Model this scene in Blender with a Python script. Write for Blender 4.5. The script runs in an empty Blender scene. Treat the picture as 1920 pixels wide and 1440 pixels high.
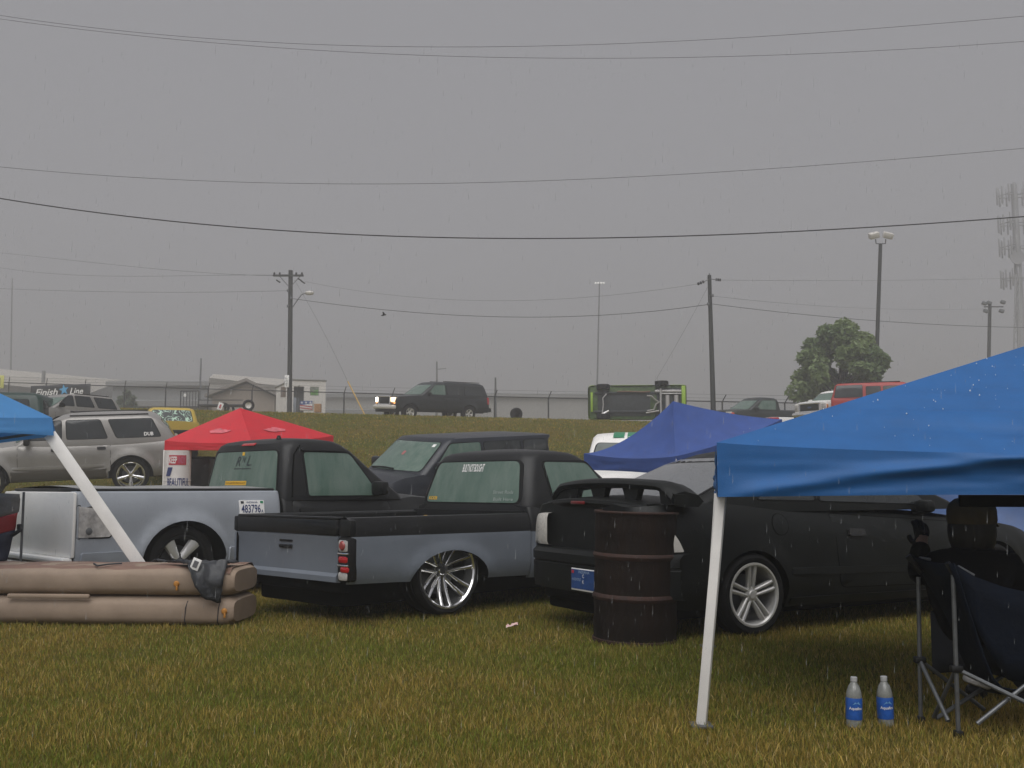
import bpy, bmesh, math, random
import numpy as np
from mathutils import Vector, Matrix, noise as mnoise

random.seed(7)
np.random.seed(7)
R = math.radians
SC = bpy.context.scene
COL = SC.collection

# ------------------------------------------------------------------ camera
H = 1.05                       # the photographer sits: eye height
F = 1941.0                     # focal length in pixels of the 1920 x 1440 photograph
PITCH = math.atan(190.0 / F)
cam_d = bpy.data.cameras.new("camera")
cam = bpy.data.objects.new("camera", cam_d)
COL.objects.link(cam)
cam.location = (0, 0, H)
cam.rotation_euler = (R(90) + PITCH, 0, 0)
cam_d.sensor_width = 36
cam_d.lens = F / 1920 * 36
cam_d.clip_start = 0.05
cam_d.clip_end = 2000
SC.camera = cam
SC.render.resolution_x, SC.render.resolution_y = 1024, 768

# ------------------------------------------------------------------ sky, sun, exposure
SUN_EL, SUN_AZ = R(58), R(185)
wd = bpy.data.worlds.new("World")
SC.world = wd
wd.use_nodes = True
nt = wd.node_tree
nt.nodes.clear()
wo = nt.nodes.new("ShaderNodeOutputWorld")
bg = nt.nodes.new("ShaderNodeBackground")
sky = nt.nodes.new("ShaderNodeTexSky")
sky.sky_type = 'NISHITA'
sky.sun_disc = False
sky.sun_elevation = SUN_EL
sky.sun_rotation = SUN_AZ
sky.air_density = 1.0
sky.dust_density = 6.0
hs = nt.nodes.new("ShaderNodeHueSaturation")
hs.inputs['Saturation'].default_value = 0.05
mxs = nt.nodes.new("ShaderNodeMixRGB")
mxs.inputs[0].default_value = 0.85
mxs.inputs[2].default_value = (1.20, 1.19, 1.30, 1)       # the even rain cloud
nt.links.new(sky.outputs[0], hs.inputs['Color'])
nt.links.new(hs.outputs[0], mxs.inputs[1])
nt.links.new(mxs.outputs[0], bg.inputs[0])
bg.inputs[1].default_value = 0.12
nt.links.new(bg.outputs[0], wo.inputs[0])

sun_d = bpy.data.lights.new("sun", 'SUN')
sun_d.energy = 1.5
sun_d.angle = R(65)
sun_d.color = (1.0, 0.99, 0.985)
sun = bpy.data.objects.new("sun", sun_d)
COL.objects.link(sun)
sun.rotation_euler = (R(90) - SUN_EL, 0, R(-5))
vs = SC.view_settings
vs.view_transform = 'Standard'
vs.look = 'None'
vs.exposure = 0.82
vs.gamma = 1.0
vs.use_curve_mapping = False
SC.cycles.max_bounces = 6
SC.cycles.diffuse_bounces = 3
SC.cycles.glossy_bounces = 3
SC.cycles.transmission_bounces = 4
SC.cycles.transparent_max_bounces = 8
SC.cycles.volume_bounces = 2
SC.cycles.use_denoising = True
SC.cycles.caustics_reflective = False
SC.cycles.caustics_refractive = False

# ------------------------------------------------------------------ geometry helpers
CP, SP = math.cos(PITCH), math.sin(PITCH)

def at(px, py, Y):
    """Pixel of the photograph at forward distance Y -> world point."""
    u, v = (px - 960) / F, (720 - py) / F
    dy, dz = CP - v * SP, SP + v * CP
    k = Y / dy
    return Vector((u * k, Y, H + dz * k))

def terrain(x, y):
    if y < 12: z = 0.0
    elif y < 22: z = 0.78 * ((y - 12) / 10) ** 1.7
    elif y < 38: z = 0.78 + (y - 22) * 0.1725
    elif y < 42:
        t = (y - 38) / 4
        z = 3.54 + 0.155 * 4 * (t - t * t / 2) + 0.02 * 4 * t * t / 2
    elif y < 48: z = 3.89 + (y - 42) * 0.012
    elif y < 75: z = 3.962 + (y - 48) * 0.07
    else: z = 5.85 + (y - 75) * 0.012
    k = 1 - 0.0065 * (max(-60, min(60, x)) + 6.6) * min(1, max(0, (y - 12) / 20))
    z *= k
    if 17 < y < 35 and x < -4:      # the hollow where the two silver cars stand
        s = min(1, (-4 - x) / 5); s = s * s * (3 - 2 * s)
        z -= .58 * s * math.cos(math.pi * (y - 26) / 18) ** 2
    return z

def ang(v): return math.atan2(v.y, v.x)

class MB:
    """Collects shapes, then links them as ONE mesh object."""
    def __init__(s): s.v, s.f, s.m = [], [], []
    def add(s, vs_, fs, mi=0):
        o = len(s.v)
        s.v += [tuple(p) for p in vs_]
        s.f += [tuple(i + o for i in f) for f in fs]
        s.m += [mi] * len(fs)
    def box(s, c, size, rot=None, mi=0, bev=0.0):
        bm = bmesh.new()
        bmesh.ops.create_cube(bm, size=1)
        bmesh.ops.scale(bm, vec=size, verts=bm.verts)
        if bev > 0:
            bmesh.ops.bevel(bm, geom=bm.edges[:], offset=min(bev, min(size) * .48), segments=2, affect='EDGES', profile=.5)
        if rot is not None: bmesh.ops.rotate(bm, matrix=rot, verts=bm.verts)
        bmesh.ops.translate(bm, vec=c, verts=bm.verts)
        bm.verts.index_update()
        s.add([v.co for v in bm.verts], [[v.index for v in f.verts] for f in bm.faces], mi)
        bm.free()
    def tube(s, pts, r, n=8, mi=0, cap=True):
        pts = [Vector(p) for p in pts]
        rs = r if isinstance(r, (list, tuple)) else [r] * len(pts)
        rings, vs_, fs = [], [], []
        ref = None
        for i, p in enumerate(pts):
            d = (pts[min(i + 1, len(pts) - 1)] - pts[max(i - 1, 0)]).normalized()
            if ref is None:
                ref = d.orthogonal().normalized()
            ref = (ref - d * ref.dot(d)).normalized()
            b = d.cross(ref)
            for k in range(n):
                a = 2 * math.pi * k / n
                vs_.append(p + (ref * math.cos(a) + b * math.sin(a)) * rs[i])
        for i in range(len(pts) - 1):
            for k in range(n):
                k2 = (k + 1) % n
                fs.append((i * n + k, i * n + k2, (i + 1) * n + k2, (i + 1) * n + k))
        if cap:
            fs.append(tuple(range(n))[::-1])
            fs.append(tuple((len(pts) - 1) * n + k for k in range(n)))
        s.add(vs_, fs, mi)
    def lathe(s, prof, n=24, M=None, mi=0, close=False):
        """prof: (radius, height) pairs, turned about the local Z axis."""
        vs_, fs = [], []
        for (r, h) in prof:
            for k in range(n):
                a = 2 * math.pi * k / n
                p = Vector((r * math.cos(a), r * math.sin(a), h))
                vs_.append(M @ p if M else p)
        m = len(prof)
        for i in range(m - 1 + (1 if close else 0)):
            j = (i + 1) % m
            for k in range(n):
                k2 = (k + 1) % n
                fs.append((i * n + k, i * n + k2, j * n + k2, j * n + k))
        s.add(vs_, fs, mi)
    def grid(s, rows, mi=0, closed=False):
        n = len(rows[0])
        vs_ = [p for r_ in rows for p in r_]
        fs = []
        for i in range(len(rows) - 1):
            for k in range(n - (0 if closed else 1)):
                k2 = (k + 1) % n
                fs.append((i * n + k, i * n + k2, (i + 1) * n + k2, (i + 1) * n + k))
        s.add(vs_, fs, mi)
    def build(s, name, mat, parent=None, smooth=35, merge=0.0, loc=None, rotz=None):
        me = bpy.data.meshes.new(name)
        me.from_pydata(s.v, [], s.f)
        mats = mat if isinstance(mat, (list, tuple)) else [mat]
        for m_ in mats: me.materials.append(m_)
        for p, i in zip(me.polygons, s.m): p.material_index = i
        bm = bmesh.new()
        bm.from_mesh(me)
        if merge > 0:
            bmesh.ops.remove_doubles(bm, verts=bm.verts, dist=merge)
            bmesh.ops.dissolve_degenerate(bm, edges=bm.edges, dist=merge * .5)
        bmesh.ops.recalc_face_normals(bm, faces=bm.faces)
        if smooth:
            th = R(smooth)
            for f in bm.faces: f.smooth = True
            for e in bm.edges:
                if len(e.link_faces) == 2 and e.calc_face_angle(0) > th: e.smooth = False
        bm.to_mesh(me)
        bm.free()
        return link(name, me, parent, loc, rotz)

def link(name, data, parent=None, loc=None, rotz=None):
    o = bpy.data.objects.new(name, data)
    COL.objects.link(o)
    if parent is not None: o.parent = parent
    if loc is not None: o.location = loc
    if rotz is not None: o.rotation_euler = (0, 0, rotz)
    return o

def tag(o, label=None, cat=None, group=None, kind=None):
    if label: o['label'] = label
    if cat: o['category'] = cat
    if group: o['group'] = group
    if kind: o['kind'] = kind
    return o

def thing(name, label, cat, loc=(0, 0, 0), rotz=0, group=None, tilt=None):
    o = link(name, None, None, loc, rotz)
    if tilt: o.rotation_euler = (tilt[0], tilt[1], rotz)
    return tag(o, label, cat, group)

def copy_tree(o, parent=None):
    c = o.copy()
    COL.objects.link(c)
    if parent is not None: c.parent = parent
    for ch in list(o.children): copy_tree(ch, c)
    return c

def round_poly(pts, r, n=4):
    """Rounds the corners of a 2-D polygon."""
    out, m = [], len(pts)
    for i in range(m):
        p, a, b = Vector(pts[i]), Vector(pts[i - 1]), Vector(pts[(i + 1) % m])
        ri = r[i] if isinstance(r, (list, tuple)) else r
        da, db = (a - p), (b - p)
        k = min(ri, da.length * .45, db.length * .45)
        if k < 1e-5:
            out.append(p); continue
        A, B = p + da.normalized() * k, p + db.normalized() * k
        for j in range(n + 1):
            t = j / n
            out.append(A * (1 - t) ** 2 + p * 2 * t * (1 - t) + B * t * t)
    return out

def densify(pts, step):
    out = []
    for i in range(len(pts)):
        a, b = Vector(pts[i]), Vector(pts[(i + 1) % len(pts)])
        n = max(1, int((b - a).length / step))
        out += [a.lerp(b, k / n) for k in range(n)]
    return out

def patch(mb, poly, fn, off=0.003, thick=0.02, rings=(1, .75, .5, .25), mi=0, step=.12, edge=0.0):
    """A panel lying on a surface: poly in 2-D, fn(u, v, off) -> 3-D."""
    poly = densify(poly, step)
    n = len(poly)
    c = sum((Vector(p) for p in poly), Vector((0, 0))) / n
    rows = [[fn(p[0], p[1], off - thick) for p in poly], [fn(p[0], p[1], off - edge) for p in poly]]
    for k in rings:
        if k == 1 and edge == 0: continue
        kk = k if k < 1 else 1 - edge * 2
        rows.append([fn(*(c + (Vector(p) - c) * kk), off) for p in poly])
    mb.grid(rows, mi, closed=True)
    o = len(mb.v)
    mb.v.append(tuple(fn(c[0], c[1], off)))
    base = o - n
    for k in range(n):
        mb.f.append((base + k, base + (k + 1) % n, o)); mb.m.append(mi)

def text_mesh(name, txt, mat, parent, fn, box, bold=0.0, shear=0.0, spacing=1.0, thick=False):
    """Flat lettering fitted to box=(u0, v0, u1, v1) on a surface fn(u, v)->3-D."""
    cu = bpy.data.curves.new(name, 'FONT')
    cu.body = txt
    cu.size = 1
    cu.shear = shear
    cu.offset = bold
    cu.space_character = spacing
    cu.resolution_u = 3
    tmp = bpy.data.objects.new("letters", cu)
    COL.objects.link(tmp)
    dg = bpy.context.evaluated_depsgraph_get()
    me = bpy.data.meshes.new_from_object(tmp.evaluated_get(dg))
    bpy.data.objects.remove(tmp)
    bpy.data.curves.remove(cu)
    co = np.array([v.co[:] for v in me.vertices])
    if len(co) == 0: return None
    lo, hi = co.min(0), co.max(0)
    for v in me.vertices:
        a = (v.co.x - lo[0]) / max(1e-6, hi[0] - lo[0])
        b = (v.co.y - lo[1]) / max(1e-6, hi[1] - lo[1])
        v.co = fn(box[0] + a * (box[2] - box[0]), box[1] + b * (box[3] - box[1]))
    me.materials.clear()
    me.materials.append(mat)
    me.name = name
    return link(name, me, parent)

# ------------------------------------------------------------------ materials
MATS = {}
def mat(name, col, rough=.5, metal=0.0, var=0.0, scale=8.0, bump=0.0, bscale=60.0, coat=0.0, spec=.5, col2=None, trans=0.0, emit=0.0, stretch=None, drops=0.0, alpha=1.0):
    if name in MATS: return MATS[name]
    m = bpy.data.materials.new(name)
    m.use_nodes = True
    t = m.node_tree
    b = t.nodes['Principled BSDF']
    b.inputs['Base Color'].default_value = (*col, 1)
    b.inputs['Roughness'].default_value = rough
    b.inputs['Metallic'].default_value = metal
    b.inputs['Coat Weight'].default_value = coat
    b.inputs['Coat Roughness'].default_value = .12
    b.inputs['Specular IOR Level'].default_value = spec
    b.inputs['Alpha'].default_value = alpha
    if emit:
        b.inputs['Emission Color'].default_value = (*col, 1)
        b.inputs['Emission Strength'].default_value = emit
    tc = t.nodes.new("ShaderNodeTexCoord")
    mp = t.nodes.new("ShaderNodeMapping")
    t.links.new(tc.outputs['Object'], mp.inputs[0])
    if stretch: mp.inputs['Scale'].default_value = stretch
    if var > 0:
        nz = t.nodes.new("ShaderNodeTexNoise")
        nz.inputs['Scale'].default_value = scale
        nz.inputs['Detail'].default_value = 6
        nz.inputs['Roughness'].default_value = .65
        t.links.new(mp.outputs[0], nz.inputs['Vector'])
        cr = t.nodes.new("ShaderNodeValToRGB")
        cr.color_ramp.elements[0].position = .32
        cr.color_ramp.elements[1].position = .68
        c2 = col2 if col2 else tuple(min(1, c * (1 + var)) for c in col)
        c1 = col if col2 else tuple(c * (1 - var) for c in col)
        cr.color_ramp.elements[0].color = (*c1, 1)
        cr.color_ramp.elements[1].color = (*c2, 1)
        t.links.new(nz.outputs['Fac'], cr.inputs[0])
        t.links.new(cr.outputs[0], b.inputs['Base Color'])
        mr = t.nodes.new("ShaderNodeMapRange")
        mr.inputs['To Min'].default_value = max(.02, rough * .75)
        mr.inputs['To Max'].default_value = min(1, rough * 1.25)
        t.links.new(nz.outputs['Fac'], mr.inputs['Value'])
        t.links.new(mr.outputs[0], b.inputs['Roughness'])
    h = None
    if bump > 0:
        n2 = t.nodes.new("ShaderNodeTexNoise")
        n2.inputs['Scale'].default_value = bscale
        n2.inputs['Detail'].default_value = 4
        t.links.new(mp.outputs[0], n2.inputs['Vector'])
        bp = t.nodes.new("ShaderNodeBump")
        bp.inputs['Strength'].default_value = bump
        bp.inputs['Distance'].default_value = .01
        t.links.new(n2.outputs['Fac'], bp.inputs['Height'])
        h = bp
    if drops > 0:                 # beads of rain water standing on the surface
        vo = t.nodes.new("ShaderNodeTexVoronoi")
        vo.inputs['Scale'].default_value = 90
        t.links.new(tc.outputs['Object'], vo.inputs['Vector'])
        mr2 = t.nodes.new("ShaderNodeMapRange")
        mr2.inputs['From Max'].default_value = .35
        mr2.inputs['To Min'].default_value = 1
        mr2.inputs['To Max'].default_value = 0
        t.links.new(vo.outputs['Distance'], mr2.inputs['Value'])
        b2 = t.nodes.new("ShaderNodeBump")
        b2.inputs['Strength'].default_value = drops
        b2.inputs['Distance'].default_value = .004
        t.links.new(mr2.outputs[0], b2.inputs['Height'])
        if h: t.links.new(h.outputs[0], b2.inputs['Normal'])
        h = b2
    if h:
        t.links.new(h.outputs[0], b.inputs['Normal'])
        if coat: t.links.new(h.outputs[0], b.inputs['Coat Normal'])
    if trans > 0:
        out = t.nodes['Material Output']
        tr = t.nodes.new("ShaderNodeBsdfTranslucent")
        tr.inputs[0].default_value = (*[min(1, c * 1.6) for c in col], 1)
        ms = t.nodes.new("ShaderNodeMixShader")
        ms.inputs[0].default_value = trans
        t.links.new(b.outputs[0], ms.inputs[1])
        t.links.new(tr.outputs[0], ms.inputs[2])
        t.links.new(ms.outputs[0], out.inputs[0])
    MATS[name] = m
    return m

M_BLACK = mat("black_primer", (.0105, .011, .0115), .40, spec=.34, var=.35, scale=3, bump=.03, bscale=220, drops=.25)
M_BLACK_COUPE = mat("flat_black_paint", (.0055, .0066, .0064), .50, spec=.26, var=.3, scale=3, bump=.02, bscale=200, drops=.3)
M_LGREY = mat("light_grey_primer", (.285, .305, .335), .38, var=.07, scale=2.2, bump=.02, bscale=200, drops=.15)
M_GREYBED = mat("grey_primer", (.155, .175, .205), .40, var=.10, scale=2.2, bump=.02, bscale=200, drops=.15)
M_WHITE = mat("white_paint", (.83, .81, .77), .30, var=.05, scale=2.5, drops=.12)
M_SILVER = mat("silver_paint", (.285, .272, .255), .32, metal=.25, var=.08, scale=2, drops=.1)
M_RUBBER = mat("black_rubber", (.008, .008, .0085), .8, spec=.25, var=.4, scale=14, bump=.1, bscale=80)
M_DARK = mat("underbody_black", (.003, .003, .003), .95, spec=.1)
M_TRIM = mat("black_trim", (.007, .007, .0075), .5, spec=.35)
M_CHROME = mat("chrome", (.86, .86, .86), .13, metal=.92)
M_ALLOY = mat("silver_alloy", (.66, .645, .61), .34, metal=.45, var=.04, scale=6)
M_STEEL = mat("grey_steel_tube", (.13, .135, .14), .42, metal=.5, var=.2, scale=20)
M_FOG = mat("fogged_glass", (.070, .125, .098), .16, var=.16, scale=1.6, col2=(.135, .185, .155), spec=.6, drops=.35, stretch=(4, 4, .9))
M_DKGLASS = mat("tinted_glass", (.022, .026, .028), .10, var=.3, scale=2, spec=.6)
M_RED = mat("red_lens", (.42, .012, .014), .18, coat=.5)
M_CLEARLENS = mat("clear_lens", (.42, .40, .38), .15, var=.45, scale=9, coat=.6)
M_FROST = mat("frosted_lamp", (.62, .59, .54), .28, var=.08, scale=8, coat=.3)
M_WHITEPOLE = mat("white_coated_steel", (.82, .80, .77), .35, var=.06, scale=6)
M_WHITETXT = mat("white_vinyl", (.80, .79, .77), .5)
M_YELLOW = mat("yellow_vinyl", (.72, .42, .03), .5)
M_INK = mat("dark_ink", (.02, .022, .03), .6)
M_NAVYINK = mat("navy_ink", (.015, .03, .13), .6)
M_REDINK = mat("red_ink", (.45, .03, .05), .6)
M_WOODPOLE = mat("weathered_pole", (.028, .030, .028), .85, var=.35, scale=6, stretch=(3, 3, .3), bump=.3, bscale=30)
M_GALV = mat("galvanised_steel", (.12, .125, .13), .55, metal=.3, var=.2, scale=5)
M_WIRE = mat("cable_black", (.012, .012, .012), .7)
M_BLUE = mat("blue_canopy_cloth", (.014, .112, .33), .62, var=.10, scale=5, bump=.05, bscale=300, trans=.12, drops=.12)
M_LBLUE = mat("light_blue_canopy_cloth", (.075, .27, .58), .62, var=.08, scale=4, bump=.05, bscale=300, trans=.28)
M_PBLUE = mat("violet_blue_canopy_cloth", (.040, .085, .29), .65, var=.12, scale=4, bump=.05, bscale=300, trans=.12)
M_REDCLOTH = mat("red_canopy_cloth", (.60, .016, .030), .6, var=.07, scale=3, trans=.15)
M_PINK = mat("faded_white_print", (.58, .12, .145), .6, var=.25, scale=9)
# ------------------------------------------------------------------ ground, haze
def ground_material():
    m = bpy.data.materials.new("lawn_soil")
    m.use_nodes = True
    t = m.node_tree
    b = t.nodes['Principled BSDF']
    b.inputs['Roughness'].default_value = .95
    b.inputs['Specular IOR Level'].default_value = .15
    tc = t.nodes.new("ShaderNodeTexCoord")
    def nz(scale, det, rough=.6):
        n = t.nodes.new("ShaderNodeTexNoise")
        n.inputs['Scale'].default_value = scale
        n.inputs['Detail'].default_value = det
        n.inputs['Roughness'].default_value = rough
        t.links.new(tc.outputs['Object'], n.inputs['Vector'])
        return n
    n1, n2, n3 = nz(.35, 6), nz(9, 6, .75), nz(55, 3, .7)
    r1 = t.nodes.new("ShaderNodeValToRGB")
    r1.color_ramp.elements[0].position, r1.color_ramp.elements[1].position = .36, .64
    r1.color_ramp.elements[0].color = (.105, .112, .018, 1)
    r1.color_ramp.elements[1].color = (.165, .122, .028, 1)
    t.links.new(n1.outputs['Fac'], r1.inputs[0])
    r2 = t.nodes.new("ShaderNodeValToRGB")
    r2.color_ramp.elements[0].position, r2.color_ramp.elements[1].position = .3, .7
    r2.color_ramp.elements[0].color = (.55, .55, .5, 1)
    r2.color_ramp.elements[1].color = (1.25, 1.2, 1.1, 1)
    t.links.new(n2.outputs['Fac'], r2.inputs[0])
    mx = t.nodes.new("ShaderNodeMixRGB")
    mx.blend_type = 'MULTIPLY'
    mx.inputs[0].default_value = 1
    t.links.new(r1.outputs[0], mx.inputs[1])
    t.links.new(r2.outputs[0], mx.inputs[2])
    t.links.new(mx.outputs[0], b.inputs['Base Color'])
    ad = t.nodes.new("ShaderNodeMath")
    ad.operation = 'ADD'
    t.links.new(n2.outputs['Fac'], ad.inputs[0])
    t.links.new(n3.outputs['Fac'], ad.inputs[1])
    bp = t.nodes.new("ShaderNodeBump")
    bp.inputs['Strength'].default_value = .9
    bp.inputs['Distance'].default_value = .05
    t.links.new(ad.outputs[0], bp.inputs['Height'])
    t.links.new(bp.outputs[0], b.inputs['Normal'])
    return m

M_SOIL = ground_material()
xs = sorted(set([round(-60 + i * 1.5, 3) for i in range(81)] + [-320, -250, -180, -120, -90, 90, 120, 180, 250, 320]))
ys = sorted(set([-25, -10, -4, 0] + [round(2 + i * .6, 3) for i in range(125)] + [80, 90, 105, 125, 150, 200, 260, 330, 400]))
mb = MB()
mb.grid([[(x, y, terrain(x, y)) for x in xs] for y in ys])
gr = mb.build("ground", M_SOIL, smooth=80)
tag(gr, kind="structure")

def lawn(name, n, xr, yr, hgt, wid, keep, seed, label, sp=1.0):
    """Grass blades: every blade a bent, tapering strip of its own (two quads and a tip)."""
    rng = np.random.default_rng(seed)
    ya = yr[0] + (yr[1] - yr[0]) * rng.random(n) ** keep
    half = ya * .52 + .5
    xa = (rng.random(n) * 2 - 1) * half
    xa = np.clip(xa, xr[0], xr[1])
    # patches of dry and green grass
    pn = np.array([mnoise.fractal(Vector((x * .55, y * .55, seed)), 1, 2, 4) for x, y in zip(xa, ya)])
    pf = np.array([mnoise.noise(Vector((x * 2.4, y * 2.4, 3.1 + seed))) for x, y in zip(xa, ya)])
    za = np.array([terrain(x, y) for x, y in zip(xa, ya)]) - .004
    h = hgt * (.55 + .75 * rng.random(n)) * (1 + .30 * pf)
    tall = rng.random(n) < .018
    h = np.where(tall, h * 1.7, h)
    w = wid * (.6 + .7 * rng.random(n))
    a = rng.random(n) * 2 * np.pi
    la = rng.random(n) * 2 * np.pi
    lean = h * (.15 + .75 * rng.random(n) ** 1.5)
    dx, dy = np.cos(a) * w / 2, np.sin(a) * w / 2
    lx, ly = np.cos(la) * lean, np.sin(la) * lean
    V = np.zeros((n, 5, 3))
    V[:, 0] = np.stack([xa - dx, ya - dy, za], 1)
    V[:, 1] = np.stack([xa + dx, ya + dy, za], 1)
    V[:, 2] = np.stack([xa - dx * .8 + lx * .35, ya - dy * .8 + ly * .35, za + h * .6], 1)
    V[:, 3] = np.stack([xa + dx * .8 + lx * .35, ya + dy * .8 + ly * .35, za + h * .6], 1)
    V[:, 4] = np.stack([xa + lx, ya + ly, za + h], 1)
    me = bpy.data.meshes.new(name)
    me.vertices.add(n * 5)
    me.vertices.foreach_set("co", V.reshape(-1))
    me.loops.add(n * 7)
    me.polygons.add(n * 2)
    b0 = (np.arange(n) * 5)[:, None]
    me.loops.foreach_set("vertex_index", (b0 + np.array([0, 1, 3, 2, 2, 3, 4])).reshape(-1).astype(np.int32))
    me.polygons.foreach_set("loop_start", (np.arange(n)[:, None] * 7 + np.array([0, 4])).reshape(-1).astype(np.int32))
    me.polygons.foreach_set("loop_total", np.tile([4, 3], n).astype(np.int32))
    dry = np.clip(.48 + pn * .62 + pf * .35 + (rng.random(n) - .5) * 1.15 - .22 * np.clip((5.2 - ya) / 1.4, 0, 1) * np.clip((1.0 - xa) / 2, 0, 1), 0, 1)[:, None]
    g = np.array([.150, .184, .022]) * (1 - dry) + np.array([.355, .245, .056]) * dry
    straw = rng.random(n) < (.05 + .10 * dry[:, 0]) * sp
    g = np.where(straw[:, None], np.array([.42, .31, .12]), g)
    g = g * (1 + (rng.random(n) - .5) * (.7 if sp == 1 else .3))[:, None]
    colr = np.ones((n, 5, 4))
    colr[:, :, :3] = g[:, None, :]
    me.update()
    ca = me.color_attributes.new("blade", 'FLOAT_COLOR', 'POINT')
    ca.data.foreach_set("color", colr.reshape(-1))
    me.materials.append(M_GRASS)
    o = link(name, me)
    tag(o, label, "grass", kind="stuff")
    return o

M_GRASS = bpy.data.materials.new("grass_blade")
M_GRASS.use_nodes = True
_t = M_GRASS.node_tree
_b = _t.nodes['Principled BSDF']
_a = _t.nodes.new("ShaderNodeAttribute")
_a.attribute_name = "blade"
_t.links.new(_a.outputs['Color'], _b.inputs['Base Color'])
_b.inputs['Roughness'].default_value = .55
_b.inputs['Specular IOR Level'].default_value = .25
_tr = _t.nodes.new("ShaderNodeBsdfTranslucent")
_t.links.new(_a.outputs['Color'], _tr.inputs[0])
_ms = _t.nodes.new("ShaderNodeMixShader")
_ms.inputs[0].default_value = .3
_t.links.new(_b.outputs[0], _ms.inputs[1])
_t.links.new(_tr.outputs[0], _ms.inputs[2])
_t.links.new(_ms.outputs[0], _t.nodes['Material Output'].inputs[0])

lawn("grass", 360000, (-9, 9), (3.3, 13.5), .035, .0038, 1.3, 3, "short wet lawn grass, half dried to brown, in front of the pickups")
lawn("hill_grass", 90000, (-40, 40), (13.0, 43.5), .05, .03, .9, 5, "mown yellow green grass covering the bank behind the pickups", 0.0)

hz = MB()
hz.box((0, 187, 18.5), (690, 450, 41))
hm = bpy.data.materials.new("rain_haze")
hm.use_nodes = True
ht = hm.node_tree
ht.nodes.clear()
ho = ht.nodes.new("ShaderNodeOutputMaterial")
hv = ht.nodes.new("ShaderNodeVolumePrincipled")
hv.inputs['Color'].default_value = (.765, .76, .775, 1)
hv.inputs['Density'].default_value = .0053
hv.inputs['Anisotropy'].default_value = 0.35
ht.links.new(hv.outputs[0], ho.inputs['Volume'])
hzo = hz.build("haze", hm, smooth=0)
tag(hzo, kind="stuff")
# ------------------------------------------------------------------ vehicle kit
def pw(pts, sm=0.0):
    """Piecewise-linear profile, optionally smoothed."""
    X = [p[0] for p in pts]; Z = [p[1] for p in pts]
    if sm <= 0: return lambda x: float(np.interp(x, X, Z))
    return lambda x: float(sum(np.interp(x + d * sm, X, Z) for d in (-1, -.66, -.33, 0, .33, .66, 1)) / 7)

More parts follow.
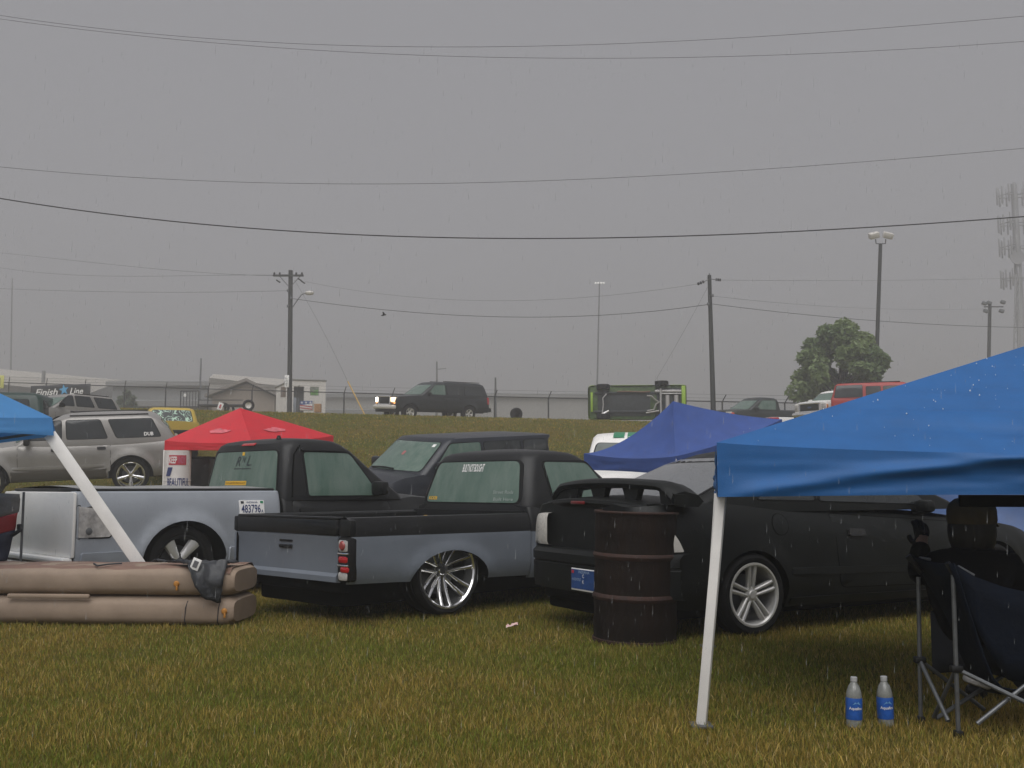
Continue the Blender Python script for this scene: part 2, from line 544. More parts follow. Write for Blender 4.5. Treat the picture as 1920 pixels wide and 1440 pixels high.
class Body:
    def __init__(s, x0, x1, W, zb, zs, rr=(.12, .12), rf=(.35, .30), tuck=.07, turn=.05, arches=(), flare=0.0, fw=.14, levels=None, crown=.04):
        s.x0, s.x1, s.W, s.zb, s.zs = x0, x1, W, zb, zs
        s.rr, s.rf, s.tuck, s.turn, s.arches, s.flare, s.fw, s.crown = rr, rf, tuck, turn, arches, flare, fw, crown
        s.levels = levels or [0, .06, .14, .22, .3, .38, .46, .54, .62, .7, .78, .85, .9, .94, .975, 1]
    def _round(s, x):
        a = b = 0.0
        if s.rr[0] and x < s.x0 + s.rr[0]:
            e = min(1, (s.x0 + s.rr[0] - x) / s.rr[0]); a = s.rr[1] * (1 - math.sqrt(max(0, 1 - e * e)))
        if s.rf[0] and x > s.x1 - s.rf[0]:
            e = min(1, (x - s.x1 + s.rf[0]) / s.rf[0]); b = s.rf[1] * (1 - math.sqrt(max(0, 1 - e * e)))
        return a + b
    def w(s, x): return s.W - s._round(x)
    def y(s, x, z):
        zb, zs = s.zb(x), s.zs(x)
        t = min(1, max(0, (z - zb) / max(.01, zs - zb)))
        y = s.w(x)
        if t < .3: y -= s.tuck * (1 - t / .3) ** 2
        if t > .62: y -= s.turn * ((t - .62) / .38) ** 2.4
        for (xa, za, rx, rz) in s.arches:
            if s.flare:
                q = math.hypot((x - xa) / rx, (z - za) / rz)
                if q < 1.6 and z > za - .12:
                    d = max(0, q - 1.05) / s.fw
                    y += s.flare * math.exp(-d * d) * min(1, (z - za + .12) / .15)
        return y
    def zlow(s, x):
        z = s.zb(x)
        for (xa, za, rx, rz) in s.arches:
            if abs(x - xa) < rx: z = max(z, za + rz * math.sqrt(1 - ((x - xa) / rx) ** 2))
        return z
    def side(s, sg, x, z, off): return Vector((x, sg * (s.y(x, z) + off), z))
    def columns(s, n=36):
        X = [s.x0 + (s.x1 - s.x0) * i / n for i in range(n + 1)]
        for (r, _), sg, e in ((s.rr, 1, s.x0), (s.rf, -1, s.x1)):
            if r: X += [e + sg * r * (1 - math.cos(k * math.pi / 12)) for k in range(7)]
        for (xa, za, rx, rz) in s.arches:
            X += [xa - rx * math.cos(math.pi * k / 20) for k in range(21)] + [xa - rx - .001, xa + rx + .001]
        X = sorted(x for x in X if s.x0 - 1e-6 <= x <= s.x1 + 1e-6)
        out = [X[0]]
        for x in X[1:]:
            if x - out[-1] > .0008: out.append(x)
        return out
    def shell(s, mb, top=None, bands=None, caps=(True, True), n=36, capm=0):
        """bands: list of (level t, material index above)"""
        U = (.03, .08, .16, .3, .5, .75, 1.0)
        rows = []
        cols = s.columns(n)
        for x in cols:
            zb, zs, zl = s.zb(x), s.zs(x), s.zlow(x)
            half = []
            for t in s.levels:
                z = max(zl, zb + (zs - zb) * t)
                half.append((s.y(x, z), z))
            if top: half += top(x, half[-1][0], zs)
            else:
                ysh = half[-1][0]
                cr = s.crown * min(1, s.w(x) / s.W)
                for u in U: half.append((ysh * (1 - u), zs + cr * (1 - (1 - u) ** 2.2)))
            rows.append([Vector((x, y_, z_)) for y_, z_ in half] + [Vector((x, -y_, z_)) for y_, z_ in reversed(half[:-1])])
        o = len(mb.f)
        mb.grid(rows)
        if bands:
            for i in range(o, len(mb.f)):
                c = sum((Vector(mb.v[k]) for k in mb.f[i]), Vector()) / len(mb.f[i])
                zb, zs = s.zb(c.x), s.zs(c.x)
                t = (c.z - zb) / max(.01, zs - zb)
                for tb, mi in bands:
                    if t > tb: mb.m[i] = mi
        base = len(mb.v) - len(rows) * len(rows[0])
        k = len(rows[0])
        if caps[0]: mb.f.append(tuple(range(base, base + k))); mb.m.append(capm)
        if caps[1]: mb.f.append(tuple(range(base + (len(rows) - 1) * k, base + len(rows) * k))); mb.m.append(0)
    def liners(s, parent, depth=.34):
        cols = s.columns()
        for (xa, za, rx, rz) in s.arches:
            X = [x for x in cols if abs(x - xa) <= rx + 1e-6]
            for sg in (1, -1):
                mb = MB()
                rows = []
                for x in X:
                    zl = s.zlow(x); y = s.y(x, zl)
                    rows.append([Vector((x, sg * (y - .004), zl + .001)), Vector((x, sg * (y - .03), zl + .012)), Vector((x, sg * (y - depth), zl + .012))])
                mb.grid(rows)
                c = [r_[2] for r_ in rows]
                mb.add([Vector((xa, sg * (s.W - depth), s.zb(xa) - .02))] + c, [(0, i + 1, i + 2) for i in range(len(c) - 1)])
                mb.build('wheel_arch_liner', M_DARK, parent)

class Cabin:
    """Glasshouse: rings of (z, rear x, front x, half-width, corner radius)."""
    def __init__(s, lv, bowy=.03, bowr=.03, bowf=.08, crown=.03):
        s.lv, s.bowy, s.bowr, s.bowf, s.crown = lv, bowy, bowr, bowf, crown
        s.Z = [l[0] for l in lv]
    def at(s, z):
        return [float(np.interp(z, s.Z, [l[k] for l in s.lv])) for k in range(1, 5)]
    def _bow(s, x, y, xr, xf, g):
        xm, hl = (xr + xf) / 2, max(.05, (xf - xr) / 2)
        q = min(1, abs(y) / g)
        y2 = y + math.copysign(s.bowy * max(0, 1 - ((x - xm) / hl) ** 2) * q, y)
        f = min(1, max(0, (x - xr) / max(.05, xf - xr)))
        x2 = x - s.bowr * (1 - q * q) * (1 - f) + s.bowf * (1 - q * q) * f
        return x2, y2
    def ring(s, l):
        z, xr, xf, g, rc = l
        P = []
        for (cx, cy, a0) in ((xf - rc, g - rc, 0), (xr + rc, g - rc, 90), (xr + rc, -g + rc, 180), (xf - rc, -g + rc, 270)):
            for k in range(6):
                a = R(a0 + 18 * k)
                P.append((cx + rc * math.cos(a), cy + rc * math.sin(a)))
        out = []
        m = len(P)
        for i in range(m):
            a, b = Vector(P[i]), Vector(P[(i + 1) % m])
            n = 6 if i % 6 == 5 else 1
            for k in range(n):
                p = a.lerp(b, k / n)
                x2, y2 = s._bow(p.x, p.y, xr, xf, g)
                out.append(Vector((x2, y2, z)))
        return out
    def shell(s, mb):
        rows = [s.ring(l) for l in s.lv]
        top = rows[-1]
        c = sum(top, Vector()) / len(top)
        for k in (.8, .55, .3):
            rows.append([Vector((c.x + (p.x - c.x) * k, c.y + (p.y - c.y) * k, c.z + s.crown * (1 - k * k))) for p in top])
        mb.grid(rows, closed=True)
        o = len(mb.v); k = len(top)
        mb.v.append((c.x, c.y, c.z + s.crown))
        for i in range(k): mb.f.append((o - k + i, o - k + (i + 1) % k, o)); mb.m.append(0)
    def side(s, sg, x, z, off):
        xr, xf, g, rc = s.at(z)
        xm, hl = (xr + xf) / 2, (xf - xr) / 2
        return Vector((x, sg * (g + s.bowy * max(0, 1 - ((x - xm) / hl) ** 2) + off), z))
    def rear(s, y, z, off):
        xr, xf, g, rc = s.at(z)
        return Vector((xr - s.bowr * (1 - min(1, abs(y) / g) ** 2) - off, y, z))
    def front(s, y, z, off):
        xr, xf, g, rc = s.at(z)
        return Vector((xf + s.bowf * (1 - min(1, abs(y) / g) ** 2) + off, y, z))

def window(name, poly, fn, glass, parent, r=.04, seal=.018, sealmat=None, label=None):
    poly = [Vector(p) for p in poly]
    c = sum(poly, Vector((0, 0))) / len(poly)
    big = [p + (p - c).normalized() * seal * 1.4 for p in poly]
    w_ = MB(); patch(w_, round_poly(poly, r), fn, off=.006, thick=.02)
    g = w_.build(name, glass, parent, smooth=40)
    if seal:
        s_ = MB(); patch(s_, round_poly(big, [q * 1.2 for q in r] if isinstance(r, list) else r * 1.2), fn, off=.0035, thick=.02, edge=.002)
        s_.build("window_seal", sealmat or M_RUBBER, g, smooth=40)
    if label: g['label'] = label
    return g

def panel(name, poly, fn, m, parent, off=.004, r=.03, thick=.02, gap=0.0, edge=.002, label=None):
    p_ = MB(); patch(p_, round_poly(poly, r), fn, off=off, thick=thick, edge=edge)
    o = p_.build(name, m, parent, smooth=40)
    if gap:
        c = sum((Vector(p) for p in poly), Vector((0, 0))) / len(poly)
        big = [Vector(p) + Vector((math.copysign(gap, p[0] - c.x), math.copysign(gap, p[1] - c.y))) for p in poly]
        g_ = MB(); patch(g_, round_poly(big, [q + gap for q in r] if isinstance(r, list) else r + gap), fn, off=.0015, thick=.012, edge=.0)
        g_.build("panel_gap", M_DARK, o, smooth=40)
    if label: o['label'] = label
    return o

def make_wheel(root, x, sg, ytrack, z, Rt, Rr, wid, style, n=5, rimmat=None, camber=0.0, turn=0.0, spin=0.0, dish=.04, barrel=None):
    """wheel (brake drum) > tyre, rim, spoke...; local Z points outwards. ytrack = outer face."""
    rimmat = rimmat or M_ALLOY
    h = wid / 2
    hub = MB()
    hub.lathe([(0, -h * .2), (Rr * .62, -h * .2), (Rr * .62, -h * .35), (0, -h * .35)], 24)
    w = hub.build("wheel", M_GALV if style != 'plain' else M_DARK, root)
    base = Matrix.Rotation(R(-90) * sg, 4, 'X')                      # +Z -> sg * Y
    M = Matrix.Translation((x, sg * (ytrack - h), z)) @ Matrix.Rotation(turn, 4, 'Z') @ Matrix.Rotation(camber * sg, 4, 'X') @ base
    w.matrix_local = M
    t = MB()
    t.lathe([(Rr * .97, h * .86), (Rr + .012, h * .98), (Rr + (Rt - Rr) * .55, h * 1.0), (Rt - .012, h * .86), (Rt, h * .62), (Rt - .006, h * .5), (Rt - .006, h * .44),
             (Rt, h * .40), (Rt, h * .05), (Rt - .006, 0), (Rt, -h * .05), (Rt, -h * .62), (Rt - .012, -h * .86), (Rr + .012, -h * .98), (Rr * .97, -h * .86)], 40)
    t.build("tyre", M_RUBBER, w)
    q = MB()
    q.lathe([(Rr + .004, h * .90), (Rr + .001, h * .99), (Rr - .012, h * .99), (Rr - .022, h * .90), (Rr - .03, h * .3), (Rr - .035, -h * .9), (Rr - .05, -h * .9)], 44)
    hh = h * .92 - dish
    hr = .075 if style != 'double' else .060
    q.lathe([(0, hh + .016), (hr * .42, hh + .016), (hr * .5, hh + .008), (hr * .9, hh + .004), (hr, hh - .008), (hr, hh - .05)], 24)
    q.build("rim", barrel or rimmat, w)
    if style == 'plain': 
        d = MB(); d.lathe([(0, hh), (Rr * .5, hh + .01), (Rr * .8, hh - .02), (Rr * .96, hh - .005)], 24); d.build("wheel_cover", rimmat, w)
        return w
    me = None
    for k in range(n):
        a = spin + 2 * math.pi * k / n
        if me is None:
            s_ = MB()
            if style == 'double' or style == 'dish':
                wd_ = .0125 if style == 'double' else .013
                for d in (-1, 1):
                    a0, a1 = (.017, .026) if style == 'double' else (.024, .045)
                    r0, r1 = hr * .6, Rr - .02
                    dz0, dz1 = hh, h * .82
                    rows = []
                    for i in range(7):
                        f = i / 6
                        r_ = r0 + (r1 - r0) * f
                        y_ = d * (a0 + (a1 - a0) * f)
                        zc = dz0 + (dz1 - dz0) * f ** (1.5 if style == 'double' else 2.4) + .006 * math.sin(f * 3.14)
                        ww = wd_ * (1.0 + .25 * f)
                        rows.append([(r_, y_ - ww, zc - .03), (r_, y_ - ww * .9, zc), (r_, y_ - ww * .3, zc + .007), (r_, y_ + ww * .3, zc + .007), (r_, y_ + ww * .9, zc), (r_, y_ + ww, zc - .03)])
                    s_.grid(rows, closed=True)
            else:
                rows = []
                for i in range(6):
                    f = i / 5
                    r_ = hr * .5 + (Rr - .02 - hr * .5) * f
                    ww = (.030 + .022 * f) if style == 'star' else (.034 + .026 * f)
                    zc = hh + (h * .84 - hh) * f
                    rows.append([(r_, -ww, zc - .03), (r_, -ww * .85, zc), (r_, -ww * .3, zc + .012), (r_, ww * .3, zc + .012), (r_, ww * .85, zc), (r_, ww, zc - .03)])
                s_.grid(rows, closed=True)
            o = s_.build("spoke", rimmat, w, smooth=50)
            me = o.data
        else:
            o = link("spoke", me, w)
        o.rotation_euler = (0, 0, a)
    return w

def underbody(root, x0, x1, W, z0, z1):
    u = MB(); u.box(((x0 + x1) / 2, 0, (z0 + z1) / 2), (x1 - x0, W * 2, z1 - z0), bev=.03)
    return u.build("underbody", M_DARK, root)

def mirror_part(root, p, sg, m, size=(.10, .20, .14)):
    q = MB(); q.box((p[0], p[1] + sg * size[1] * .55, p[2]), size, bev=.035)
    q.tube([(p[0], p[1] - sg * .03, p[2] - .03), (p[0], p[1] + sg * .06, p[2] - .02)], .03, 8)
    return q.build("wing_mirror", m, root)

def handle_part(parent, fn, x, z, m, L=.16, h=.045):
    q = MB(); patch(q, round_poly([(x - L / 2, z - h / 2), (x + L / 2, z - h / 2), (x + L / 2, z + h / 2), (x - L / 2, z + h / 2)], .018), fn, off=.018, thick=.03, edge=.006)
    return q.build("door_handle", m, parent)
# ------------------------------------------------------------------ the grey-and-black pickup with the white tailgate
M_SPOKE = mat('skylit_chrome', (.80, .80, .79), .22, metal=.35)  # pale colour carries the sky that the chrome spokes would mirror
def pickup_far():
    th = R(45)
    t = thing("pickup_truck", "grey and black lowered pickup with white tailgate and yellow strip on its rear window", "pickup truck", (-3.607, 10.237, 0), th)
    # --- bed
    zr = .985
    bed = Body(-1.0, 1.03, .83, pw([(-1.1, .30), (1.1, .26)]), pw([(-1.1, zr), (1.1, zr)]), rr=(.05, .03), rf=(.05, .03), tuck=.03, turn=.05,
               arches=[(0, .34, .42, .385)], flare=.036, fw=.10)
    b = MB()
    bed.shell(b, top=lambda x, y, z: [(y - .02, z + .012), (y - .06, z + .014), (y - .10, z + .006), (0, z + .006)], n=30)
    b.build("bed", M_LGREY, t, merge=.0006)
    bed.liners(t)
    # lower moulding step along the bed side
    for sg in (-1, 1):
        for xa, xb in ((-.96, -.44), (.44, 1.0)):
            panel("side_step", [(xa, .30), (xb, .30), (xb, .47), (xa, .47)], lambda x, z, o, sg=sg: bed.side(sg, x, z, o), M_LGREY, t, off=.022, r=.02, thick=.03, edge=.012)
    # tonneau cover with a black edge
    q = MB(); q.box((.01, 0, zr + .022), (1.96, 1.50, .03), bev=.012); q.build("tonneau_rail", M_BLACK, t)
    q = MB()
    rows = [[(-.94 + 1.89 * i / 10, -.72 + 1.44 * j / 12, zr + .036 + .030 * math.sin(math.pi * j / 12) * (.8 + .2 * math.sin(i * 1.3))) for j in range(13)] for i in range(11)]
    q.grid(rows)
    q.build("tonneau_cover", mat("grey_vinyl_cover", (.26, .26, .255), .38, var=.12, scale=4, bump=.1, bscale=30, drops=.4), t)
    # tailgate and the white end of the body
    q = MB(); q.box((-1.018, 0, .71), (.034, 1.64, .565), bev=.016)
    g = q.build("tailgate", M_WHITE, t)
    g['label'] = "white tailgate"
    q = MB()
    q.box((-1.06, 0, .405), (.10, 1.60, .05), bev=.018); u_ = q.build("bumper", M_WHITE, t)
    q = MB(); q.box((-1.07, 0, .345), (.10, 1.60, .03), bev=.01); q.build("bumper_rail", M_FROST, u_)
    q = MB(); q.box((-1.04, 0, .375), (.07, 1.58, .03)); q.build("bumper_slot", M_TRIM, u_)
    q = MB(); q.box((-1.05, 0, .285), (.09, 1.56, .085), bev=.02); q.build("bumper_skirt", mat("dull_chrome", (.40, .41, .42), .35, metal=.6), u_)
    # clear tail lamp wrapping the corner
    for sg in (-1, 1):
        fn = lambda x, z, o, sg=sg: bed.side(sg, x, z, o)
        o = panel("tail_lamp", [(-.985, .60), (-.70, .60), (-.70, .72), (-.76, .84), (-.985, .87)], fn, M_CLEARLENS, t, off=.014, r=[.01, .03, .03, .05, .01], edge=.006, gap=.012)
        q = MB(); q.lathe([(0, .003), (.022, .003), (.03, 0)], 14, Matrix.Translation(fn(-.90, .655, .016)) @ Matrix.Rotation(R(-90) * sg, 4, 'X'))
        q.build("lamp_bulb", M_GALV, o)
    # licence plate standing on the bed side
    fn = lambda x, z, o: bed.side(-1, x, z, o)
    pl = panel("licence_plate", [(.56, .765), (.83, .765), (.83, .905), (.56, .905)], fn, M_WHITETXT, t, off=.012, r=.008)
    fo = lambda u, v: bed.side(-1, u, v, .0145)
    text_mesh("plate_number", "483796", M_NAVYINK, pl, fo, (.575, .785, .785, .865), bold=.01)
    text_mesh("plate_letter", "A", M_NAVYINK, pl, fo, (.792, .785, .815, .815), bold=.01)
    text_mesh("plate_state", "INDIANA", M_NAVYINK, pl, fo, (.635, .878, .755, .895), bold=.01)
    q = MB(); patch(q, [Vector(p) for p in [(.785, .876), (.818, .876), (.818, .898), (.785, .898)]], fn, off=.014, thick=.004)
    q.build("plate_sticker", mat("green_sticker", (.02, .22, .10), .5), pl)
    q = MB(); patch(q, [Vector(p) for p in [(.572, .876), (.605, .876), (.605, .898), (.572, .898)]], fn, off=.014, thick=.004)
    q.build("plate_month", M_INK, pl)
    # --- cab and nose
    zs = pw([(1.05, .93), (2.55, .90), (2.75, .93), (3.35, .87), (3.75, .74)], .08)
    cb = Body(1.06, 3.78, .83, pw([(1, .26), (3.8, .26)]), zs, rr=(.04, .03), rf=(.30, .22), tuck=.06, turn=.055, arches=[(2.75, .34, .42, .385)], flare=.03, crown=.05)
    b = MB(); cb.shell(b); b.build("cab_body", M_BLACK, t, merge=.0006)
    cb.liners(t)
    ca = Cabin([(.90, 1.05, 2.62, .79, .07), (.96, 1.055, 2.56, .79, .07), (1.16, 1.085, 2.28, .76, .07), (1.41, 1.125, 1.97, .71, .08), (1.48, 1.15, 1.87, .68, .11), (1.515, 1.20, 1.81, .64, .14), (1.535, 1.29, 1.71, .55, .15)], bowy=.03, bowr=.03, bowf=.09, crown=.022)
    b = MB(); ca.shell(b); b.build("cab_roof", M_BLACK, t)
    rw = window("rear_window", [(-.69, .955), (.69, .955), (.605, 1.405), (-.605, 1.405)], ca.rear, M_FOG, t, r=.06, seal=.022)
    rfn = lambda u, v: ca.rear(-u, v, .009)          # reads from behind
    text_mesh("window_letters", "R", M_INK, rw, rfn, (-.13, 1.255, -.045, 1.355), shear=.3, bold=-.005)
    text_mesh("window_letters", "N", M_INK, rw, rfn, (-.01, 1.29, .05, 1.35), shear=.3)
    text_mesh("window_letters", "L.", M_INK, rw, rfn, (.085, 1.255, .18, 1.355), shear=.3, bold=-.005)
    q = MB(); patch(q, [Vector(p) for p in [(-.18, 1.222), (.16, 1.222), (.16, 1.229), (-.18, 1.229)]], ca.rear, off=.009, thick=.004)
    q.build("underline", M_INK, rw)
    q = MB(); patch(q, [Vector(p) for p in [(-.13, 1.052), (.30, 1.052), (.30, 1.096), (-.13, 1.096)]], ca.rear, off=.008, thick=.004)
    st = q.build("yellow_strip", M_YELLOW, rw)
    text_mesh("strip_letters", "www.performance.com", mat("brown_ink", (.22, .10, .02), .6), st, lambda u, v: ca.rear(-u, v, .0105), (-.29, 1.060, .12, 1.090))
    q = MB(); patch(q, [Vector(p) for p in [(-.012, 1.365), (.028, 1.365), (.028, 1.40), (-.012, 1.40)]], ca.rear, off=.010, thick=.01)
    q.build("amber_tag", M_YELLOW, rw)
    q = MB(); patch(q, round_poly([(-.16, 1.468), (.10, 1.468), (.09, 1.496), (-.15, 1.496)], .01), ca.rear, off=.012, thick=.03, edge=.004)
    q.build("brake_lamp", M_RED, t)
    for sg in (-1, 1):
        fs = lambda x, z, o, sg=sg: ca.side(sg, x, z, o)
        fb = lambda x, z, o, sg=sg: cb.side(sg, x, z, o)
        window("side_window", [(1.36, .945), (2.23, .945), (2.20, 1.02), (1.91, 1.39), (1.33, 1.39)], fs, M_FOG, t, r=[.03, .03, .05, .06, .04], seal=.02)
        d = panel("door", [(1.17, .34), (2.36, .34), (2.40, .88), (1.17, .90)], fb, M_BLACK, t, off=.006, r=.05, gap=.008)
        handle_part(d, lambda x, z, o: fb(x, z, o + .006), 1.32, .80, M_TRIM)
        q = MB()                                     # door frame gap running up the pillar
        q.tube([ca.side(sg, 1.17, .93, .002), ca.side(sg, 1.185, 1.15, .002), ca.side(sg, 1.22, 1.36, .002), ca.side(sg, 1.30, 1.46, .003)], .009, 6)
        q.build("door_gap", M_DARK, t)
        q = MB(); patch(q, round_poly([(1.30, 1.408), (1.88, 1.406), (1.84, 1.436), (1.32, 1.436)], .01), fs, off=.02, thick=.03, edge=.006)
        q.build("rain_visor", M_TRIM, t)
        mirror_part(t, (2.20, sg * .79, 1.02), sg, M_BLACK, (.11, .20, .15))
    window("windscreen", [(-.66, .985), (.66, .985), (.56, 1.36), (-.56, 1.36)], ca.front, M_DKGLASS, t, r=.06)
    q = MB(); q.tube([(1.25, -.40, 1.53), (1.25, -.40, 1.57)], [.03, .015], 10); q.build("antenna_base", M_TRIM, t)
    # steering wheel seen dimly is behind the fogged glass; nose details
    q = MB(); q.box((3.76, 0, .62), (.04, 1.0, .18), bev=.02); q.build("grille", M_TRIM, t)
    for sg in (-1, 1):
        q = MB(); q.box((3.70, sg * .58, .64), (.08, .24, .15), bev=.03); q.build("headlamp", M_CLEARLENS, t)
        make_wheel(t, 0, sg, .80, .345, .335, .245, .23, 'wide', 5, M_SPOKE, spin=R(52), dish=.05, barrel=M_TRIM)
        make_wheel(t, 2.75, sg, .80, .335, .335, .245, .23, 'wide', 5, M_CHROME, dish=.05)
    underbody(t, -.9, 3.5, .60, .18, .60)
    return t
# ------------------------------------------------------------------ the two-tone mini pickup with the big chrome wheel
def pickup_near():
    th = R(46)
    t = thing("pickup_truck", "black over grey slammed pickup with lettering on its fogged window and big chrome wheel", "pickup truck", (-1.06, 8.954, 0), th)
    zr = .795
    zb = pw([(-1.02, .325), (.95, .275)])
    bed = Body(-1.0, .93, .80, zb, lambda x: zr, rr=(.04, .025), rf=(0, 0), tuck=.035, turn=.03, arches=[(0, .27, .425, .262)], flare=.022, fw=.16,
               levels=[0, .05, .1, .2, .3, .4, .5, .58, .66, .735, .736, .82, .9, .96, 1])
    b = MB()
    bed.shell(b, top=lambda x, y, z: [(y - .008, z + .012), (y - .03, z + .018), (y - .065, z + .016), (y - .08, z), (y - .085, z - .10), (y - .085, z - .36), (.3, z - .36), (0, z - .36)],
              bands=[(.7355, 1)], caps=(False, False), n=30)
    b.box((.925, 0, zr - .12), (.03, 1.46, .30), mi=1)
    b.build("bed", [M_GREYBED, M_BLACK], t, merge=.0006)
    bed.liners(t, .30)
    # tailgate: folded sheet with upper band, recess and bottom lip
    q = MB()
    prof = [(-1.0, .33), (-1.03, .335), (-1.03, .375), (-1.012, .40), (-1.012, .62), (-1.022, .655), (-1.022, .672)]
    q.grid([[(x, y, z) for (x, z) in prof] for y in (-.655, -.3, 0, .35, .715)])
    for y in (-.655, .715): q.add([(x, y, z) for (x, z) in prof] + [(-.985, y, .672), (-.985, y, .33)], [tuple(range(9))])
    tg = q.build("tailgate", M_GREYBED, t, smooth=30)
    q = MB(); q.box((-1.008, .03, .735), (.05, 1.37, .122), bev=.014); q.box((-.995, .03, .803), (.07, 1.37, .022), bev=.009)
    q.build("tailgate_band", M_BLACK, tg)
    q = MB(); q.box((-1.014, .02, .62), (.012, .17, .014)); q.box((-1.016, .02, .575), (.016, .17, .028), bev=.005); q.box((-1.022, .075, .575), (.02, .05, .014), bev=.004)
    q.build("tailgate_handle", M_TRIM, tg)
    # tail lamp: smoked housing wrapping the corner, clear and red lenses; the other corner is filled in
    q = MB(); q.box((-.985, -.735, .505), (.09, .135, .325), bev=.02)
    h = q.build("tail_lamp", M_TRIM, t)
    for z, hh_, m_, nm in ((.605, .10, M_CLEARLENS, "clear_lens"), (.505, .062, M_RED, "red_lens"), (.385, .072, M_CLEARLENS, "clear_lens")):
        q = MB(); q.box((-.988, -.737, z), (.094, .118, hh_), bev=.02); q.build(nm, m_, h)
    q = MB(); q.lathe([(0, .012), (.026, .010), (.036, 0)], 18, Matrix.Translation((-1.035, -.735, .607)) @ Matrix.Rotation(R(-90), 4, 'Y')); q.build("round_lens", mat("dim_red_reflector", (.30, .05, .045), .2, coat=.4), h)
    q = MB(); q.box((-.99, -.757, .432), (.098, .085, .045), bev=.012); q.build("red_lens", M_RED, h)
    for z in (.548, .462):
        q = MB(); q.box((-.988, -.737, z), (.097, .120, .014), bev=.004); q.build("lamp_bar", M_CHROME, h)
    q = MB(); q.box((-.985, .757, .495), (.05, .075, .34), bev=.01); q.build("corner_post", M_GREYBED, t)
    q = MB(); q.box((-1.0, .727, .495), (.05, .014, .33)); q.build("tailgate_gap", M_DARK, t)
    for sg, w_ in ((-1, .14), (1, .086)):
        q = MB(); q.box((-.985, sg * (.80 - w_ / 2), .735), (.06, w_, .124), bev=.014); q.build("corner_cap", M_BLACK, t)
    q = MB(); q.box((-.93, 0, .29), (.10, 1.30, .08), bev=.015); q.build("roll_pan", M_DARK, t)
    # --- cab and nose
    zs = pw([(.95, .86), (2.4, .83), (2.6, .85), (3.1, .80), (3.5, .68)], .08)
    cb = Body(.965, 3.52, .79, pw([(.9, .25), (3.6, .25)]), zs, rr=(.05, .035), rf=(.30, .22), tuck=.05, turn=.05, arches=[(2.6, .27, .42, .30)], flare=.02, crown=.05,
              levels=[0, .06, .14, .22, .3, .38, .46, .54, .60, .655, .656, .72, .8, .87, .93, .975, 1])
    b = MB(); cb.shell(b, bands=[(.6555, 1)], capm=1); b.build("cab_body", [M_GREYBED, M_BLACK], t, merge=.0006)
    cb.liners(t)
    ca = Cabin([(.82, .97, 2.50, .735, .10), (.90, .985, 2.42, .735, .10), (1.06, 1.03, 2.22, .69, .10), (1.275, 1.095, 1.93, .625, .11), (1.325, 1.125, 1.85, .60, .13), (1.355, 1.175, 1.79, .56, .15), (1.372, 1.27, 1.69, .47, .16)], bowy=.03, bowr=.04, bowf=.09, crown=.025)
    b = MB(); ca.shell(b); b.build("cab_roof", M_BLACK, t)
    rw = window("rear_window", [(-.62, .895), (.62, .895), (.535, 1.268), (-.535, 1.268)], ca.rear, M_FOG, t, r=.065, seal=.026)
    rfn = lambda u, v: ca.rear(-u, v, .009)
    text_mesh("window_letters", "BUILT NOT BOUGHT", M_WHITETXT, rw, rfn, (-.165, 1.175, .125, 1.248), shear=.12, bold=.012, spacing=.86)
    text_mesh("window_letters", "KICKER", M_YELLOW, rw, rfn, (-.575, .915, -.445, .947), bold=.02)
    pale = mat("pale_vinyl", (.30, .34, .32), .5)
    text_mesh("window_letters", "Street Rods", pale, rw, rfn, (.30, .975, .54, 1.005))
    text_mesh("window_letters", "Built Here", pale, rw, rfn, (.32, .912, .55, .940))
    for sg in (-1, 1):
        fs = lambda x, z, o, sg=sg: ca.side(sg, x, z, o)
        fb = lambda x, z, o, sg=sg: cb.side(sg, x, z, o)
        window("side_window", [(1.30, .885), (2.17, .885), (2.15, .95), (1.87, 1.262), (1.26, 1.262)], fs, M_FOG, t, r=[.03, .03, .05, .06, .04], seal=.022)
        d = panel("door", [(1.12, .31), (2.25, .31), (2.28, .655), (1.12, .645)], fb, M_GREYBED, t, off=.005, r=.02, gap=.007)
        mirror_part(t, (2.10, sg * .745, .96), sg, M_BLACK, (.10, .18, .13))
        make_wheel(t, 0, sg, .765, .365, .352, .302, .25, 'dish', 7, M_CHROME, camber=R(2), spin=R(12), dish=.075)
        make_wheel(t, 2.6, sg, .765, .352, .352, .302, .24, 'dish', 8, M_CHROME, dish=.08)
    window("windscreen", [(-.62, .92), (.62, .92), (.53, 1.25), (-.53, 1.25)], ca.front, M_DKGLASS, t, r=.06)
    q = MB(); q.box((3.50, 0, .56), (.04, .9, .14), bev=.02); q.build("grille", M_TRIM, t)
    for sg in (-1, 1):
        q = MB(); q.box((3.44, sg * .54, .58), (.08, .22, .12), bev=.03); q.build("headlamp", M_CLEARLENS, t)
    underbody(t, -.90, 3.3, .56, .13, .44)
    q = MB(); q.tube([(0, -.6, .352), (0, .6, .352)], .045, 10); q.lathe([(0, .12), (.1, .09), (.13, 0), (.1, -.09), (0, -.12)], 14, Matrix.Translation((0, 0, .352)) @ Matrix.Rotation(R(90), 4, 'Y'))
    q.build("rear_axle", M_GALV, t)
    # loose things lying in the bed
    Mt = Matrix.Translation(t.location) @ Matrix.Rotation(th, 4, 'Z')
    def lay(name, label, cat, x, y, z, build, m):
        o = thing(name, label, cat, Mt @ Vector((x, y, z)), th)
        return o
    o = MB(); o.box((0, 0, 0), (.30, .9, .30), bev=.02)
    e = o.build("speaker_box", M_TRIM, None, loc=Mt @ Vector((.72, 0, .585)), rotz=th); tag(e, "low black box behind the cab in the open bed of the black and grey pickup", "box")
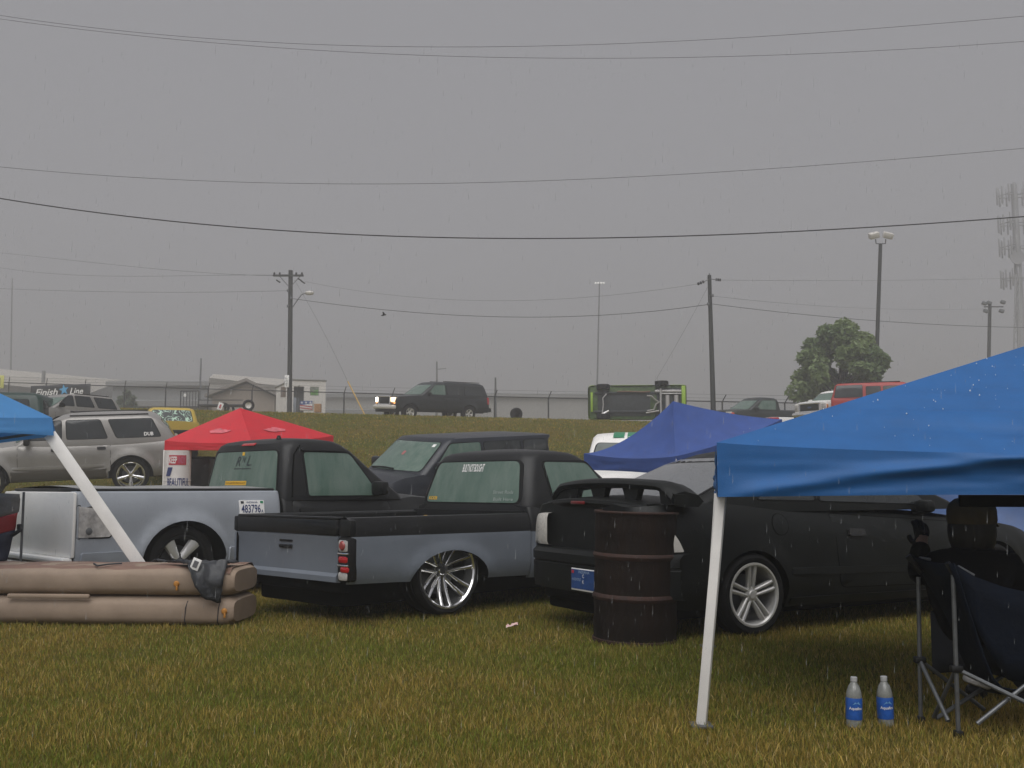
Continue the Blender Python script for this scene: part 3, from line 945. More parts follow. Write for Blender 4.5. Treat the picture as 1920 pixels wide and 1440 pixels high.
    for (x, y, m, nm, lb) in ((.70, -.26, M_YELLOW, "strap_buckle", "yellow buckle on the black box in the truck bed, under the orange sticker"), (.70, .20, M_YELLOW, "strap_buckle", "yellow buckle on the black box, under the middle of the lettered rear window")):
        q = MB(); q.box((0, 0, 0), (.05, .03, .04), bev=.01); q.tube([(0, -.05, -.01), (0, .05, -.01)], .008, 6)
        tag(q.build(nm, m, None, loc=Mt @ Vector((x - .05, -y, .757)), rotz=th), lb, "buckle")
    q = MB(); q.box((0, 0, 0), (.05, .16, .03), bev=.012); q.lathe([(.02, .015), (.018, .03), (0, .03)], 10)
    tag(q.build("spray_nozzle", M_FROST, None, loc=Mt @ Vector((.62, -.03, .752)), rotz=th), "pale plastic fitting lying on the black box in the pickup bed", "fitting")
    return t
# ------------------------------------------------------------------ the flat black coupe with the tall wing
def coupe():
    th = R(29)
    t = thing("coupe_car", "flat black two door coupe with tall rear wing and silver five spoke wheels", "car", (1.315, 8.06, 0), th)
    P = M_BLACK_COUPE
    zs = pw([(-.95, .90), (-.55, .925), (0, .93), (.9, .87), (2.0, .795), (2.3, .785), (3.0, .71), (3.45, .60), (3.56, .50)], .12)
    zb = pw([(-.95, .30), (-.6, .20), (0, .18), (2.6, .17), (3.56, .22)])
    bo = Body(-.93, 3.56, .785, zb, zs, rr=(.30, .17), rf=(.75, .42), tuck=.06, turn=.085, arches=[(0, .27, .335, .325), (2.62, .27, .335, .325)], flare=.018, fw=.18, crown=.055)
    b = MB(); bo.shell(b, n=44); b.build("body", P, t, merge=.0006)
    bo.liners(t)
    ca = Cabin([(.86, -.50, 2.38, .70, .10), (.93, -.40, 2.22, .695, .10), (1.02, -.21, 1.98, .67, .10), (1.12, .04, 1.70, .635, .11), (1.23, .31, 1.42, .59, .12), (1.305, .56, 1.18, .54, .14), (1.335, .72, 1.04, .47, .15)], bowy=.035, bowr=.16, bowf=.14, crown=.022)
    b = MB(); ca.shell(b); b.build("roof", P, t)
    window("rear_window", [(-.615, .945), (.615, .945), (.535, 1.265), (-.535, 1.265)], ca.rear, mat("rain_beaded_glass", (.135, .14, .145), .16, var=.12, scale=60, drops=.45, spec=.8), t, r=.08, seal=.015)  # grey base also carries the sky that this wet glass reflects
    window("windscreen", [(-.50, .93), (.50, .93), (.40, 1.19), (-.40, 1.19)], ca.front, M_DKGLASS, t, r=.08)
    q = MB()                                     # red edging along the roof gutter
    q.tube([ca.side(-1, x, z, .0) for x, z in ((.42, 1.265), (.58, 1.295), (.9, 1.30), (1.15, 1.29))], .004, 6)
    q.build("roof_edging", mat("red_edging", (.35, .03, .03), .4), t)
    for sg in (-1, 1):
        fs = lambda x, z, o, sg=sg: ca.side(sg, x, z, o)
        fb = lambda x, z, o, sg=sg: bo.side(sg, x, z, o)
        window("quarter_window", [(.12, .95), (.66, .94), (.66, 1.19), (.42, 1.17)], fs, M_DKGLASS, t, r=[.03, .02, .03, .06], seal=.012)
        window("side_window", [(.72, .935), (1.92, .90), (1.62, 1.09), (1.32, 1.19), (.72, 1.195)], fs, M_DKGLASS, t, r=[.02, .03, .05, .06, .03], seal=.012)
        d = panel("door", [(.86, .30), (2.16, .28), (2.20, .755), (.80, .84)], fb, P, t, off=.005, r=[.06, .08, .03, .03], gap=.006)
        handle_part(d, lambda x, z, o: fb(x, z, o + .005), 1.03, .70, mat("dark_chrome_handle", (.03, .03, .03), .25, metal=.4), L=.17, h=.055)
        mirror_part(t, (1.80, sg * .70, .885), sg, P, (.10, .15, .10))
        q = MB(); patch(q, round_poly([(.36, .405), (2.24, .375), (2.24, .425), (.36, .46)], .012), fb, off=.012, thick=.02, edge=.006)
        q.build("side_moulding", P, t)
        q = MB(); patch(q, round_poly([(.36, .19), (2.24, .185), (2.24, .235), (.36, .245)], .012), fb, off=.018, thick=.03, edge=.008)
        q.build("sill_skirt", P, t)
        # frosted tail lamps wrapping from the rear face onto the flank
        q = MB(); patch(q, round_poly([(-.91, .60), (-.61, .60), (-.66, .69), (-.73, .765), (-.81, .815), (-.91, .83)], [.02, .015, .04, .06, .06, .04]), fb, off=.010, thick=.03, edge=.008, step=.05)
        q.build("tail_lamp", M_FROST, t)
        make_wheel(t, 0, sg, .80, .285, .292, .222, .20, 'double', 5, M_ALLOY, spin=R(18), dish=.03)
        make_wheel(t, 2.62, sg, .80, .285, .292, .222, .20, 'double', 5, M_ALLOY, spin=R(10), dish=.03)
    # rear face: deck lip, lamps, panel, bumper
    q = MB()
    rows = []
    for i in range(13):
        y = -.66 + 1.32 * i / 12
        xo = -.955 + .14 * (abs(y) / .66) ** 3
        zt = .955 - .03 * (abs(y) / .66) ** 2
        rows.append([(xo + .30, y, zt - .015), (xo + .06, y, zt), (xo, y, zt - .006), (xo - .008, y, zt - .03), (xo + .02, y, zt - .06)])
    q.grid(rows); q.build("deck_lip", P, t)
    q = MB(); q.box((-.968, -.02, .925), (.02, .17, .022), bev=.006); q.build("brake_lamp", mat("dim_red_lens", (.16, .012, .012), .3), t)
    for sg in (-1, 1):
        q = MB()
        rows = []
        for i in range(7):
            f = i / 6
            y = sg * (.40 + .245 * f)
            x = -.965 + .05 * f ** 3
            zt = .845 - .03 * f ** 4
            zl = .60
            rows.append([(x + .05, y, zl), (x, y, zl + .004), (x - .012, y, zl + .03), (x - .012, y, zt - .04), (x, y, zt - .006), (x + .05, y, zt)])
        q.grid(rows)
        q.build("tail_lamp", M_FROST, t, smooth=50)
    q = MB()                                     # bumper: rounded, wrapping the corners, with a groove
    prof = [(.0, .285), (-.035, .29), (-.05, .36), (-.05, .475), (-.04, .482), (-.04, .492), (-.055, .50), (-.055, .555), (-.02, .585), (.06, .592)]
    rows = []
    for i in range(25):
        a = -1 + 2 * i / 24
        y = .835 * math.copysign(abs(a) ** .8, a)
        x = -.97 + .34 * abs(a) ** 5
        rows.append([(x + px, y * (1 + (-.06 if False else 0)), z) for (px, z) in prof])
    q.grid(rows); q.build("bumper", P, t, smooth=30)
    q = MB(); q.box((-.86, 0, .27), (.12, 1.10, .14), bev=.03); q.build("valance", M_DARK, t)
    # licence plate under the bumper
    pr = MB(); pr.box((-1.032, -.185, .385), (.008, .305, .155), bev=.004)
    pl = pr.build("licence_plate", M_WHITETXT, t)
    q = MB(); q.box((-1.0372, -.185, .388), (.003, .29, .135)); q.build("plate_field", mat("blue_plate", (.025, .07, .22), .4, var=.2, scale=20), pl)
    fp = lambda u, v: Vector((-1.0392, -u - .185, v))
    text_mesh("plate_state", "INDIANA", mat("pale_blue_ink", (.35, .45, .60), .5), pl, fp, (-.05, .43, .09, .45))
    text_mesh("plate_number", "C", M_WHITETXT, pl, fp, (.0, .40, .02, .425), bold=.01)
    text_mesh("plate_number", "K", M_WHITETXT, pl, fp, (.0, .36, .02, .385), bold=.01)
    text_mesh("plate_motto", "IN GOD WE TRUST", mat("pale_blue_ink", (.35, .45, .60), .5), pl, fp, (-.13, .375, -.02, .395))
    q = MB(); q.box((-1.039, -.06, .438), (.003, .028, .022)); q.build("plate_sticker", M_REDINK, pl)
    # the wing: arched blade, drooping ends, two wide struts
    q = MB()
    rows = []
    n = 28
    for i in range(n + 1):
        a = -1 + 2 * i / n
        y = -.05 + .77 * a
        lift = 1.075 - .035 * a * a
        droop = 0
        e = max(0, (abs(a) - .80) / .20)
        chord = .23 + .05 * e
        z = lift - .02 - .08 * e ** 1.6
        x = -.70 + .10 * a * a
        th_ = .072 + .030 * e
        pr_ = [(-.12, .006), (-.105, .018), (-.02, .026), (.08, .016), (.12, .0), (.08, -.014), (-.02, -.012), (-.105, -.008)]
        rows.append([(x + px * chord / .24, y, z + pz * th_ / .038) for (px, pz) in pr_])
    q.grid(rows, closed=True)
    q.add(rows[0], [tuple(range(8))]); q.add(rows[-1], [tuple(range(8))])
    w = q.build("rear_wing", P, t, smooth=50)
    for (ya, yb) in ((-.09, .14), (-.50, -.27)):
        x0 = -.71
        q = MB()
        prof = [(ya, 1.062), (yb, 1.062), (yb - .055, .945), (ya + .055, .945)]
        v = [(x0 - .05, y, z) for y, z in prof] + [(x0, y, z) for y, z in prof]
        q.add(v, [(0, 1, 2, 3), (4, 5, 6, 7), (0, 1, 5, 4), (1, 2, 6, 5), (2, 3, 7, 6), (3, 0, 4, 7)])
        q.build("wing_strut", P, w, smooth=30)
    for prof in ([(.37, 1.045), (.66, 1.035), (.735, .99), (.725, .925), (.62, .915), (.40, .93)], [(-.66, 1.045), (-.72, 1.035), (-.83, .99), (-.83, .925), (-.74, .912), (-.68, .93)]):
        q = MB()                                 # end foot that meets the fender
        n_ = len(prof)
        xf = -.705 if prof[0][0] > 0 else -.50
        v = [(-.72, y, z) for y, z in prof] + [(xf, y * .98, z - .008) for y, z in prof]
        q.add(v, [tuple(range(n_)), tuple(range(n_, 2 * n_))] + [(i, (i + 1) % n_, n_ + (i + 1) % n_, n_ + i) for i in range(n_)])
        q.build("wing_end", P, w, smooth=50)
    panel("fuel_flap", [(.28 + .075 * math.cos(a * math.pi / 8), .77 + .075 * math.sin(a * math.pi / 8)) for a in range(16)], lambda x, z, o: bo.side(-1, x, z, o), P, t, off=.003, r=.0, gap=.004)
    q = MB(); q.tube([(-1.0, -.45, .24), (-.8, -.45, .24)], .035, 12); q.build("exhaust_tip", M_GALV, t)
    for sg in (-1, 1):
        q = MB(); q.box((3.36, sg * .52, .56), (.18, .30, .10), bev=.04); q.build("headlamp", M_CLEARLENS, t)
    underbody(t, -.85, 3.3, .60, .12, .50)
    return t
# ------------------------------------------------------------------ canopies
def canopy(name, label, C, e1, e2, L1, L2, z_eave, z_peak, drop, cloth, vmat, legs, sag=.05, hipsag=.0, wr=.0, seed=0, flare=.0, zcorner=None, n=22, legw=.035, legmat=None, group=None, trans_frame=True, peak_xy=None, face=None, fold=False, legd=None):
    """Square pop-up shelter: four roof panels, four valances, legs and truss bars."""
    C = Vector((C[0], C[1], 0)); e1 = Vector((*e1, 0)).normalized(); e2 = Vector((*e2, 0)).normalized()
    cs = [C, C + e1 * L1, C + e1 * L1 + e2 * L2, C + e2 * L2]
    zc = zcorner or [z_eave] * 4
    cs = [Vector((c.x, c.y, z)) for c, z in zip(cs, zc)]
    pk = sum(cs, Vector()) / 4
    if peak_xy: pk.x, pk.y = peak_xy
    pk.z = z_peak
    t = thing(name, label, "canopy", (C.x, C.y, terrain(C.x, C.y)), group=group)
    o = -Vector(t.location)
    for i in range(4):
        A, B = cs[i], cs[(i + 1) % 4]
        out = ((A + B) / 2 - pk); out.z = 0; out.normalize()
        def eave(u):
            p = A.lerp(B, u); p.z -= sag * math.sin(math.pi * u) ** .8
            return p
        rows = []
        for j in range(n + 1):
            v = j / n
            row = []
            for k in range(n + 1):
                u = k / n
                p = eave(u).lerp(pk, v)
                p.z -= (pk.z - eave(u).z) * (v - v ** (1 + hipsag)) + .5 * sag * math.sin(math.pi * v) * math.sin(math.pi * u)
                if wr:
                    f = (1 - v) ** 1.3
                    q = mnoise.noise(Vector((u * 3.0 + v * 2.2, v * 10, seed + i))) + .5 * mnoise.noise(Vector((u * 7 - v * 5, v * 22, seed + i + 7)))
                    p.z += wr * q * (.35 + f) * math.sin(math.pi * min(1, max(0, u))) ** .5 * (1 - v) ** .3 * min(1, v * 5)
                row.append(p + o)
            rows.append(row)
        m = MB(); m.grid(rows); m.build("roof_panel", cloth, t, smooth=60)
        rows = []
        nv, nu = (26, n * 4) if fold else (9, n * 2)
        for j in range(nv):
            v = j / (nv - 1)
            row = []
            for k in range(nu + 1):
                u = k / nu
                p = eave(u)
                hem = A.lerp(B, u).z - drop + (sag * .25 * math.sin(math.pi * u))
                p.z = p.z + (hem - p.z) * v
                d = 0
                if wr:
                    d = wr * 1.2 * (mnoise.noise(Vector((u * 4.5 - v * 1.5, v * 3.2 + u * 2, seed + 20 + i))) + .45 * mnoise.noise(Vector((u * 11, v * 6 + u * 5, seed + 31 + i)))) * math.sin(math.pi * v * .8) * math.sin(math.pi * u) ** .4
                if fold and i == 0:
                    w_ = min(1, u / .04)
                    d = d * .25 + w_ * (.026 * math.exp(-((v - (1.02 - 2.55 * u)) / .16) ** 2) * (u < .46) * min(1, (.46 - u) / .08)
                                   + .026 * math.exp(-((v - .10 + .08 * math.sin(u * 9)) / .16) ** 2) * min(1, max(0, (u - .22) / .12))
                                   + .014 * math.exp(-((v - .62 + .05 * math.sin(u * 14)) / .10) ** 2) * min(1, max(0, (u - .30) / .15)))
                p = p + out * (flare * v + d + .004)
                row.append(p + o)
            rows.append(row)
        m = MB(); m.grid(rows); m.build("valance", vmat, t, smooth=60)
        a, b = A + o + Vector((0, 0, -drop * .80)), B + o + Vector((0, 0, -drop * .80))
        if trans_frame:
            m = MB(); d = (b - a).normalized()
            m.tube([a + d * .05 - out * .05, b - d * .05 - out * .05], .012, 6)
            m.build("truss_bar", M_GALV, t)
    lm = legmat or M_WHITEPOLE
    for (top, bot) in legs:
        top, bot = Vector(top), Vector(bot)
        d = (bot - top).normalized()
        rot = d.to_track_quat('Z', 'Y').to_matrix()
        if face is not None:
            fy = (Vector(face) - d * d.dot(Vector(face))).normalized(); rot = Matrix((fy.cross(d), fy, d)).transposed()
        m = MB(); m.box((top + bot) / 2 + o, (legw, legd or legw, (bot - top).length), rot=rot, bev=.004)
        lg = m.build("leg", lm, t)
        m = MB(); m.box(bot + o + Vector((0, 0, .012)), (legw * 2.2, legw * 2.2, .012), bev=.003); m.build("foot_plate", M_GALV, lg)
    return t

def canopies():
    # nearest, right: only its far corner with one white leg is in view
    e2 = Vector((.197, .98)); e1 = Vector((.98, -.197))
    C = Vector((.889, 4.5))
    C2 = C + e2 * 2.4; C1 = C + e1 * 3.4; C3 = C1 + e2 * 2.4
    legs = [((.934, 4.585, 1.12), (.823, 4.63, 0)),
            ((C2.x - .0, C2.y - .02, 1.16), (1319.5 / 1941 * 6.85 - 960 / 1941 * 6.85, 6.85, 0)),
            ((C1.x, C1.y, 1.16), (C1.x + .2, C1.y - .05, 0)), ((C3.x, C3.y, 1.16), (C3.x + .2, C3.y + .05, 0))]
    cv = canopy("pop_up_canopy", "wet blue canopy with white leg sheltering the seated person", C, e1, e2, 3.4, 2.4, 1.235, 1.81, .235, M_BLUE, M_BLUE, legs, sag=.06, wr=.035, seed=3, n=40, legw=.042, fold=True, group="pop up canopies")
    rng = np.random.default_rng(5); dm = MB(); pk_ = C + e1 * 1.7 + e2 * 1.2
    for k in range(150):
        u, v = rng.random() * .85, rng.random() ** .8 * .8
        p = (C + e1 * 3.4 * u).lerp(pk_, v); z = 1.235 - .06 * math.sin(math.pi * u) ** .8; z = z + (1.81 - z) * v - .03 * math.sin(math.pi * v) * math.sin(math.pi * u)
        c_ = Vector((p.x, p.y, z + .016)) - Vector(cv.location); r_ = .0016 + .0030 * rng.random() ** 3
        dm.add([c_ + Vector(q) * r_ for q in ((1, 0, 0), (-1, 0, 0), (0, 1, 0), (0, -1, 0), (0, 0, 1.6), (0, 0, -1))], [(0, 2, 4), (2, 1, 4), (1, 3, 4), (3, 0, 4), (2, 0, 5), (1, 2, 5), (3, 1, 5), (0, 3, 5)])
    tag(dm.build('water_drops', mat('splash_water', (.62, .66, .70), .1, spec=.8), cv), kind='stuff')
    bar = MB(); a_, b_ = C + e1 * 1.0 + e2 * .10, C + e1 * 3.3 + e2 * .10
    d_ = (b_ - a_).normalized(); o_ = Vector(cv.location)
    bar.box(Vector(((a_.x + b_.x) / 2, (a_.y + b_.y) / 2, .985)) - o_, ((b_ - a_).length, .03, .05), rot=Matrix.Rotation(math.atan2(d_.y, d_.x), 3, 'Z'), bev=.004)
    bar.build('shaded_hem_strip', M_DARK, cv)  # black strip standing in for the far hem in shadow
    # left: light blue, wide slanted white leg
    e1 = Vector((-.80, .60)); e2 = Vector((-.60, -.80))
    c = at(97, 783, 8.3); C = Vector((c.x, c.y))
    a = at(93, 814, 8.3); b = at(326, 1147, 8.64); b.z = 0
    zc = c.z
    canopy("pop_up_canopy", "light blue canopy on a wide slanted white leg beside the tan air mattress", C, e1, e2, 3.0, 3.0, zc, 2.6, .145, M_LBLUE, M_LBLUE, [(a, b), (Vector((C.x - 2.4, C.y + 1.8, 1.35)), Vector((C.x - 2.5, C.y + 1.9, 0)))],
           sag=.045, wr=.018, seed=9, n=24, legw=.096, zcorner=[zc, zc - .15, zc, zc], face=(.30, -.95, .1), legd=.03, flare=.04, group="pop up canopies")
    # middle: violet blue, sagging, seen corner on
    L = at(1095, 850, 15.0); Rr = at(1466, 786, 15.4)
    near = Vector((at(1268, 880, 13.2).x, 13.2)); far = Vector((L.x + Rr.x - near.x, L.y + Rr.y - near.y))
    e1 = Vector((Rr.x - near.x, Rr.y - near.y)); e2 = Vector((L.x - near.x, L.y - near.y))
    pk = at(1262, 752, 14.6)
    canopy("pop_up_canopy", "violet blue canopy sagging to a sharp peak behind the black coupe", near, e1, e2, e1.length, e2.length, 1.4, pk.z, .24, M_PBLUE, M_PBLUE,
           [((L.x, L.y, L.z - .2), (L.x - .02, L.y, terrain(L.x, L.y))), ((Rr.x, Rr.y, Rr.z - .2), (Rr.x, Rr.y, terrain(Rr.x, Rr.y))), ((near.x, near.y, 1.25), (near.x, near.y, terrain(near.x, near.y)))],
           sag=.05, hipsag=.75, wr=.012, seed=14, zcorner=[1.42, Rr.z, 1.75, L.z], peak_xy=(pk.x, pk.y), group="pop up canopies")
    # red one over the trash drum
    L = at(309, 826, 21.6); Rr = at(625, 817, 23.2)
    e = Vector((Rr.x - L.x, Rr.y - L.y)); half = e / 2
    nrm = Vector((half.y, -half.x))
    near = Vector((L.x, L.y)) + half * .98 + nrm * .62 + half * -.12
    e1 = Vector((Rr.x, Rr.y)) - near; e2 = Vector((L.x, L.y)) - near
    pk = at(450, 765, 22.2)
    q = canopy("pop_up_canopy", "bright red canopy with two faded white emblems over the white trash drum", near, e1, e2, e1.length, e2.length, L.z, pk.z, .20, M_REDCLOTH, M_REDCLOTH,
           [((L.x, L.y, L.z - .2), (L.x, L.y, terrain(L.x, L.y))), ((Rr.x, Rr.y, Rr.z - .2), (Rr.x, Rr.y, terrain(Rr.x, Rr.y))), ((near.x, near.y, L.z - .2), (near.x, near.y, terrain(near.x, near.y)))],
           sag=.04, wr=.012, seed=22, zcorner=[at(500, 828, near.y).z, Rr.z, (L.z + Rr.z) / 2, L.z], peak_xy=(pk.x, pk.y), group="pop up canopies")
    # two flame-shaped emblems printed on the near panels
    n3, l3, r3 = Vector((near.x, near.y, at(500, 828, near.y).z)), L, Rr
    off = -Vector(q.location)
    for (A, B, flip) in ((l3, n3, 1), (n3, r3, 1)):
        nn = (B - A).cross(pk - A).normalized()
        if nn.z < 0: nn = -nn
        def f(u, v, o): 
            p = A.lerp(B, u); p.z -= .04 * math.sin(math.pi * u) ** .8; p = p.lerp(pk, v); p.z -= .02 * math.sin(math.pi * v) * math.sin(math.pi * u); return p + nn * (.012 + o) + off
        shape = [(.34, .33), (.42, .40), (.50, .43), (.53, .385), (.60, .395), (.64, .37), (.72, .36), (.66, .31), (.58, .28), (.46, .29), (.40, .28)]
        if A is n3: shape = [(1 - u, v) for u, v in shape][::-1]
        m = MB(); patch(m, [Vector(p) for p in shape], f, off=.004, thick=.006, step=.5, rings=(1, .5))
        m.build("faded_emblem", M_PINK, q)
    # blue tarpaulin wall standing behind the coupe's bonnet
    m = MB()
    a, b = Vector((4.25, 12.6)), Vector((8.2, 11.6))
    rows = []
    for i in range(31):
        u = i / 30
        p = a.lerp(b, u)
        row = []
        for j in range(15):
            v = j / 14
            w = .10 * mnoise.noise(Vector((u * 3 - v * 1.6, v * 1.2 + u * 2, 4))) + .04 * mnoise.noise(Vector((u * 9 - v * 5, v * 3, 8)))
            row.append((p.x, p.y + w - .5 * v * v + .5 * v, 1.45 * (1 - v) + .02))
        rows.append(row)
    m.grid(rows)
    o = m.build("tarpaulin", mat('faded_blue_tarp', (.07, .13, .30), .5, var=.15, scale=4), smooth=60)
    tag(o, "creased blue tarpaulin wall hanging behind the bonnet of the black coupe", "tarpaulin")
    for k, p in ((0, a), (1, b)):
        m = MB(); m.tube([(p.x, p.y + .03, 0), (p.x, p.y + .03, 1.5)], .015, 8)
        tp = m.build("pole", M_GALV, o)

# ------------------------------------------------------------------ foreground things
def steel_drum():
    X, Y = .837, 7.19
    m = mat("rusty_drum_steel", (.0055, .0038, .003), .8, spec=.2, var=.5, scale=5, col2=(.016, .0085, .0055), bump=.35, bscale=26, stretch=(1, 1, .35), drops=.2)
    rust = mat("bright_rust", (.034, .014, .009), .8, var=.4, scale=18, bump=.3, bscale=60)
    t = thing("steel_drum", "rusty open steel drum used as a trash barrel behind the coupe", "barrel", (X, Y, 0), 0, tilt=(R(.6), R(1.3)))
    r = .283
    b = MB()
    prof = [(0, .02), (r, .02)]
    for z in np.linspace(.03, .865, 40):
        bulge = 0
        prof.append((r - .002 * math.sin(z * 40), z))
    prof += [(r - .006, .868), (r - .006, .05), (0, .05)]
    b.lathe(prof, 48); b.build("shell", m, t)
    for z in (.30, .575):
        b = MB(); b.lathe([(r - .004, z - .028), (r + .007, z - .014), (r + .0115, z), (r + .007, z + .014), (r - .004, z + .028)], 48); b.build("rolling_hoop", rust, t)
    b = MB(); b.lathe([(r - .008, .862), (r + .006, .860), (r + .009, .868), (r + .006, .876), (r - .006, .877), (r - .010, .870)], 48, close=True); b.build("top_rim", rust, t)
    b = MB(); b.lathe([(r - .004, .0), (r + .007, .0), (r + .007, .022), (r - .004, .026)], 48); b.build("bottom_rim", rust, t)

def air_mattress():
    # two inflated layers with a flocked top
    ang_ = R(-4)
    c = Vector((-3.44, 8.2, 0))
    t = thing("air_mattress", "tan double height air mattress lying on the grass", "air mattress", c, ang_)
    tan = mat("tan_vinyl", (.285, .215, .16), .68, var=.12, scale=3.5, bump=.2, bscale=14, spec=.3)
    floc = mat("brown_flocking", (.19, .115, .085), .7, var=.12, scale=7, bump=.2, bscale=120)
    L, D, hl = 2.78, .60, .224
    def layer(nm, z0, m, seed):
        rows = []
        N = 60
        for i in range(N + 1):
            x = -L / 2 + L * i / N
            e = max(0, (abs(x) - (L / 2 - .14)) / .14)
            k = math.sqrt(max(0.0, 1 - e ** 3.4)) if e < 1 else 0
            row = []
            for j in range(28):
                a = 2 * math.pi * j / 28
                ca, sa = math.cos(a), math.sin(a)
                y = math.copysign(abs(ca) ** .42, ca) * D / 2
                z = math.copysign(abs(sa) ** .62, sa) * hl / 2
                wob = 1 + .018 * mnoise.noise(Vector((x * 2.6, a * .8, seed))) + .012 * mnoise.noise(Vector((x * 8, a * 2, seed)))
                y = y * (1 - .10 * (1 - k)) * wob; z = z * (.72 + .28 * k) * wob
                row.append((x, y, z0 + z))
            rows.append(row)
        b = MB(); b.grid(rows, closed=True)
        o = len(b.v); b.f.append(tuple(range(o - 28, o))); b.m.append(0); b.f.append(tuple(range(28))); b.m.append(0)
        return b.build(nm, m, t, smooth=50)
    lo = layer("lower_layer", .112, tan, 1)
    up = layer("upper_layer", .331, tan, 5)
    rows = []
    for i in range(61):
        x = -L / 2 + .03 + (L - .06) * i / 60
        row = []
        for j in range(13):
            v = -1 + 2 * j / 12
            z = .443 - .028 * abs(v) ** 6 + .009 * mnoise.noise(Vector((x * 5, v * 2, 2))) + .006 * math.sin(x * 17) * (1 - abs(v))
            if j in (0, 12): z -= .022
            row.append((x, v * (D / 2 - .012), z))
        rows.append(row)
    b = MB(); b.grid(rows); b.build("flocked_top", floc, t, smooth=50)
    b = MB(); b.box((-.02, -D / 2 - .008, .222), (.64, .03, .034), bev=.012); b.build("join_strip", tan, t)
    gold = mat("orange_valve", (.42, .18, .03), .5)
    for (x, z) in ((.96, .318), (L / 2 - .06, .12)):
        b = MB(); b.lathe([(0, .014), (.015, .012), (.020, .004), (.023, 0)], 14, Matrix.Translation((x, -D / 2 - .002, z)) @ Matrix.Rotation(R(90), 4, 'X'))
        b.box((x + .006, -D / 2 - .010, z - .03), (.016, .010, .036), bev=.005); b.build("valve", gold, t)
    for x in (1.02, 1.27):
        b = MB()
        b.tube([(x + .03 * (1 - q), -D / 2 * (math.cos(a) ** .42 if math.cos(a) > 0 else 0) - .004, .108 + hl / 2 * math.copysign(abs(math.sin(a)) ** .62, math.sin(a))) for q, a in ((0, R(60)), (.3, R(35)), (.5, R(8)), (.8, R(-25)), (1, R(-55)))], .0035, 5)
        b.build("seam_line", M_INK, t)
    # black stuff sack draped over the front edge
    M = Matrix.Translation(c) @ Matrix.Rotation(ang_, 4, 'Z')
    cloth = mat("black_nylon", (.022, .024, .028), .48, var=.4, scale=9, bump=.3, bscale=30, drops=.2)
    rows = []
    for i in range(25):
        u = i / 24
        row = []
        for j in range(19):
            v = j / 18
            x = .66 + .70 * u - .05 * v + .36 * v * (1 - u) ** 1.2
            s = v * (.12 + .38 * min(1, u * 1.3))
            edge = .24 + .04 * math.sin(u * 5) + .08 * (1 - u)
            y = -D / 2 + .22 - min(s, edge + .0)
            hang = max(0, s - edge) * min(1, u * 1.9)
            z = .457 - hang * .95
            y = y - (.045 if hang > 0 else 0) * min(1, hang * 10) - .05 * math.sin(math.pi * u) * min(1, hang * 5)
            n_ = .034 * mnoise.noise(Vector((u * 4, v * 4, 3))) + .020 * mnoise.noise(Vector((u * 9, v * 9, 6)))
            row.append(M @ Vector((x, y - abs(n_) * (1.2 if hang > 0 else 0), z + .012 + (abs(n_) if hang <= 0 else n_))))
        rows.append(row)
    b = MB(); b.grid(rows)
    bag = b.build("stuff_sack", cloth, smooth=70)
    tag(bag, "crumpled black nylon storage sack draped over the end of the air mattress", "bag")
    so = bag.modifiers.new("thickness", 'SOLIDIFY'); so.thickness = .008
    p = rows[15][11]
    b = MB(); b.box(p + Vector((0, -.055, .0)), (.065, .006, .085), rot=Matrix.Rotation(R(22), 3, 'Y'), bev=.002)
    lab = b.build("care_label", M_WHITETXT, bag)
    b = MB(); b.box(p + Vector((0, -.059, .0)), (.035, .003, .05), rot=Matrix.Rotation(R(22), 3, 'Y')); b.build("label_print", mat("grey_ink", (.12, .12, .13), .6), lab)
    b = MB(); b.tube([M @ Vector(q) for q in ((.27, -D / 2 + .10, .456), (.33, -D / 2 + .03, .446), (.40, -D / 2 + .06, .456), (.48, -D / 2 + .12, .459))], .007, 6); b.build("draw_cord", M_INK, bag)

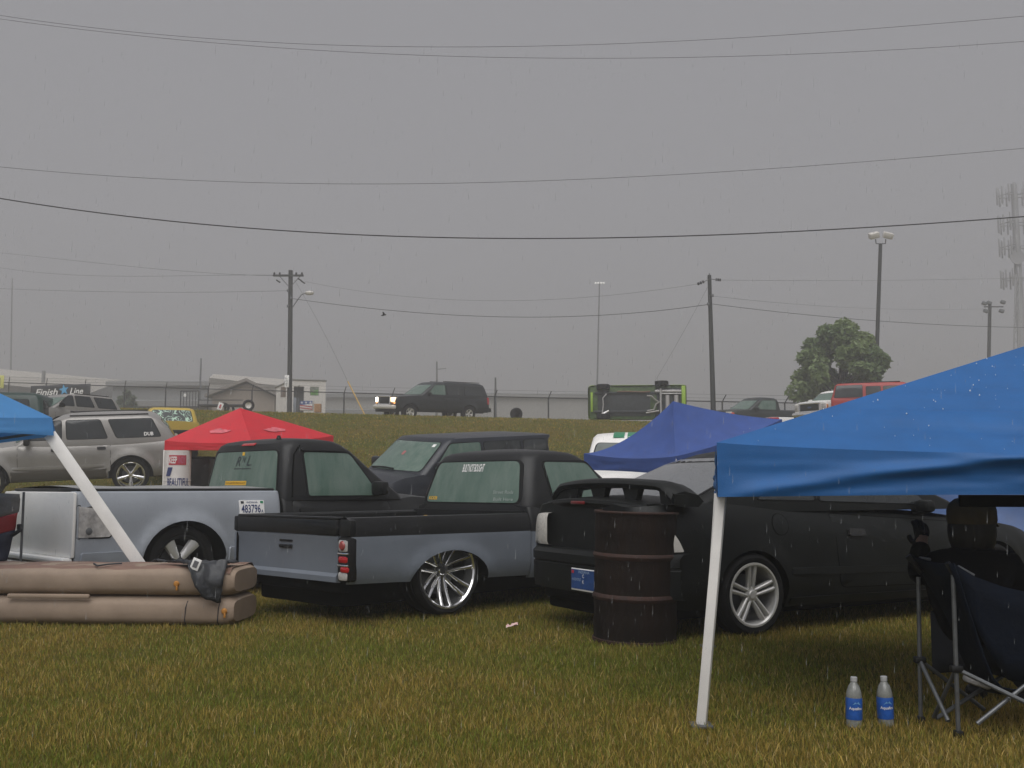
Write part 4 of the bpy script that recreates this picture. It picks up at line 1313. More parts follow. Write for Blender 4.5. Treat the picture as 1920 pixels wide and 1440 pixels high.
def folded_chair():
    Y = 8.85
    p0, p1 = at(45, 918, Y), at(45, 1050, Y)
    base = Vector((p0.x, Y, 0))
    t = thing("camping_chair", "grey, red and navy folding camp chair beside the white tailgate", "camping chair", base)
    b = MB(); b.tube([Vector((0, 0, 0)), Vector((0, 0, p0.z - .02))], .011, 10); b.build("back_post", M_STEEL, t)
    b = MB(); b.tube([(-.42, .1, 0), (-.42, .1, .62)], .011, 10); b.build("front_post", M_STEEL, t)
    b = MB(); b.tube([(.02, 0, .02), (-.42, .1, .40)], .010, 8); b.build("cross_tube", M_STEEL, t)
    b = MB(); b.tube([(-.40, .1, .02), (0, 0, .42)], .010, 8); b.build("cross_tube", M_STEEL, t)
    cols = [("back_panel", mat("grey_nylon", (.16, .155, .15), .6, var=.2, scale=6, bump=.3, bscale=40), 1.0, .70), ("red_panel", mat("red_nylon", (.30, .02, .025), .6, var=.15, scale=6), .70, .555), ("seat_panel", mat("navy_nylon", (.012, .016, .035), .6, var=.3, scale=6, bump=.2, bscale=40), .555, .30)]
    for nm, m, za, zb_ in cols:
        rows = []
        for i in range(9):
            u = i / 8
            row = []
            for j in range(9):
                v = j / 8
                z = za + (zb_ - za) * v
                zz = z + (.14 * (1 - u) - .12) * (-1 if nm != "back_panel" or v > .5 else .2)
                bend = .06 * math.sin(math.pi * u)
                inset = .055 * max(0, (.72 - z)) / .3
                row.append((-.02 - inset - (.52 - inset) * (1 - u), -.03 - bend + .02 * mnoise.noise(Vector((u * 3, z * 8, 1))), zz))
            rows.append(row)
        b = MB(); b.grid(rows); o = b.build(nm, m, t, smooth=60)
        so = o.modifiers.new("thickness", 'SOLIDIFY'); so.thickness = .006
    b = MB(); b.box((-.03, -.03, .655), (.10, .03, .03), rot=Matrix.Rotation(R(-35), 3, 'Y'), bev=.008); b.box((-.015, -.02, .70), (.04, .03, .05), bev=.01); b.build("plastic_bracket", M_TRIM, t)

def bottles():
    water = mat("bottle_plastic", (.20, .205, .19), .08, spec=.6, var=.3, scale=30)
    blue = mat("blue_label", (.018, .09, .36), .35, var=.2, scale=30)
    lite = mat("light_blue_print", (.20, .45, .75), .4)
    for k, (px, lb) in enumerate(((1601, "water bottle with blue label in the grass, farther from the camp chair"), (1661, "water bottle with blue label in the grass, closer to the camp chair"))):
        Y = 4.63 + .02 * k
        p = at(px, 1350, Y)
        t = thing("water_bottle", lb, "bottle", (p.x, Y, .0), R(8 + 30 * k), group="water bottles in the grass", tilt=(0, R(1.5 - 3 * k)))
        r = .034
        b = MB(); b.lathe([(0, .002), (r * .8, .0), (r, .008), (r, .05), (r * .97, .055), (r, .06), (r, .135), (r * .95, .15), (r * .7, .178), (.014, .192), (.0125, .2), (.0125, .204)], 24); b.build("bottle", water, t)
        b = MB(); b.lathe([(r + .0008, .038), (r + .0012, .04), (r + .0012, .128), (r + .0008, .13)], 24); l = b.build("paper_label", blue, t)
        b = MB(); b.lathe([(.0145, .198), (.0148, .2), (.0148, .215), (.013, .217), (0, .217)], 16); b.build("cap", mat("dull_white_cap", (.42, .42, .42), .5), t)
        a0 = R(-98 - 8 - 30 * k) + R(0)
        cyl = lambda u, v: Vector(((r + .0022) * math.cos(a0 + u / r), (r + .0022) * math.sin(a0 + u / r), v))
        text_mesh("label_letters", "Aquafina", M_WHITETXT, l, cyl, (-.026, .078, .03, .094), bold=.01)
        b = MB()
        pts = [(-.012, .102), (.0, .114), (.006, .109), (.012, .116), (.024, .102)]
        b.add([cyl(u, v) for u, v in pts], [(0, 1, 2), (2, 3, 4), (0, 2, 4)]); b.build("label_peaks", lite, l)

def litter():
    p = at(960, 1169, 7.55)
    b = MB()
    rows = []
    for i in range(7):
        row = []
        for j in range(7):
            u, v = i / 6 - .5, j / 6 - .5
            row.append((u * .085, v * .07, .050 + .028 * mnoise.noise(Vector((u * 5, v * 5, 1))) + .02 * u))
        rows.append(row)
    b.grid(rows)
    o = b.build("paper_scrap", mat("scrap_paper", (.62, .55, .53), .6, var=.4, scale=30, col2=(.70, .30, .26)), loc=(p.x, 7.55, 0), smooth=40)
    tag(o, "crumpled white and red paper scrap in the grass before the chrome wheel", "litter")

# ------------------------------------------------------------------ the seated person and the camp chair
def camp_chair():
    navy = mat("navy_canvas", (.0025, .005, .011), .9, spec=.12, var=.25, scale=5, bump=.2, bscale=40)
    A0, A1 = at(1726, 1348, 4.72), at(1722, 1082, 4.72)
    B0, B1 = at(1796, 1352, 4.45), at(1787, 1078, 4.45)
    A0.z = B0.z = 0
    base = Vector((2.1, 4.6, 0))
    t = thing("camping_chair", "navy folding camp chair with grey tube legs under the blue canopy", "camping chair", base)
    def tube(nm, a, b_, r=.0095, m=M_STEEL):
        q = MB(); q.tube([Vector(a) - base, Vector(b_) - base], r, 10); return q.build(nm, m, t)
    tube("post", A0, A1); tube("post", B0, B1)
    C0 = Vector((2.62, 4.35, 0)); D0 = Vector((2.52, 4.85, 0))
    Aj, Bj = A0.lerp(A1, .43), B0.lerp(B1, .42)
    tube("cross_tube", Aj, at(1778, 1352, 4.47)); tube("cross_tube", Bj, at(1751, 1345, 4.68))
    tube("cross_tube", Aj, at(1845, 1330, 4.85)); tube("cross_tube", at(1755, 1347, 4.68), at(1915, 1245, 4.85))
    tube("cross_tube", Bj, at(1925, 1318, 4.35)); tube("cross_tube", at(1832, 1357, 4.40), at(1935, 1275, 4.40))
    for j in (Aj, Bj):
        q = MB(); q.box(j - base, (.05, .035, .028), bev=.006); q.build("joint", M_TRIM, t)
    for p_ in (A0, B0):
        q = MB(); q.box(p_ - base + Vector((0, 0, .015)), (.035, .035, .03), bev=.006); q.build("foot", M_TRIM, t)
    tube("arm_rod", at(1724, 1046, 4.72), at(1744, 1049, 4.74), .007)
    tube("arm_rod", at(1796, 1062, 4.45), at(1826, 1079, 4.45), .007)
    for (a, b_) in (((1702, 1042, 4.72), (1728, 1075, 4.72)), ((1776, 1055, 4.45), (1792, 1082, 4.45))):
        q = MB(); q.tube([at(*a) - base, at(*b_) - base], .013, 8); q.build("corner_cap", M_TRIM, t)
    # slung cloth: back running down into the seat
    prof = [(1706, 1038), (1724, 1062), (1748, 1110), (1776, 1175), (1802, 1232), (1824, 1275), (1846, 1292), (1884, 1297), (1930, 1285), (1990, 1262)]
    profB = [(1790, 1056), (1800, 1085), (1812, 1125), (1830, 1180), (1848, 1235), (1864, 1272), (1880, 1288), (1910, 1294), (1950, 1280), (2010, 1250)]
    rows = []
    for k in range(9):
        u = k / 8
        Yk = 4.76 - .36 * u
        row = []
        for a, b_ in zip(prof, profB):
            px = a[0] * (1 - u) + b_[0] * u; py = a[1] * (1 - u) + b_[1] * u
            p_ = at(px, py, Yk); p_.z -= .015 * math.sin(math.pi * u)
            row.append(p_ - base)
        rows.append(row)
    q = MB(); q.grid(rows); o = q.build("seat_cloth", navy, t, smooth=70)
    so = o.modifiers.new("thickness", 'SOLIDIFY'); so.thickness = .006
    # arm-side cloth towards the camera
    edge = [at(1790, 1058, 4.44), at(1830, 1082, 4.42), at(1880, 1100, 4.40), at(1960, 1118, 4.38), at(2050, 1130, 4.36)]
    low = [at(1822, 1160, 4.43), at(1850, 1215, 4.42), at(1890, 1275, 4.40), at(1960, 1285, 4.38), at(2050, 1270, 4.36)]
    q = MB(); q.grid([[a.lerp(b_, v) - base for v in (0, .25, .5, .75, 1)] for a, b_ in zip(edge, low)])
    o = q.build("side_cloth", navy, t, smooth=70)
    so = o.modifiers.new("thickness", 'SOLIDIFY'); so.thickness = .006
    # shoe-like bag corner hanging under the seat
    q = MB(); q.box(at(1832, 1278, 4.55) - base, (.10, .09, .035), rot=Matrix.Rotation(R(18), 3, 'Y'), bev=.015)
    o = q.build("tag_flap", mat("grey_flap", (.30, .29, .28), .6, var=.3, scale=20), t)

def skinned(name, verts, edges, radii, m, parent, sub=2):
    me = bpy.data.meshes.new(name)
    me.from_pydata(verts, edges, [])
    o = link(name, me, parent)
    sk = o.modifiers.new("skin", 'SKIN')
    sk.use_smooth_shade = True
    for i, r in enumerate(radii):
        d = me.skin_vertices[0].data[i]
        d.radius = r if isinstance(r, tuple) else (r, r)
        d.use_root = (i == 0)
    ss = o.modifiers.new("smooth", 'SUBSURF')
    ss.levels = ss.render_levels = sub
    me.materials.append(m)
    return o

def person():
    skin = mat("skin", (.22, .13, .09), .5)
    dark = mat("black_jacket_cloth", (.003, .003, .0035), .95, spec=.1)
    jean = mat("dark_trouser_cloth", (.012, .014, .02), .85)
    P = Vector((2.10, 4.78, 0))
    t = thing("person", "person in black jacket and tan cap sitting with back turned under the canopy", "person", P, R(-35))
    # local frame: +Y is where the person faces, X to their right
    J = {'pel': (0, 0, .34), 'sp': (0, -.05, .47), 'ch': (0, -.05, .62), 'nk': (0, -.01, .745), 'hd0': (0, .02, .80), 'hd1': (0, .035, .885), 'hd2': (0, .03, .945),
         'ls': (-.165, -.03, .675), 'le': (-.25, .02, .62), 'lw': (-.235, .07, .745), 'rs': (.165, -.03, .675), 're': (.255, .04, .46), 'rw': (.17, .27, .44),
         'lh': (-.09, .02, .34), 'lk': (-.11, .45, .40), 'la': (-.11, .52, .06), 'lt': (-.11, .66, .03), 'rh': (.09, .02, .34), 'rk': (.11, .45, .40), 'ra': (.11, .52, .06), 'rt': (.11, .66, .03)}
    names = list(J)
    E = [('pel', 'sp'), ('sp', 'ch'), ('ch', 'nk'), ('nk', 'hd0'), ('hd0', 'hd1'), ('hd1', 'hd2'), ('ch', 'ls'), ('ls', 'le'), ('le', 'lw'), ('ch', 'rs'), ('rs', 're'), ('re', 'rw'),
         ('pel', 'lh'), ('lh', 'lk'), ('lk', 'la'), ('la', 'lt'), ('pel', 'rh'), ('rh', 'rk'), ('rk', 'ra'), ('ra', 'rt')]
    rad = {'pel': .13, 'sp': .125, 'ch': .13, 'nk': .06, 'hd0': .07, 'hd1': .085, 'hd2': .06, 'ls': .065, 'le': .042, 'lw': .028, 'rs': .065, 're': .042, 'rw': .028, 'lh': .085, 'lk': .058, 'la': .038, 'lt': .032, 'rh': .085, 'rk': .058, 'ra': .038, 'rt': .032}
    V, ED, RD = [J[n] for n in names], [(names.index(a), names.index(b)) for a, b in E], [rad[n] for n in names]
    def addv(p, r, par):
        V.append(p); RD.append(r); ED.append((par, len(V) - 1)); return len(V) - 1
    for sg in (-1, 1): addv((sg * .088, .03, .875), .018, names.index('hd1'))      # ears
    addv((0, .125, .872), .014, names.index('hd1'))                                  # nose
    for w, d in (('lw', Vector((0, .1, 1)).normalized()), ('rw', Vector((-.35, 1, 0)).normalized())):
        wi = names.index(w); p = Vector(J[w])
        palm = addv(tuple(p + d * .05), .026, wi)
        sx = d.orthogonal().normalized()
        for k, ln in enumerate((.062, .072, .067, .05)):
            b0 = p + d * .085 + sx * (-.028 + .019 * k)
            f0 = addv(tuple(b0), .0095, palm); f1 = addv(tuple(b0 + d * ln * .5 + d.cross(sx) * .012), .0085, f0); addv(tuple(b0 + d * ln * .8 + d.cross(sx) * .035), .0075, f1)
        th0 = addv(tuple(p + d * .03 + sx * -.036 + d.cross(sx) * .02), .011, palm); addv(tuple(p + d * .07 + sx * -.05 + d.cross(sx) * .035), .009, th0)
    skinned("body", V, ED, RD, skin, t)
    j = ['pel', 'sp', 'ch', 'nk', 'ls', 'le', 'lw', 'rs', 're', 'rw']
    je = [(a, b) for a, b in E if a in j and b in j]
    jr = {'pel': .155, 'sp': .155, 'ch': .155, 'nk': .078, 'ls': .088, 'le': .062, 'lw': .046, 'rs': .088, 're': .062, 'rw': .046}
    JJ = dict(J); JJ['lw'] = (-.235, .075, .79)
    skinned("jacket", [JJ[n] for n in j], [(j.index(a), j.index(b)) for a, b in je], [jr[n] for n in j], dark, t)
    k = ['pel', 'lh', 'lk', 'la', 'rh', 'rk', 'ra']
    ke = [(a, b) for a, b in E if a in k and b in k]
    kr = {'pel': .14, 'lh': .10, 'lk': .072, 'la': .058, 'rh': .10, 'rk': .072, 'ra': .058}
    skinned("trousers", [J[n] for n in k], [(k.index(a), k.index(b)) for a, b in ke], [kr[n] for n in k], jean, t)
    gl = mat('hand_shade_black', (.006, .006, .007), .9)  # dark covers added over the hands, standing in for shade
    hn = [i for i in range(len(V)) if i > names.index('rt') + 3]
    for part_ in (hn[:len(hn) // 2], hn[len(hn) // 2:]):
        skinned('hand_shade_cover', [V[i] for i in part_], [(part_.index(a), part_.index(b)) for a, b in ED if a in part_ and b in part_], [RD[i] + .004 for i in part_], gl, t)
    for sg in (-1, 1):
        q = MB(); q.box((sg * .11, .60, .035), (.095, .27, .07), bev=.03); q.build("shoe", M_TRIM, t)
    # hair to the collar and a round tan cap
    rows = []
    for i in range(9):
        f = i / 8
        z = .90 - .15 * f
        rr = .098 + .010 * math.sin(f * 3) - .016 * f * f 
        rows.append([(rr * math.sin(R(-118 + 236 * k_ / 16)), .022 - rr * math.cos(R(-118 + 236 * k_ / 16)), z) for k_ in range(17)])
    q = MB(); q.grid(rows); h = q.build("hair", mat("dark_hair", (.008, .006, .005), .6), t, smooth=60)
    so = h.modifiers.new("thickness", 'SOLIDIFY'); so.thickness = .012
    q = MB(); q.lathe([(.104, .875), (.108, .89), (.107, .935), (.098, .965), (.07, .988), (.03, .998), (0, 1.0)], 28, Matrix.Translation((0, .03, 0)) @ Matrix.Diagonal((1, 1.12, 1, 1)))
    c_ = q.build("cap", mat("tan_cap_cloth", (.075, .055, .028), .8, var=.2, scale=20), t)
    q = MB(); q.grid([[(x, .03 + .11 + r_ * (.09 - x * x * 4), .885 - r_ * .02 - x * x * .8) for x in np.linspace(-.085, .085, 9)] for r_ in (0, .5, 1)])
    pk = q.build("cap_peak", mat("tan_cap_cloth", (.05, .04, .02), .8), c_, smooth=60)
    so = pk.modifiers.new("thickness", 'SOLIDIFY'); so.thickness = .004
# ------------------------------------------------------------------ vehicles farther back
def place(t, x, y, rotz, dz=0.0):
    """Stand a thing on the sloping ground."""
    e = .6
    n = Vector((terrain(x - e, y) - terrain(x + e, y), terrain(x, y - e) - terrain(x, y + e), 2 * e)).normalized()
    f = Vector((math.cos(rotz), math.sin(rotz), 0)); f = (f - n * f.dot(n)).normalized()
    s = n.cross(f)
    M = Matrix((f, s, n)).transposed().to_4x4()
    t.rotation_euler = M.to_euler()
    t.location = (x, y, terrain(x, y) + dz)

def vehicle(name, label, cat, x, y, rotz, S, group=None, flat=False):
    """A car built from a table of its own measures: S."""
    t = thing(name, label, cat, (x, y, 0), rotz, group)
    if flat: t.location = (x, y, terrain(x, y) + S.get('dz', 0))
    else: place(t, x, y, rotz, S.get('dz', 0))
    if 'scale' in S: t.scale = (S['scale'],) * 3
    P = S['paint']; wb = S['wb']; Rt = S['Rt']; Rr = S['Rr']
    za = Rt - .01
    arx, arz = Rt + .085, Rt + .075
    bo = Body(S['x0'], S['x1'], S['W'], lambda q: S['sill'], pw(S['top'], .06), rr=S.get('rr', (.12, .08)), rf=S.get('rf', (.30, .22)), tuck=.06, turn=S.get('turn', .05),
              arches=[(0, za, arx, arz), (wb, za, arx, arz)], flare=S.get('flare', .02), crown=S.get('crown', .04), levels=[0, .08, .18, .3, .4, .5, .6, .7, .8, .88, .94, 1])
    b = MB(); bo.shell(b, n=26); b.build("body", P, t, merge=.0006)
    bo.liners(t)
    ca = Cabin(S['cab'], bowy=S.get('bowy', .03), bowr=S.get('bowr', .04), bowf=S.get('bowf', .08), crown=S.get('roofcrown', .03))
    b = MB(); ca.shell(b); b.build("roof", S.get('roofpaint', P), t)
    for sg in (-1, 1):
        fs = lambda u, v, o, sg=sg: ca.side(sg, u, v, o)
        fb = lambda u, v, o, sg=sg: bo.side(sg, u, v, o)
        for q in S.get('side', []):
            poly, m = (q, S.get('glass', M_DKGLASS)) if not isinstance(q[0], str) else (q[1], MATS[q[0]])
            window("side_window", poly, fs, m, t, r=.05, seal=.014)
        for (a, b_, z0, z1, hx) in S.get('doors', []):
            d = panel("door", [(a, z0), (b_, z0), (b_, z1), (a, z1)], fb, P, t, off=.005, r=.05, gap=.008)
            handle_part(d, lambda u, v, o: fb(u, v, o + .005), hx, z1 - .10, S.get('handle', M_TRIM), L=.18, h=.06)
        if 'mirror' in S: mirror_part(t, (S['mirror'][0], sg * S['mirror'][1], S['mirror'][2]), sg, S.get('mirrorm', P), (.12, .22, .18))
        if 'moulding' in S:
            z = S['moulding']
            q = MB(); patch(q, round_poly([(arx + .05, z), (wb - arx - .05, z), (wb - arx - .05, z + .06), (arx + .05, z + .06)], .02), fb, off=.014, thick=.02, edge=.006); q.build("side_moulding", S.get('mouldm', P), t)
        sty = S.get('style', 'star')
        for xx in (0, wb): make_wheel(t, xx, sg, S['W'] - .02, Rt, Rt, Rr, .24, sty, 5, S.get('rim', M_CHROME), spin=R(18))
    if 'back' in S: window("rear_window", S['back'], ca.rear, S.get('backglass', M_DKGLASS), t, r=.06, seal=.016)
    if 'front' in S: window("windscreen", S['front'], ca.front, S.get('frontglass', M_FOG), t, r=.06, seal=.016)
    underbody(t, S['x0'] + .15, S['x1'] - .2, S['W'] - .30, S['sill'] - .05, S['sill'] + .3)
    return t, bo, ca

def lamps(t, bo, x, y, z, size, m, name):
    for sg in (-1, 1):
        q = MB(); q.box((x, sg * y, z), size, bev=.02); q.build(name, m, t)

def parked():
    # --- two silver sport utilities
    def durango(label, x, y, rz, sc=1.0, dz=0.0, sticker=False, flat=False):
        S = dict(paint=M_SILVER, x0=-1.05, x1=3.80, W=.91, sill=.36, wb=2.94, Rt=.40, Rr=.305, dz=dz, scale=sc,
                 top=[(-1.05, 1.16), (2.1, 1.13), (2.35, 1.14), (2.9, 1.08), (3.5, 1.0), (3.8, .86)], rr=(.14, .10), rf=(.35, .26), flare=.045, turn=.07,
                 cab=[(1.10, -.98, 2.42, .84, .12), (1.20, -.955, 2.30, .835, .12), (1.45, -.80, 1.86, .775, .12), (1.64, -.62, 1.52, .72, .12), (1.70, -.53, 1.40, .69, .14), (1.735, -.43, 1.27, .63, .16), (1.75, -.25, 1.1, .52, .18)],
                 side=[[(-.66, 1.25), (.27, 1.25), (.45, 1.66), (-.46, 1.66)], [(.47, 1.25), (1.30, 1.25), (1.32, 1.66), (.63, 1.66)], [(1.42, 1.25), (2.10, 1.25), (1.95, 1.40), (1.62, 1.64), (1.42, 1.66)]],
                 doors=[(.42, 1.34, .52, 1.14, .60), (1.38, 2.30, .52, 1.13, 1.54)], back=[(-.68, 1.24), (.68, 1.24), (.60, 1.60), (-.60, 1.60)], front=[(-.74, 1.20), (.74, 1.20), (.62, 1.60), (-.62, 1.60)], frontglass=M_FOG,
                 mirror=(2.10, .88, 1.25), mirrorm=M_TRIM, moulding=.62)
        t, bo, ca = vehicle("sport_utility", label, "SUV", x, y, rz, S, group="silver sport utility vehicles", flat=flat)
        for sg in (-1, 1):
            fb = lambda u, v, o, sg=sg: bo.side(sg, u, v, o)
            panel('dark_sill_panel', [(.50, .37), (2.44, .37), (2.44, .60), (.50, .60)], fb, mat('dark_taupe', (.085, .078, .066), .5), t, off=.010, r=.02)  # darker panel along the sill, below the moulding
            panel("tail_lamp", [(-1.03, .84), (-.90, .84), (-.86, 1.12), (-1.03, 1.14)], fb, M_RED, t, off=.012, r=.02, edge=.005)
            q = MB(); q.tube([ca.side(sg, a, 1.715, .0) + Vector((0, -sg * .06, .04)) for a in (-.40, .2, .8, 1.25)], .016, 8); q.build("roof_rail", M_TRIM, t)
            q = MB(); q.box((3.62, sg * .60, .82), (.16, .34, .16), bev=.05); q.build("headlamp", M_CLEARLENS, t)
        q = MB(); q.box((-1.06, 0, .56), (.20, 1.74, .24), bev=.06); q.build("bumper", M_SILVER, t)
        q = MB(); q.box((3.78, 0, .80), (.06, .8, .20), bev=.03); q.build("grille", M_TRIM, t)
        if sticker:
            fs = lambda u, v: ca.side(1, -u, v, .010)
            text_mesh("window_sticker", "DUB", M_WHITETXT, t, fs, (.30, 1.28, .50, 1.36), bold=.03)
        return t
    durango("silver sport utility with DUB window sticker and chrome five spoke wheels", -9.22, 25.2, R(200), 1.04, .22, sticker=True)
    durango("silver sport utility beneath the black banner, half hidden by another silver one", -12.45, 30.4, R(243), .74, at(150, 743, 30.4).z - 1.77 * .74 - terrain(-12.45, 30.4), flat=True)
    # --- dark blue box-shaped wagon
    blue = mat("dark_blue_paint", (.013, .016, .023), .35, var=.2, scale=3, drops=.15)
    S = dict(paint=blue, x0=-.62, x1=3.18, W=.84, sill=.28, wb=2.50, Rt=.30, Rr=.20, top=[(-.62, .98), (1.9, .95), (2.2, .98), (2.7, .94), (3.1, .82), (3.2, .72)], rr=(.10, .06), rf=(.35, .28), flare=.02,
             cab=[(.92, -.60, 2.42, .80, .10), (1.0, -.585, 2.30, .795, .10), (1.35, -.54, 1.90, .745, .10), (1.45, -.55, 1.78, .725, .08), (1.49, -.60, 1.72, .71, .07), (1.52, -.61, 1.68, .69, .08), (1.535, -.54, 1.58, .60, .10)],
             side=[('fogged_glass', [(1.10, 1.05), (2.10, 1.05), (1.98, 1.16), (1.72, 1.44), (1.10, 1.45)]), [(.20, 1.05), (1.02, 1.05), (1.02, 1.45), (.20, 1.45)], [(-.45, 1.05), (.12, 1.05), (.12, 1.45), (-.43, 1.45)]],
             doors=[(.18, 1.04, .34, .95, .32), (1.08, 2.05, .34, .95, 1.22)], back=[(-.62, 1.05), (.62, 1.05), (.56, 1.42), (-.56, 1.42)], front=[(-.70, 1.02), (.70, 1.02), (.62, 1.46), (-.62, 1.46)], frontglass=M_FOG, mirror=(2.02, .80, 1.08), bowf=.12)
    c = at(1018, 812, 18.1)
    t, bo, ca = vehicle("box_wagon", "dark blue box shaped wagon parked behind the two grey and black pickups", "car", c.x - .76, 18.75, R(222), dict(S, dz=.06))
    wf = lambda u, v, o: ca.front(u, v, o)
    q = MB(); q.tube([ca.front(-.60, 1.03, .02), ca.front(-.2, 1.05, .03), ca.front(.1, 1.04, .03)], .012, 6); q.build("wiper", M_TRIM, t)
    q = MB(); patch(q, round_poly([(-.05, 1.25), (.02, 1.25), (.02, 1.31), (-.05, 1.31)], .02), wf, off=.010, thick=.004); q.build("window_tag", mat("faded_red", (.35, .12, .12), .6), t)
    q = MB(); patch(q, [Vector(p) for p in [(.50, 1.39), (.56, 1.39), (.56, 1.43), (.50, 1.43)]], wf, off=.010, thick=.004); q.build("window_tag", M_WHITETXT, t)
    lamps(t, bo, 3.05, .55, .78, (.14, .26, .14), M_CLEARLENS, "headlamp")
    # --- white pickup with green roof stripes under the violet canopy
    S = dict(paint=M_WHITE, x0=-1.0, x1=3.5, W=.85, sill=.35, wb=2.6, Rt=.33, Rr=.22, top=[(-1, 1.02), (2.2, .98), (2.5, 1.02), (3.0, .98), (3.5, .84)], rf=(.35, .28),
             cab=[(.95, .80, 2.55, .78, .10), (1.03, .82, 2.42, .775, .10), (1.40, .90, 1.95, .70, .10), (1.50, .95, 1.82, .67, .12), (1.545, 1.02, 1.74, .62, .14), (1.56, 1.12, 1.62, .54, .16)],
             side=[[(1.05, 1.06), (2.05, 1.06), (1.75, 1.40), (1.05, 1.42)]], back=[(-.62, 1.08), (.62, 1.08), (.58, 1.40), (-.58, 1.40)], front=[(-.70, 1.06), (.70, 1.06), (.60, 1.44), (-.60, 1.44)], frontglass=mat("grey_windscreen", (.16, .18, .17), .15, var=.2, scale=2), style='plain')
    t, bo, ca = vehicle("striped_pickup", "white pickup with green roof stripes half hidden by the violet blue canopy", "pickup truck", 2.32, 19.6, R(262), dict(S, dz=.05))
    g = mat("green_stripe_paint", (.02, .20, .09), .4)
    for y0 in (-.34, -.10):
        fr = lambda u, v, o: Vector((v, u, 1.50 + o + (.085 if v < 1.60 else .085 - max(0, v - 1.60) * .38)))
        q = MB(); q.grid([[Vector((x_, y_, z_)) for y_ in (y0, y0 + .095, y0 + .19)] for x_, z_ in ((1.05, 1.580), (1.3, 1.592), (1.5, 1.588), (1.68, 1.574), (1.78, 1.556), (1.86, 1.530))]); q.build("roof_stripe", g, t)
    # --- yellow pickup with a patterned rear window
    yel = mat("yellow_paint", (.46, .33, .06), .35, var=.06, scale=3)
    pat = bpy.data.materials.new("squiggle_print"); pat.use_nodes = True
    nt_ = pat.node_tree; pb = nt_.nodes['Principled BSDF']; pb.inputs['Roughness'].default_value = .4
    tc = nt_.nodes.new("ShaderNodeTexCoord"); wv = nt_.nodes.new("ShaderNodeTexNoise"); wv.inputs['Scale'].default_value = 8; wv.inputs['Detail'].default_value = 0; wv.inputs['Distortion'].default_value = 1.2
    nt_.links.new(tc.outputs['Object'], wv.inputs['Vector'])
    cr = nt_.nodes.new("ShaderNodeValToRGB"); cr.color_ramp.interpolation = 'CONSTANT'
    cr.color_ramp.elements[0].color = (.012, .02, .02, 1); cr.color_ramp.elements[1].position = .46; cr.color_ramp.elements[1].color = (.42, .62, .50, 1)
    e_ = cr.color_ramp.elements.new(.56); e_.color = (.012, .02, .02, 1)
    nt_.links.new(wv.outputs['Fac'], cr.inputs[0]); nt_.links.new(cr.outputs[0], pb.inputs['Base Color'])
    S = dict(paint=yel, scale=.92, x0=-1.0, x1=3.4, W=.78, sill=.35, wb=2.6, Rt=.32, Rr=.2, top=[(-1, .92), (2.3, .92), (3.4, .8)], cab=[(.86, -.55, 2.5, .72, .1), (.95, -.54, 2.4, .72, .1), (1.28, -.42, 1.9, .62, .1), (1.34, -.37, 1.8, .58, .12), (1.37, -.28, 1.7, .5, .14)],
             side=[[(.0, .98), (.9, .98), (.9, 1.26), (.02, 1.26)], [(1.0, .98), (2.0, .98), (1.8, 1.24), (1.0, 1.26)]], back=[(-.58, .96), (.58, .96), (.50, 1.29), (-.50, 1.29)], backglass=pat, front=[(-.6, .98), (.6, .98), (.52, 1.28), (-.52, 1.28)], style='plain')
    c = at(322, 770, 26.6)
    t, bo, ca = vehicle("yellow_hatchback", "yellow car with squiggle patterned rear window behind the red canopy", "car", c.x - .24, 27.3, R(109), S, flat=True)
    t.location.z = at(325, 764, 26.6).z - 1.34 * .92
    q = MB(); q.box((-.99, 0, .62), (.05, 1.2, .18), bev=.02); q.build("tail_panel", M_TRIM, t)
    # --- dark green van by the light blue canopy
    grn = mat("dark_green_paint", (.012, .035, .026), .35, var=.2, scale=2)
    S = dict(paint=grn, x0=-1.0, x1=3.6, W=.92, sill=.35, wb=2.9, Rt=.34, Rr=.22, top=[(-1, 1.05), (3.0, 1.0), (3.6, .85)], cab=[(1.0, -.95, 2.8, .86, .12), (1.5, -.86, 2.2, .80, .14), (1.62, -.80, 2.05, .76, .18), (1.70, -.62, 1.85, .64, .2)],
             side=[[(-.6, 1.12), (.5, 1.12), (.5, 1.5), (-.55, 1.5)], [(.6, 1.12), (1.4, 1.12), (1.4, 1.5), (.6, 1.5)]], back=[(-.68, 1.12), (.68, 1.12), (.62, 1.5), (-.62, 1.5)], style='plain')
    c = at(46, 760, 28)
    t, bo, ca = vehicle("green_minivan", "dark green minivan roof showing beyond the light blue canopy", "van", c.x - .5, 28.6, R(188), S, flat=True)
    t.location.z = at(20, 736, 28).z - 1.70
    # --- black full-size sport utility on the bank, lamps lit
    blk = mat("dark_grey_paint", (.012, .015, .018), .35, var=.2, scale=3)
    lit = mat("lit_headlamp", (1.0, .93, .80), .3, emit=5.0)
    amber = mat("lit_amber_lamp", (1.0, .42, .13), .3, emit=1.1)
